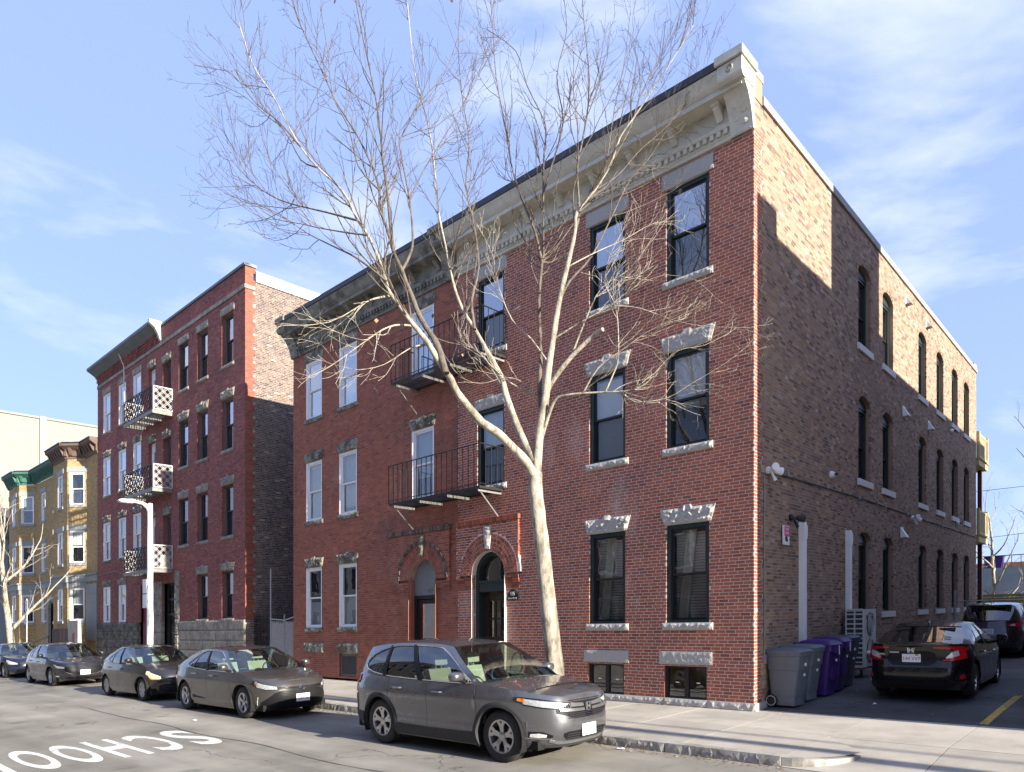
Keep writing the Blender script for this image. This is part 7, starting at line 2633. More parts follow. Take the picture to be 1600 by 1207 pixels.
LIMBS = {
    "trunk": [(0.858, 12.75, -0.021, 0.165), (0.777, 12.75, 1.196, 0.16), (0.672, 12.75, 2.123, 0.15), (0.58, 12.75, 3.05, 0.14), (0.498, 12.75, 3.746, 0.13), (0.429, 12.75, 4.383, 0.125), (0.429, 12.75, 4.696, 0.12)],
    "A": [(0.429, 12.75, 4.557, 0.0906), (0.252, 12.619, 4.853, 0.0853), (-0.011, 12.488, 5.097, 0.0803), (-0.236, 12.358, 5.291, 0.0753), (-0.511, 12.227, 5.446, 0.0705), (-0.726, 12.096, 5.652, 0.0659), (-0.935, 11.965, 5.896, 0.0614), (-1.022, 11.835, 6.059, 0.0571), (-1.096, 11.704, 6.143, 0.0529), (-1.236, 11.619, 6.346, 0.0489), (-1.385, 11.627, 6.592, 0.0451), (-1.565, 11.635, 6.828, 0.0414), (-1.715, 11.642, 7.011, 0.0379), (-1.864, 11.65, 7.226, 0.0345), (-2.014, 11.658, 7.431, 0.0313), (-2.079, 11.665, 7.593, 0.0284), (-2.144, 11.673, 7.852, 0.0256), (-2.389, 11.681, 8.408, 0.0229), (-2.561, 11.688, 8.656, 0.0205), (-2.711, 11.696, 8.979, 0.0183), (-2.883, 11.704, 9.229, 0.0163), (-3.237, 11.712, 9.553, 0.0145), (-3.526, 11.719, 9.909, 0.013), (-3.71, 11.727, 10.234, 0.0117), (-3.99, 11.735, 10.773, 0.0106), (-4.313, 11.742, 11.27, 0.0099), (-4.561, 11.75, 11.991, 0.0096)],
    "B": [(-1.082, 11.55, 6.069, 0.0584), (-1.229, 11.656, 6.561, 0.0536), (-1.369, 11.762, 6.815, 0.049), (-1.564, 11.868, 7.16, 0.0447), (-1.698, 11.974, 7.521, 0.0405), (-1.823, 12.079, 7.832, 0.0366), (-1.916, 12.185, 8.104, 0.0329), (-2.067, 12.291, 8.447, 0.0294), (-2.198, 12.397, 8.907, 0.0261), (-2.353, 12.503, 9.34, 0.0231), (-2.373, 12.609, 9.711, 0.0204), (-2.52, 12.715, 10.191, 0.0179), (-2.774, 12.821, 10.76, 0.0157), (-3.032, 12.926, 11.219, 0.0138), (-3.258, 13.032, 11.614, 0.0122), (-3.583, 13.138, 12.336, 0.0109), (-3.973, 13.244, 13.201, 0.01), (-4.187, 13.35, 13.897, 0.0096)],
    "B2": [(-2.043, 12.15, 8.374, 0.031), (-2.097, 12.075, 8.928, 0.0263), (-2.127, 12.0, 9.344, 0.0221), (-2.19, 11.925, 9.83, 0.0183), (-2.208, 11.85, 10.18, 0.0151), (-2.269, 11.775, 10.696, 0.0123), (-2.361, 11.7, 11.173, 0.0102), (-2.484, 11.625, 11.738, 0.0087), (-2.573, 11.55, 12.254, 0.008)],
    "B3": [(-1.927, 12.25, 8.08, 0.0285), (-1.809, 12.438, 8.454, 0.024), (-1.779, 12.625, 8.849, 0.0199), (-1.864, 12.812, 9.683, 0.0163), (-2.068, 13.0, 10.727, 0.0132), (-2.062, 13.188, 11.091, 0.0106), (-1.763, 13.375, 11.827, 0.0085), (-1.307, 13.562, 12.531, 0.007), (-1.062, 13.75, 13.375, 0.0064)],
    "C": [(0.417, 12.75, 4.882, 0.077), (0.234, 12.868, 5.258, 0.0702), (0.083, 12.985, 5.63, 0.0638), (-0.107, 13.103, 6.186, 0.0576), (-0.18, 13.221, 6.523, 0.0517), (-0.376, 13.338, 6.938, 0.0462), (-0.489, 13.438, 7.17, 0.0409), (-0.712, 13.503, 7.587, 0.036), (-0.9, 13.568, 7.897, 0.0314), (-1.066, 13.632, 8.297, 0.0272), (-1.195, 13.697, 8.787, 0.0233), (-1.301, 13.762, 9.331, 0.0197), (-1.458, 13.826, 10.107, 0.0166), (-1.541, 13.891, 11.066, 0.0139), (-1.675, 13.956, 11.869, 0.0116), (-1.937, 14.021, 12.921, 0.0098), (-2.074, 14.085, 14.162, 0.0086), (-2.135, 14.15, 14.732, 0.008)],
    "C2": [(-0.699, 13.25, 7.484, 0.0312), (-0.77, 13.438, 8.11, 0.0262), (-0.644, 13.625, 8.813, 0.0216), (-0.728, 13.812, 9.659, 0.0176), (-0.916, 14.0, 10.653, 0.014), (-0.864, 14.188, 11.67, 0.0111), (-1.019, 14.375, 12.711, 0.0088), (-1.112, 14.562, 13.909, 0.0071), (-1.073, 14.75, 15.134, 0.0064)],
    "D": [(0.44, 12.75, 4.65, 0.0862), (0.497, 12.725, 5.374, 0.0781), (0.589, 12.7, 5.91, 0.0703), (0.668, 12.675, 6.628, 0.0629), (0.736, 12.65, 7.056, 0.056), (0.838, 12.625, 7.701, 0.0494), (0.983, 12.575, 8.319, 0.0432), (1.081, 12.512, 8.72, 0.0374), (1.12, 12.45, 8.936, 0.0321), (1.149, 12.387, 9.206, 0.0272), (1.445, 12.325, 9.54, 0.0228), (1.728, 12.262, 9.981, 0.0188), (1.874, 12.2, 10.385, 0.0154), (2.119, 12.137, 10.707, 0.0125), (2.415, 12.075, 11.123, 0.0103), (2.73, 12.012, 11.568, 0.0087), (3.074, 11.95, 12.116, 0.008)],
    "D2": [(1.139, 12.65, 9.046, 0.0311), (1.221, 12.793, 9.438, 0.0256), (1.199, 12.936, 10.297, 0.0207), (1.296, 13.079, 10.863, 0.0164), (1.43, 13.221, 11.668, 0.0129), (1.446, 13.364, 12.585, 0.01), (1.375, 13.507, 13.544, 0.0081), (1.353, 13.65, 14.286, 0.0072)],
    "D3": [(0.846, 12.75, 7.756, 0.0269), (1.057, 12.921, 8.232, 0.0218), (1.488, 13.093, 8.789, 0.0173), (1.929, 13.264, 9.721, 0.0133), (2.26, 13.436, 10.43, 0.01), (2.721, 13.607, 11.031, 0.0074), (3.257, 13.779, 12.021, 0.0056), (3.805, 13.95, 12.905, 0.0048)],
    "E": [(0.545, 12.75, 5.658, 0.0495), (0.507, 12.959, 6.282, 0.0432), (0.539, 13.168, 7.032, 0.0373), (0.511, 13.377, 8.035, 0.0318), (0.579, 13.55, 8.887, 0.0268), (0.608, 13.65, 9.099, 0.0223), (0.613, 13.75, 10.812, 0.0183), (0.667, 13.85, 11.543, 0.0148), (0.621, 13.95, 11.941, 0.0118), (0.294, 14.05, 12.689, 0.0095), (0.077, 14.15, 13.446, 0.0079), (-0.518, 14.25, 13.966, 0.0072)],
    "E2": [(0.579, 13.55, 8.887, 0.0285), (0.437, 13.721, 9.609, 0.0234), (0.189, 13.893, 10.335, 0.0189), (0.0, 14.064, 11.05, 0.0149), (-0.129, 14.236, 11.961, 0.0116), (-0.327, 14.407, 13.128, 0.009), (-0.398, 14.579, 14.319, 0.0072), (-0.469, 14.75, 15.134, 0.0064)],
    "E3": [(0.608, 13.65, 10.315, 0.0231), (0.798, 13.51, 10.845, 0.0176), (0.972, 13.37, 11.483, 0.0129), (0.842, 13.23, 12.227, 0.0093), (1.012, 13.09, 12.953, 0.0067), (0.942, 12.95, 13.543, 0.0056)],
    "F": [(0.607, 12.85, 6.072, 0.0498), (0.716, 12.7, 6.303, 0.0445), (1.05, 12.55, 6.698, 0.0402), (1.432, 12.4, 7.026, 0.0373), (1.581, 12.25, 7.078, 0.036)],
    "G": [(0.522, 12.75, 5.253, 0.0361), (0.655, 12.632, 5.683, 0.0314), (0.774, 12.514, 5.934, 0.027), (0.958, 12.395, 5.976, 0.023), (1.239, 12.277, 5.973, 0.0193), (1.614, 12.159, 5.958, 0.016), (1.97, 12.041, 5.942, 0.013), (2.265, 11.923, 6.024, 0.0104), (2.468, 11.805, 6.253, 0.0082), (2.762, 11.686, 6.498, 0.0065), (3.155, 11.568, 6.538, 0.0053), (3.539, 11.45, 6.701, 0.0048)],
    "G2": [(1.878, 12.15, 5.966, 0.0198), (2.015, 11.983, 5.771, 0.0153), (2.148, 11.817, 5.677, 0.0115), (2.574, 11.65, 5.701, 0.0083), (2.923, 11.483, 5.879, 0.0058), (3.395, 11.317, 6.133, 0.004), (3.75, 11.15, 6.378, 0.0032)],
    "G3": [(1.639, 12.35, 6.018, 0.0178), (1.764, 12.279, 6.308, 0.0146), (1.842, 12.207, 6.561, 0.0118), (1.82, 12.136, 7.197, 0.0093), (1.733, 12.064, 7.496, 0.0073), (1.581, 11.993, 7.791, 0.0056), (1.68, 11.921, 8.245, 0.0045), (1.993, 11.85, 8.801, 0.004)],
    "H1": [(-1.575, 11.95, 6.989, 0.0233), (-1.869, 11.75, 6.95, 0.0172), (-2.111, 11.55, 6.793, 0.0121), (-2.456, 11.35, 6.454, 0.0081), (-2.899, 11.15, 6.033, 0.0053), (-3.185, 10.95, 5.803, 0.004)],
    "H2": [(-2.025, 11.85, 7.486, 0.0233), (-2.2, 11.525, 7.297, 0.0158), (-2.332, 11.2, 7.079, 0.0099), (-2.828, 10.875, 6.628, 0.0058), (-3.443, 10.55, 6.445, 0.004)],
    "H3": [(-1.423, 11.95, 6.717, 0.0142), (-1.716, 11.8, 6.573, 0.01), (-2.118, 11.65, 6.252, 0.0066), (-2.509, 11.5, 6.115, 0.0042), (-2.786, 11.35, 6.124, 0.0032)],
    "I1": [(0.451, 13.05, 6.157, 0.0196), (0.0, 13.17, 6.434, 0.0147), (-0.362, 13.29, 6.776, 0.0106), (-0.731, 13.41, 7.184, 0.0073), (-1.23, 13.53, 7.352, 0.005), (-1.737, 13.65, 7.585, 0.004)],
    "I2": [(0.683, 12.95, 6.727, 0.0195), (0.359, 13.17, 7.272, 0.0149), (0.0, 13.39, 7.724, 0.011), (-0.247, 13.61, 8.435, 0.0079), (-0.377, 13.83, 9.166, 0.0058), (-0.703, 14.05, 9.917, 0.0048)],
    "I3": [(1.058, 12.65, 6.735, 0.0196), (1.304, 12.47, 7.337, 0.0147), (1.564, 12.29, 7.82, 0.0106), (2.037, 12.11, 8.067, 0.0073), (2.386, 11.93, 8.521, 0.005), (2.564, 11.75, 8.851, 0.004)],
    "L1": [(0.742, 12.75, 7.096, 0.0179), (1.2, 12.57, 7.322, 0.0133), (1.69, 12.39, 7.529, 0.0094), (2.109, 12.21, 7.783, 0.0063), (2.625, 12.03, 7.918, 0.0042), (3.178, 11.85, 7.723, 0.0032)],
    "L2": [(1.789, 12.15, 7.446, 0.0124), (2.182, 12.0, 7.336, 0.0088), (2.693, 11.85, 7.077, 0.006), (3.191, 11.7, 6.908, 0.0041), (3.833, 11.55, 6.825, 0.0032)],
    "L3": [(1.005, 12.85, 8.455, 0.0161), (1.539, 13.025, 8.814, 0.0111), (2.1, 13.2, 9.144, 0.0072), (2.675, 13.375, 9.541, 0.0044), (3.264, 13.55, 9.7, 0.0032)],
    "L4": [(1.256, 12.45, 6.027, 0.0161), (1.508, 12.29, 6.424, 0.012), (1.93, 12.13, 6.698, 0.0086), (2.285, 11.97, 6.91, 0.0059), (2.684, 11.81, 7.06, 0.004), (3.283, 11.65, 7.311, 0.0032)],
    "L5": [(0.6, 12.95, 5.985, 0.0142), (0.237, 13.05, 6.395, 0.01), (-0.12, 13.15, 6.547, 0.0066), (-0.602, 13.25, 6.46, 0.0042), (-0.971, 13.35, 6.615, 0.0032)],
    "J1": [(-3.235, 10.75, 9.263, 0.0141), (-3.683, 11.1, 9.89, 0.0102), (-4.164, 11.45, 10.427, 0.0071), (-4.688, 11.8, 11.175, 0.005), (-5.147, 12.15, 11.533, 0.004)],
    "J2": [(-2.377, 10.85, 8.186, 0.0178), (-3.003, 11.39, 8.623, 0.0134), (-3.872, 11.93, 9.117, 0.0098), (-4.501, 12.47, 9.695, 0.0069), (-5.169, 13.01, 10.497, 0.0049), (-5.753, 13.55, 11.486, 0.004)],
    "J3": [(-1.951, 10.95, 7.296, 0.0196), (-2.424, 11.11, 7.726, 0.0147), (-2.869, 11.27, 8.012, 0.0106), (-3.335, 11.43, 8.314, 0.0073), (-3.909, 11.59, 8.748, 0.005), (-4.807, 11.75, 9.15, 0.004)],
    "J4": [(-2.219, 10.85, 7.959, 0.016), (-2.725, 11.1, 8.155, 0.0113), (-3.405, 11.35, 8.415, 0.0077), (-4.113, 11.6, 8.765, 0.0051), (-4.902, 11.85, 9.964, 0.004)],
    "J5": [(-2.971, 10.75, 8.941, 0.0141), (-3.417, 11.39, 9.472, 0.0109), (-3.882, 12.03, 10.379, 0.0082), (-4.434, 12.67, 11.107, 0.0061), (-5.082, 13.31, 11.925, 0.0047), (-5.859, 13.95, 12.651, 0.004)],
    "K1": [(1.484, 12.65, 9.736, 0.016), (1.948, 12.99, 10.213, 0.0122), (2.424, 13.33, 10.91, 0.009), (2.983, 13.67, 11.57, 0.0065), (3.503, 14.01, 12.315, 0.0048), (4.018, 14.35, 13.11, 0.004)],
    "K2": [(1.768, 12.55, 10.166, 0.0158), (2.17, 12.9, 11.036, 0.0116), (2.409, 13.25, 11.881, 0.0082), (2.844, 13.6, 12.881, 0.0058), (3.297, 13.95, 14.046, 0.0048)],
    "K3": [(1.219, 12.65, 9.357, 0.0158), (1.575, 12.83, 9.821, 0.0124), (1.774, 13.01, 10.639, 0.0094), (1.919, 13.19, 11.597, 0.0071), (2.127, 13.37, 12.577, 0.0055), (2.279, 13.55, 13.704, 0.0048)],
    "K4": [(-1.913, 13.15, 9.882, 0.0158), (-1.699, 13.35, 10.498, 0.0124), (-1.355, 13.55, 11.24, 0.0094), (-1.062, 13.75, 11.875, 0.0071), (-0.698, 13.95, 12.778, 0.0055), (-0.515, 14.15, 13.446, 0.0048)],
    "K5": [(-2.211, 11.75, 9.193, 0.0158), (-2.546, 11.67, 9.548, 0.0124), (-2.687, 11.59, 10.129, 0.0094), (-2.93, 11.51, 10.596, 0.0071), (-2.993, 11.43, 11.265, 0.0055), (-3.095, 11.35, 11.923, 0.0048)],

}


def wander(rng, p, d, L, r0, r1, up, n, jit):
    pts, rs = [p.copy()], [r0]
    d = d.normalized()
    for i in range(n):
        d = d + Vector((rng.gauss(0, jit), rng.gauss(0, jit), rng.gauss(0, jit) + up))
        d.normalize()
        p = p + d * (L / n)
        pts.append(p.copy()); rs.append(r0 + (r1 - r0) * (i + 1) / n)
    return pts, rs


def along(pts, t):
    m = (len(pts) - 1) * t
    i = min(int(m), len(pts) - 2)
    f = m - i
    return pts[i].lerp(pts[i + 1], f), (pts[i + 1] - pts[i]).normalized(), i


def twig_out(rng, mb, mid, pts, rs, level, maxlen, spread, up, dens, flat=None):
    """side shoots along a limb; level 2 = branchlets, 1 = twigs, 0 = last."""
    tot = sum((b - a).length for a, b in zip(pts[:-1], pts[1:]))
    n = max(1, int(tot * dens[level]))
    for k in range(n):
        t = rng.uniform(0.12 if level < 2 else 0.22, 1.0)
        p, d, i = along(pts, t)
        rp = rs[i]
        ax = Vector((rng.gauss(0, 1), rng.gauss(0, 1), rng.gauss(0, 1)))
        ax = (ax - d * ax.dot(d)).normalized()
        dd = d * rng.uniform(0.55, 1.0) + ax * spread * rng.uniform(0.6, 1.25)
        L = maxlen[level] * rng.uniform(0.35, 1.0) * (1.15 - 0.5 * t)
        r0 = min(rp * 0.62, (0.0155, 0.0092, 0.0060)[2 - level])
        r1 = max(0.0030, r0 * 0.35)
        q, qr = wander(rng, p, dd, L, r0, r1, up, (3, 4, 6)[level], (0.20, 0.16, 0.12)[level])
        (mid if level == 2 else mb).tube(q, qr, 5 if level == 2 else 3, caps=False)
        if level > 0:
            twig_out(rng, mb, mid, q, qr, level - 1, maxlen, spread, up, dens)


def near_tree():
    base = Vector(LIMBS["trunk"][0][:3])
    t = thing("bare_tree", "tall leafless tree with pale trunk forking in front of the corner house", "tree", base)
    rng = random.Random(77)
    tw, mid, low, lowtw = MB(), MB(), MB(), MB()
    for k, L in LIMBS.items():
        # refine with a light wobble
        pts = [Vector(p[:3]) - base for p in L]; rs = [p[3] for p in L]
        P, Rr = [], []
        for i in range(len(pts) - 1):
            p0, p1, p2, p3 = pts[max(i - 1, 0)], pts[i], pts[i + 1], pts[min(i + 2, len(pts) - 1)]
            for s in range(3):
                u = s / 3
                P.append(0.5 * ((2 * p1) + (p2 - p0) * u + (2 * p0 - 5 * p1 + 4 * p2 - p3) * u * u + (3 * p1 - p0 - 3 * p2 + p3) * u ** 3))
                Rr.append((rs[i] + (rs[i + 1] - rs[i]) * u) * rng.uniform(0.95, 1.06))
        P.append(pts[-1]); Rr.append(rs[-1])
        b = MB(); b.tube(P, Rr, 14 if rs[0] > 0.07 else 8, caps=True)
        o = part("trunk" if k == "trunk" else "limb", b, MT["bark_pale" if rs[0] > 0.06 or k[0] in "GFHIL" else "bark_mid"], None, base, t, smooth=70)
        if k == "trunk":
            continue
        big = rs[0] > 0.05
        cut = 0.30 if big else 0.1
        j = int(len(P) * cut)
        up = 0.05 if k[0] in "GHFL" else 0.11
        if k == "F":
            continue
        twig_out(rng, lowtw if k[0] in "GHIL" else tw, low if k[0] in "GHIL" else mid, P[j:], Rr[j:], 2, (0.30, 0.70, 1.9 if k[0] not in "GHIL" else 0.95), 0.55, up, (2.9, 4.2, 3.6 if k[0] not in "GHIL" else 5.0))
    link("branchlets", low.mesh("branchlets", MT["bark_pale"], None, 70), t, None, "stuff")
    link("twigs", lowtw.mesh("twigs", MT["bark_pale"], None), t, None, "stuff")
    me = mid.mesh("branchlets", MT["bark_mid"], None, 70)
    link("branchlets", me, t, None, "stuff")
    me = tw.mesh("twigs", MT["bark_twig"], None)
    link("twigs", me, t, None, "stuff")
    # a few dead leaves still hanging
    b = MB()
    for i in range(12):
        k = rng.choice([q for q in LIMBS if q not in ("trunk", "F")])
        p = Vector(rng.choice(LIMBS[k][len(LIMBS[k]) // 2:])[:3]) - base + Vector((rng.gauss(0, .3), rng.gauss(0, .3), rng.gauss(0, .3)))
        s = rng.uniform(0.02, 0.045); a = rng.uniform(0, 6.28)
        b.quad(p, p + Vector((s * math.cos(a), s * math.sin(a), -s)), p + Vector((0, 0, -2.2 * s)), p + Vector((-s * math.cos(a), -s * math.sin(a), -s)), t=rng.random())
    link("dead_leaves", b.mesh("dead_leaves", MT["dead_leaves"]), t, None, "stuff")
    # root flare and soil square
    b = MB(); b.lathe([(0.34, -0.02), (0.26, 0.05), (0.20, 0.16), (0.17, 0.32)], 14, 'z')
    part("root_flare", b, MT["bark_pale"], None, base, t, smooth=70)


near_tree()


def small_tree(label, base, H, seed, mat, twmat, spread=0.5, lean=(0, 0), r=0.14, nb=9, first=0.32):
    t = thing("bare_tree", label, "tree", base, None)
    rng = random.Random(seed)
    tw, mid = MB(), MB()
    P, Rr = wander(rng, Vector((0, 0, 0)), Vector((lean[0], lean[1], 1)), H * 0.75, r, r * 0.3, 0.06, 12, 0.05)
    b = MB(); b.tube(P, Rr, 10); part("trunk", b, MT[mat], None, base, t, smooth=70)
    for i in range(nb):
        f = first + (1 - first) * (i + rng.uniform(0, 0.8)) / nb
        p, d, k = along(P, min(f, 0.999))
        a = i * 2.4 + rng.uniform(-0.4, 0.4)
        dd = d * 0.7 + Vector((math.cos(a), math.sin(a), 0.25)) * spread * 1.4
        Q, Qr = wander(rng, p, dd, H * rng.uniform(0.30, 0.50) * (1.2 - 0.5 * f), Rr[k] * 0.6, 0.012, 0.06, 9, 0.10)
        b = MB(); b.tube(Q, Qr, 6); part("limb", b, MT[mat], None, base, t, smooth=70)
        twig_out(rng, tw, mid, Q, Qr, 2, (0.45, 0.9, 1.8), 0.6, 0.05, (2.2, 2.4, 1.5))
    link("branchlets", mid.mesh("branchlets", MT[mat], None, 70), t, None, "stuff")
    link("twigs", tw.mesh("twigs", MT[twmat], None), t, None, "stuff")
    return t


small_tree("small bare street tree at the left edge in front of the yellow house", W(40.2, -3.2, 0.12), 10.2, 5, "bark_pale", "bark_pale", 0.45, (0.03, 0.0), 0.20, 8, 0.22)

# ------------------------------------------------------------------ street furniture on the left
t = thing("street_lamp", "white street lamp post with a short arm before the plum block", "street lamp", W(20.5, -3.45, 0.13))
f0 = Frame(20.5, -3.45, 0, -1, -1, 0)
plain("lamp_paint", (0.74, 0.73, 0.68), 0.5, var=0.06)
b = MB(); b.lathe([(0.19, 0.0), (0.19, 0.03), (0.13, 0.06), (0.115, 0.5), (0.085, 6.1), (0.08, 6.25), (0.0, 6.28)], 18, 'z')
part("pole", b, MT["lamp_paint"], f0, (0, 0, 0.13), t, smooth=40)
b = MB(); b.tube([(0, 0, 5.95), (0.08, 0, 6.12), (0.25, 0, 6.24), (0.55, 0, 6.28)], [0.085, 0.08, 0.065, 0.05], 12)
part("arm", b, MT["lamp_paint"], f0, (0, 0, 0.13), t, smooth=50)
b = MB()
b.prism([(0.5, 6.24), (0.62, 6.20), (0.98, 6.22), (1.06, 6.27), (0.98, 6.31), (0.62, 6.34), (0.5, 6.31)], -0.10, 0.10)
part("lamp_head", b, MT["lamp_paint"], f0, (0, 0, 0.13), t)
b = MB(); b.box(0.64, 0.96, -0.08, 0.08, 6.195, 6.21); part("lens", b, MT["lamp_white"], f0, (0, 0, 0.13), t)
b = MB(); b.box(-0.05, 0.05, -0.125, -0.10, 0.6, 0.95); part("access_door", b, MT["lamp_paint"], f0, (0, 0, 0.13), t)
fr = Frame(20.5, -3.45, 1, 0, 0, -1)
for nm, z0, z1, lb in (("street_sign", 3.22, 3.72, "upper white sign plate clamped to the street lamp post"), ("street_sign", 2.70, 3.19, "lower white sign plate clamped to the street lamp post")):
    s = thing(nm, lb, "sign", fr.pt(0.22, 0.1, z0))
    b = MB(); b.box(0.06, 0.40, 0.10, 0.108, z0, z1); part("plate", b, MT["sign_white"], fr, (0, 0, 0), s)
    b = MB(); b.box(-0.1, 0.12, 0.092, 0.099, z0 + 0.2, z0 + 0.24); part("bracket", b, MT["galvanised"], fr, (0, 0, 0), s)
f1 = Frame(37.2, -3.3, 1, 0, 0, -1)
t = thing("sign_post", "thin galvanised sign post at the kerb left of the parked navy car", "sign post", W(37.2, -3.3, 0.13))
b = MB(); b.box(-0.03, 0.03, -0.02, 0.02, 0.13, 3.6); part("post", b, MT["galvanised"], f1, (0, 0, 0), t)
for z0, z1, dx in ((2.92, 3.52, -0.06), (2.30, 2.88, 0.08)):
    s = thing("street_sign", "upper white plate on the thin sign post at far left" if z0 > 2.5 else "lower white plate on the thin sign post at far left", "sign", f1.pt(0, 0.03, z0))
    b = MB(); b.box(-0.23 + dx, 0.23 + dx, 0.021, 0.028, z0, z1); part("plate", b, MT["sign_white"], f1, (0, 0, 0), s)
    b = MB(); b.box(-0.14 + dx, 0.14 + dx, 0.028, 0.030, z0 + 0.1, z0 + 0.16); b.box(-0.10 + dx, 0.10 + dx, 0.028, 0.030, z0 + 0.3, z0 + 0.42); part("print", b, MT["plate_grey_print"], f1, (0, 0, 0), s)
# fence in the gap between the brick houses
t = thing("iron_gate", "dark iron gate beside the plum block's stone base", "gate", FRONT.pt(19.6, -0.35, 0.13))
for i in range(12):
    b = MB(); b.box(19.05 + i * 0.11, 19.07 + i * 0.11, -0.36, -0.34, 0.18, 2.35); part("bar", b, MT["iron_black"], FRONT, (0, 0, 0), t)
for z in (0.3, 1.3, 2.25):
    b = MB(); b.box(19.0, 20.34, -0.365, -0.335, z, z + 0.035); part("rail", b, MT["iron_black"], FRONT, (0, 0, 0), t)
t = thing("chain_link_fence", "chain link fence with white privacy slats between the two brick houses", "fence", FRONT.pt(17.9, -0.3, 0.13))
for a, zt in ((18.95, 4.1), (17.95, 2.35), (16.98, 2.6)):
    b = MB(); b.tube([(a, -0.3, 0.1), (a, -0.3, zt)], 0.035, 8); part("post", b, MT["galvanised"], FRONT, (0, 0, 0), t, smooth=50)
b = MB(); b.tube([(18.95, -0.3, 2.2), (17.95, -0.3, 2.14), (16.98, -0.3, 2.3)], 0.022, 6); part("rail", b, MT["galvanised"], FRONT, (0, 0, 0), t)
plain("slat_white", (0.50, 0.48, 0.50), 0.6, var=0.2, vs=12)
rs = random.Random(6)
for i in range(34):
    a = 17.02 + i * 0.056
    if abs(a - 17.95) < 0.05:
        continue
    b = MB(); b.box(a, a + 0.036, -0.306, -0.298, 0.2 + rs.uniform(0, 0.1), 2.12 - rs.uniform(0, 0.12)); part("slat", b, MT["slat_white"], FRONT, (0, 0, 0), t)
b = MB()
for i in range(40):
    for s in (1, -1):
        x0 = 16.98 + i * 0.05
        pass
for i in range(-22, 40):
    for s in (1, -1):
        pts = []
        x = 17.0 + i * 0.05
        za, zb = 0.15, 2.1
        xa, xb = (x, x + (zb - za) * 0.5) if s > 0 else (x + (zb - za) * 0.5, x)
        # clip to the panel
        lo, hi = 16.99, 18.94
        def cl(xa, za, xb, zb):
            d = xb - xa
            t0, t1 = 0.0, 1.0
            for lim, sg in ((lo, 1), (hi, -1)):
                va, vb = sg * (xa - lim), sg * (xb - lim)
                if va < 0 and vb < 0:
                    return None
                if va < 0:
                    t0 = max(t0, va / (va - vb))
                elif vb < 0:
                    t1 = min(t1, va / (va - vb))
            if t1 <= t0:
                return None
            return (xa + d * t0, za + (zb - za) * t0, xa + d * t1, za + (zb - za) * t1)
        q = cl(xa, za, xb, zb)
        if q:
            b.tube([(q[0], -0.29, q[1]), (q[2], -0.29, q[3])], 0.003, 3, caps=False)
part("wire_mesh", b, MT["galvanised"], FRONT, (0, 0, 0), t, kind="stuff")
# ------------------------------------------------------------------ bins by the side wall
plain("bin_grey", (0.115, 0.135, 0.155), 0.5, var=0.12, vs=5, dirt=((0.20, 0.19, 0.17), 6, 0.62, 0.35))
plain("bin_purple", (0.050, 0.018, 0.135), 0.45, var=0.12, vs=5)
plain("bin_slate", (0.050, 0.065, 0.085), 0.5, var=0.12, vs=5)


def ring_xy(hx, hy, cx, cy, rad, z, n=4):
    pts = []
    for (sx, sy, a0) in ((1, 1, 0), (-1, 1, 90), (-1, -1, 180), (1, -1, 270)):
        for i in range(n + 1):
            a = R(a0 + 90 * i / n)
            pts.append((cx + sx * (hx - rad) + rad * math.cos(a), cy + sy * (hy - rad) + rad * math.sin(a), z))
    return pts


def loft(b, rings, m=0, cap0=True, cap1=True):
    k = len(rings[0]); n0 = len(b.v)
    for r in rings:
        b.v += r
    for i in range(len(rings) - 1):
        for j in range(k):
            a, c = n0 + i * k + j, n0 + i * k + (j + 1) % k
            b.f.append((a, c, c + k, a + k)); b.m.append(m); b.t.append(0.5)
    if cap0:
        b.f.append(tuple(range(n0 + k - 1, n0 - 1, -1))); b.m.append(m); b.t.append(0.5)
    if cap1:
        e = n0 + (len(rings) - 1) * k
        b.f.append(tuple(range(e, e + k))); b.m.append(m); b.t.append(0.5)


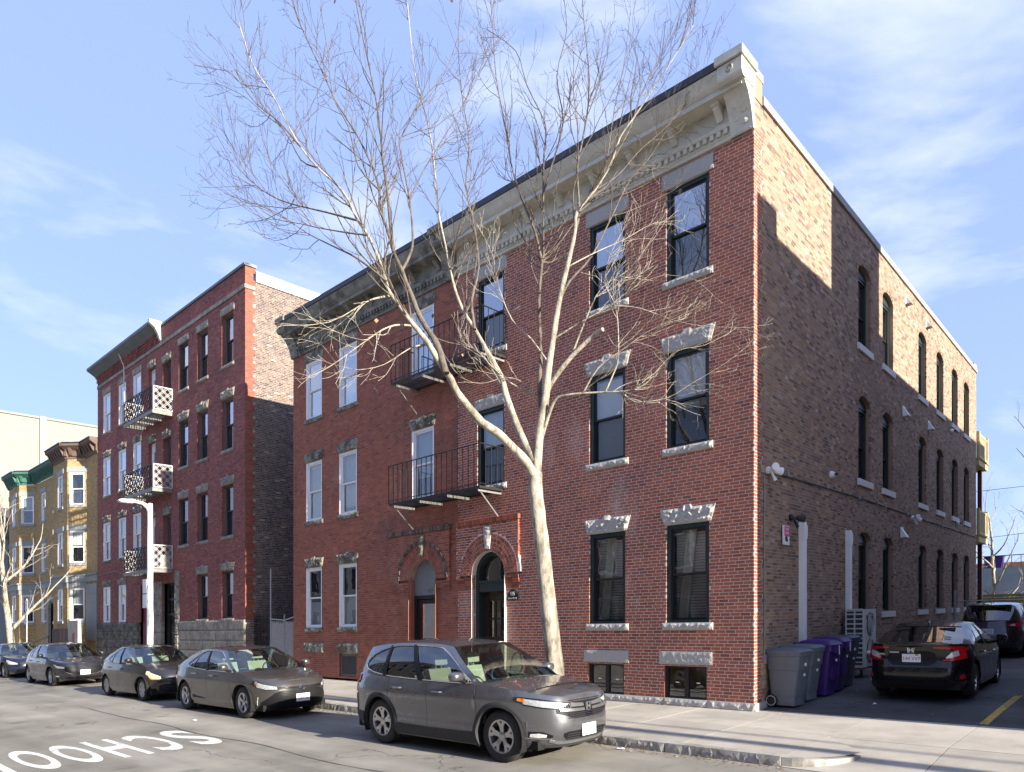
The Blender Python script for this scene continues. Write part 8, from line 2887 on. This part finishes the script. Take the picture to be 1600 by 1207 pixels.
def bin_(u, v, label, mat, kind, turn, group=None):
    """x: front of the bin, y: sideways. turn in degrees from facing -u (away from the wall)."""
    z0 = lot_z(max(v, 0.3))
    t = thing("wheelie_bin", label, "wheelie bin", W(u, v, z0), group)
    a = R(turn)
    du, dv = -math.cos(a), -math.sin(a)          # front direction
    fr = Frame(u, v, du, dv, -dv, du)
    P = lambda nm, b, m=mat, sm=40: part(nm, b, MT[m], fr, (0, 0, z0), t, smooth=sm)
    b = MB()
    if kind == "tapered":
        loft(b, [ring_xy(.24, .24, -.02, 0, .05, .03), ring_xy(.245, .25, -.02, 0, .06, .20), ring_xy(.25, .255, -.015, 0, .06, .205), ring_xy(.30, .285, 0.0, 0, .07, .72), ring_xy(.315, .295, 0.0, 0, .07, .725), ring_xy(.335, .31, 0.01, 0, .07, 1.0), ring_xy(.355, .325, .01, 0, .07, 1.005), ring_xy(.355, .325, .01, 0, .07, 1.05)])
    else:
        loft(b, [ring_xy(.24, .25, -.03, 0, .05, .03), ring_xy(.30, .285, 0.0, 0, .05, .93), ring_xy(.335, .31, .01, 0, .05, .935), ring_xy(.335, .31, .01, 0, .05, 1.04)])
        b.box(.262, .30, -.13, .13, .34, .58); b.box(.30, .312, -.10, .10, .40, .42)
    P("bin_body", b)
    b = MB()
    if kind == "tapered":
        loft(b, [ring_xy(.37, .335, .0, 0, .07, 1.052), ring_xy(.375, .34, .0, 0, .07, 1.085), ring_xy(.33, .30, -.01, 0, .08, 1.125), ring_xy(.20, .18, -.02, 0, .08, 1.14)])
        b.tube([(-.36, -.22, 1.03), (-.43, -.20, 1.05), (-.43, .20, 1.05), (-.36, .22, 1.03)], 0.018, 6)
    else:
        loft(b, [ring_xy(.36, .325, .0, 0, .05, 1.042), ring_xy(.365, .33, .0, 0, .05, 1.07), ring_xy(.30, .27, -.03, 0, .10, 1.145), ring_xy(.18, .16, -.05, 0, .08, 1.165)])
        b.box(.33, .385, -.16, .16, .90, 1.07)
        b.tube([(-.34, -.22, 1.06), (-.47, -.20, 1.09), (-.47, .20, 1.09), (-.34, .22, 1.06)], 0.02, 6)
    lid = P("lid", b)
    for s in (-1, 1):
        b = MB(); b.lathe([(0, .03), (.05, .03), (.075, .026), (.085, .03), (.115, .028), (.12, .0), (.115, -.03), (0, -.03)], 22, 'y', c=(-.22, s * .27, .12))
        wh = P("wheel", b, "tyre_rubber")
        b = MB(); b.lathe([(.085, .034), (.10, .034), (.10, .031), (.085, .031)], 22, 'y', c=(-.22, s * .27, .12))
        b.v = [(x, s * abs(y) if False else y if s > 0 else 2 * s * .27 - y, z) for x, y, z in b.v]
        part("wheel_rim", b, MT["plate_grey_print"], fr, (0, 0, z0), t, wh, smooth=40)
    b = MB(); b.tube([(-.22, -.27, .12), (-.22, .27, .12)], .012, 6); P("axle", b, "iron_black")
    for (zz, hh) in ((.80, .055), (.60, .05)) if kind == "tapered" else ((.72, .05),):
        x = .305 + (zz - .72) * 0.12 + 0.012
        b = MB(); b.box(x, x + 0.003 + (.012 if kind != "tapered" else .008), -.05, .02, zz, zz + hh); P("sticker", b, "sign_white", None)
    if kind != "tapered":
        b = MB(); b.tube([(.39, 0, 1.05), (.392, 0.01, .96), (.392, 0.005, .86)], .008, 5); P("strap", b, "sign_white")
    return t


bin_(-0.36, 0.80, "grey wheelie bin nearest the pavement, in front of the second grey one", "bin_grey", "tapered", 4)
bin_(-0.38, 1.44, "grey wheelie bin between the front grey one and the purple ones", "bin_grey", "tapered", 2)
bin_(-0.52, 2.10, "purple wheelie bin beside the grey ones", "bin_purple", "box", 3)
bin_(-0.52, 2.76, "purple wheelie bin beside the slate blue one", "bin_purple", "box", -2)
bin_(-0.48, 3.42, "slate blue wheelie bin beyond the purple ones", "bin_slate", "tapered", 3)

# ------------------------------------------------------------------ outdoor cooling unit
z0 = lot_z(5.0)
t = thing("cooling_unit", "tall cream two-fan outdoor cooling unit against the brown wall", "cooling unit", SIDE.pt(5.0, 0.4, z0 + 0.3))
plain("unit_cream", (0.60, 0.60, 0.54), 0.5, var=0.05)
plain("unit_coil", (0.05, 0.05, 0.052), 0.6, var=0.2, vs=40)
va, vb, oa, ob = 4.95, 5.92, 0.14, 0.56
zb, zt = z0 + 0.28, 2.03
b = MB(); b.box(va + 0.02, vb, oa, ob, zb, zt)
part("cabinet", b, MT["unit_cream"], SIDE, (0, 0, 0), t)
b = MB(); b.box(va + 0.005, va + 0.018, oa + 0.02, ob - 0.02, zb + 0.06, zt - 0.05); part("coil", b, MT["unit_coil"], SIDE, (0, 0, 0), t)
h = zt - zb
b = MB()
for (o0, o1) in ((oa, oa + 0.03), (oa + 0.195, oa + 0.225), (ob - 0.03, ob)):
    b.box(va - 0.012, va + 0.004, o0, o1, zb, zt)
for i in range(13):
    z = zb + h * i / 12.0
    b.box(va - 0.0125, va + 0.0045, oa + 0.031, ob - 0.031, z - 0.016, z + 0.016)
part("guard_grille", b, MT["unit_cream"], SIDE, (0, 0, 0), t)
for zc in (zb + h * 0.27, zb + h * 0.74):
    b = MB()
    for r in (0.10, 0.16, 0.22, 0.28):
        b.tube([(va + 0.50 + r * math.cos(2 * math.pi * i / 24), ob + 0.028, zc + r * math.sin(2 * math.pi * i / 24)) for i in range(25)], 0.006, 4, caps=False)
    for i in range(8):
        b.tube([(va + 0.50, ob + 0.03, zc), (va + 0.50 + 0.3 * math.cos(i * math.pi / 4), ob + 0.022, zc + 0.3 * math.sin(i * math.pi / 4))], 0.005, 4)
    g = part("fan_guard", b, MT["unit_cream"], SIDE, (0, 0, 0), t)
    b = MB(); b.lathe([(0, ob + 0.004), (0.30, ob + 0.004)], 24, 'y', c=(va + 0.50, 0, zc)); part("fan_opening", b, MT["unit_coil"], SIDE, (0, 0, 0), t, g)
b = MB(); b.box(va + 0.15, va + 0.25, ob + 0.001, ob + 0.004, zt - 0.24, zt - 0.14); part("label", b, MT["print_red"], SIDE, (0, 0, 0), t)
for v in (va + 0.15, vb - 0.15):
    b = MB(); b.box(v - 0.03, v + 0.03, 0.0, ob, zb - 0.07, zb - 0.005); b.box(v - 0.03, v + 0.03, oa + .1, oa + .16, z0, zb - 0.07); part("leg", b, MT["galvanised"], SIDE, (0, 0, 0), t)
t = thing("wrapped_pipe", "white wrapped pipe bending down to the ground beside the cooling unit", "pipe", SIDE.pt(4.7, 0.8, z0))
b = MB(); b.tube([(5.2, 0.58, 0.98), (4.95, 0.95, 0.98), (4.80, 1.0, 0.95), (4.76, 1.0, 0.85), (4.72, 1.0, z0 + 0.05)], 0.05, 10); part("pipe", b, MT["paint_white"], SIDE, (0, 0, 0), t, smooth=60)
b = MB(); b.box(4.55, 4.9, 0.82, 1.16, z0, z0 + 0.06); b.box(4.58, 4.87, 0.85, 1.13, z0 + 0.062, z0 + 0.075); part("drain_pad", b, MT["sill_white"], SIDE, (0, 0, 0), t)

# ------------------------------------------------------------------ behind the house: porches, fences, wall, trees
t = thing("rear_porch", "yellow and brown wooden porches stacked on the rear of the corner house", "porch", W(0.6, 23.8, 0.5))
plain("porch_yellow", (0.50, 0.40, 0.16), 0.6, var=0.12)
plain("porch_brown", (0.085, 0.038, 0.03), 0.7, var=0.2)
plain("porch_tan", (0.34, 0.27, 0.15), 0.7, var=0.2)
fp = Frame(-0.45, 22.65, 1, 0, 0, 1)
for zf in (5.05, 8.35):
    b = MB(); b.box(0.35, 6, 0, 2.1, zf - 0.30, zf - 0.05); part("deck_beam", b, MT["porch_yellow"], fp, (0, 0, 0), t)
    b = MB(); b.box(0.30, 6, 0, 2.16, zf - 0.045, zf); part("deck", b, MT["porch_tan"], fp, (0, 0, 0), t)
    for o in (0.0, 1.95):
        b = MB(); b.box(0.33, 0.45, o, o + 0.12, zf, zf + 1.15); part("rail_post", b, MT["porch_yellow"], fp, (0, 0, 0), t)
    b = MB(); b.box(0.36, 0.42, 0.12, 1.95, zf + 0.98, zf + 1.08); b.box(0.36, 0.42, 0.12, 1.95, zf + 0.06, zf + 0.14); part("rail", b, MT["porch_yellow"], fp, (0, 0, 0), t)
    for i in range(12):
        b = MB(); b.box(0.375, 0.405, 0.16 + 0.15 * i, 0.28 + 0.15 * i, zf + 0.141, zf + 0.979); part("baluster", b, MT["porch_tan"], fp, (0, 0, 0), t)
for z0_, z1_ in ((0.5, 4.74), (5.05, 8.04)):
    b = MB(); b.box(0.5, 0.66, 1.55, 1.71, z0_, z1_); part("post", b, MT["porch_brown"], fp, (0, 0, 0), t)
b = MB(); b.box(0.3, 6, 0.0, 2.2, 1.42, 1.55); part("deck", b, MT["porch_brown"], fp, (0, 0, 0), t)
t = thing("chain_link_fence", "chain link fence with a tall post across the lot behind the parked cars", "fence", W(-0.2, 16.9, 0.4))
ff = Frame(0.1, 16.9, -1, 0, 0, -1)
zz = lot_z(16.9)
b = MB(); b.tube([(0.35, 0, zz), (0.35, 0, zz + 2.1)], 0.045, 8); part("post", b, MT["galvanised"], ff, (0, 0, 0), t, smooth=50)
for a in (0.75, 7.6, 14.0):
    b = MB(); b.tube([(a, 0, zz), (a, 0, zz + (1.72 if a < 1 else 2.05))], 0.035, 8); part("post", b, MT["galvanised"], ff, (0, 0, 0), t, smooth=50)
b = MB(); b.tube([(0.35, 0, zz + 1.7), (14, 0, zz + 1.7)], 0.025, 6); part("rail", b, MT["galvanised"], ff, (0, 0, 0), t)
b = MB()
for i in range(-16, 136):
    for s in (1, -1):
        x = 0.4 + i * 0.1
        xa, xb = (x, x + 1.5) if s > 0 else (x + 1.5, x)
        b.tube([(xa, 0, zz + 0.1), (xb, 0, zz + 1.65)], 0.0025, 3, caps=False)
part("wire_mesh", b, MT["galvanised"], ff, (0, 0, 0), t, kind="stuff")
t = thing("board_fence", "horizontal olive board fence at the back of the lot", "fence", W(-3, 30, 0.6))
plain("board_olive", (0.17, 0.145, 0.06), 0.8, var=0.3, vs=7)
fb = Frame(3.0, 30.0, -1, 0, 0, -1)
rs = random.Random(12)
for i in range(11):
    b = MB(); b.box(0, 26, 0.0, 0.025, 0.75 + 0.165 * i, 0.75 + 0.165 * i + 0.145); part("board", b, MT["board_olive"], fb, (0, rs.uniform(0, 0.012), 0), t)
for k in range(11):
    b = MB(); b.box(2.5 * k, 2.5 * k + 0.1, -0.12, -0.002, 0.6, 2.6); part("post", b, MT["board_olive"], fb, (0, 0, 0), t)
t = thing("retaining_wall", "pale blue-grey retaining wall above the olive board fence", "wall", W(-4, 37, 0.7))
plain("wall_blue_grey", (0.29, 0.34, 0.37), 0.85, var=0.12, vs=1.5)
b = MB(); b.box(-3, 40, 0, 0.5, 0.7, 4.15); part("wall", b, MT["wall_blue_grey"], Frame(3, 37, -1, 0, 0, -1), (0, 0, 0), t)
b = MB()
b.quad((30, 37.4, 4.1), (-60, 37.4, 4.1), (-60, 160, 4.3), (30, 160, 4.3))
structure("raised_ground", b, MT["far_ground"])
t = thing("brick_terrace", "orange-brown low building with a red tiled top beyond the blue-grey wall", "building", W(-5, 46, 5.1))
fq = Frame(3, 46, -1, 0, 0, -1)
plain("tile_orange", (0.42, 0.20, 0.12), 0.85, var=0.25, vs=6)
b = MB(); b.box(-12, 34, -20, -10, 4.0, 4.95); part("walls", b, MT["brick_far"], fq, (0, 0, 0), t)
b = MB(); b.prism([(-12.4, 4.95), (34.4, 4.95), (34.4, 5.35), (-12.4, 5.35)], -20.4, -9.6); part("roof", b, MT["tile_orange"], fq, (0, 0, 0), t)
t = thing("purple_container", "purple bin standing on the terrace behind the blue-grey wall", "container", W(-2.6, 41.5, 5.1))
b = MB(); b.prism([(-4.1, 4.12), (-3.3, 4.12), (-3.22, 5.0), (-4.18, 5.0)], 0, 0.8); part("container_body", b, MT["bin_purple"], Frame(-1.8, 41, -1, 0, 0, -1), (0, 0, 0), t)
b = MB(); b.box(-4.22, -3.18, -0.05, 0.85, 5.003, 5.08); part("lid", b, MT["bin_purple"], Frame(-1.8, 41, -1, 0, 0, -1), (0, 0, 0), t)
t = thing("iron_railing", "black railing on top of the blue-grey retaining wall", "railing", W(-8, 38, 5.0))
fr_ = Frame(3, 37.3, -1, 0, 0, -1)
b = MB(); b.tube([(-3, 0, 4.9), (34, 0, 4.9)], 0.03, 6); part("rail", b, MT["iron_black"], fr_, (0, 0, 0), t)
for i in range(40):
    b = MB(); b.box(-3 + 0.45 * i, -2.97 + 0.45 * i, -0.015, 0.015, 4.1, 4.9); part("baluster", b, MT["iron_black"], fr_, (0, 0, 0), t)
small_tree("spreading bare tree beyond the rear porch, at the right edge", W(-3.2, 33.0, 0.6), 12.5, 21, "bark_brown", "bark_brown", 0.95, (0.02, 0.0), 0.26, 16, 0.15)
small_tree("thin bare tree behind the olive board fence", W(0.8, 33.5, 0.6), 8.5, 33, "bark_pale", "bark_pale", 0.7, (-0.05, 0), 0.12, 9, 0.15)
small_tree("low tangle of a tree just past the porch posts", W(2.4, 31.8, 0.6), 7.0, 44, "bark_pale", "bark_twig", 0.8, (0.05, 0), 0.10, 10, 0.1)
# scrub on the bank
b = MB()
rs = random.Random(14)
for i in range(420):
    p = W(rs.uniform(-12, 6), rs.uniform(32.0, 36.5), rs.uniform(0.7, 1.2))
    q, qr = wander(rs, Vector(p), Vector((rs.gauss(0, .6), rs.gauss(0, .6), 1)), rs.uniform(1.0, 2.3), 0.016, 0.005, 0.0, 5, 0.25)
    b.tube(q, qr, 3, caps=False)
tag(link("brush", b.mesh("brush", MT["bark_pale"]), None, None, "stuff"), "dry leafless brush along the bank behind the olive fence", "brush")
# overhead wires
for pts, lb in (([(-14, 26, 9.0), (-5, 28, 7.6), (1.5, 30, 7.9)], "upper overhead wire crossing the sky beyond the rear porch"), ([(-14, 25.5, 6.6), (-5, 27.5, 5.6), (1.5, 30, 5.4)], "lower overhead wire crossing the sky beyond the rear porch")):
    b = MB(); b.tube([tuple(W(*p)) for p in pts], 0.012, 5, caps=False)
    tag(link("overhead_wire", b.mesh("overhead_wire", MT["iron_black"])), lb, "wire")
# ------------------------------------------------------------------ row across the street, behind the camera (seen in panes and paintwork)
plain("opposite_tan", (0.42, 0.36, 0.27), 0.9, var=0.12, vs=2); plain("opposite_grey", (0.34, 0.36, 0.37), 0.9, var=0.12, vs=2); plain("opposite_brick", (0.27, 0.12, 0.09), 0.9, var=0.2, vs=2); plain("opposite_white", (0.62, 0.61, 0.57), 0.85, var=0.08, vs=2)
fo = Frame(0, -20.5, 1, 0, 0, 1)
specs = [(-40, -29, 10.2, "opposite_brick", "brick house across the street, farthest right"), (-28.5, -17, 10.2, "opposite_tan", "tan house across the street behind the camera, right"),
         (-16, -6, 10.2, "opposite_grey", "grey house across the street behind the camera"), (-5.5, 6, 10.2, "opposite_white", "white house across the street straight behind the camera"),
         (7, 19, 10.2, "opposite_brick", "brick house across the street behind the camera, left"), (19.5, 30, 10.2, "opposite_tan", "tan house across the street opposite the plum block"),
         (31, 44, 10.2, "opposite_white", "white house across the street opposite the yellow house"), (45, 60, 10.2, "opposite_grey", "grey house across the street, farthest left")]
for (ua, ub, h, m, lb) in specs:
    t = thing("opposite_house", lb, "house", fo.pt(ua, 0, 0.13))
    b = MB(); b.box(ua, ub, -9, 0, 0.1, h); part("walls", b, MT[m], fo, (0, 0, 0), t)
    b = MB(); b.box(ua - .1, ub + .1, -9.1, 0.35, h + .002, h + 0.5); part("cornice", b, MT["paint_cream"], fo, (0, 0, 0), t)
    n = int((ub - ua) / 2.4)
    for i in range(n):
        for z in (1.8, 5.2, 8.4)[:3 if h > 10.9 else 2] + ((7.4,) if h <= 10.9 else ()):
            a = ua + (ub - ua) * (i + 0.5) / n
            b = MB(); b.box(a - 0.6, a + 0.6, 0.0, 0.05, z - .1, z + 1.9); b.box(a - 0.48, a + 0.48, 0.05, 0.06, z, z + 1.78, 1); part("window", b, [MT["paint_white"], MT["screen_dark"]], fo, (0, 0, 0), t)

# a pole and its cables up the street to the right, out of the picture: they draw the thin shadows on the pavement
t = thing("utility_pole", "wooden utility pole up the street to the right", "utility pole", W(-17, -3.3, 0.1))
b = MB(); b.tube([tuple(W(-17, -3.3, 0.0)), tuple(W(-17, -3.3, 10.5))], [0.17, 0.12], 12)
b.v = [tuple(Vector(q) - t.location) for q in b.v]
link("pole", b.mesh("pole", MT["bark_brown"], None, 60), t)
for v, z, r_, lb in ((-2.75, 8.0, 0.042, "thick overhead cable up the street to the right"), (-3.55, 8.9, 0.03, "thin overhead cable up the street to the right")):
    b = MB(); b.tube([tuple(W(-16.9 - 3.0 * k, v, z - 0.25 * math.sin(math.pi * k / 12))) for k in range(13)], r_, 6)
    tag(link("overhead_cable", b.mesh("overhead_cable", MT["iron_black"])), lb, "cable")
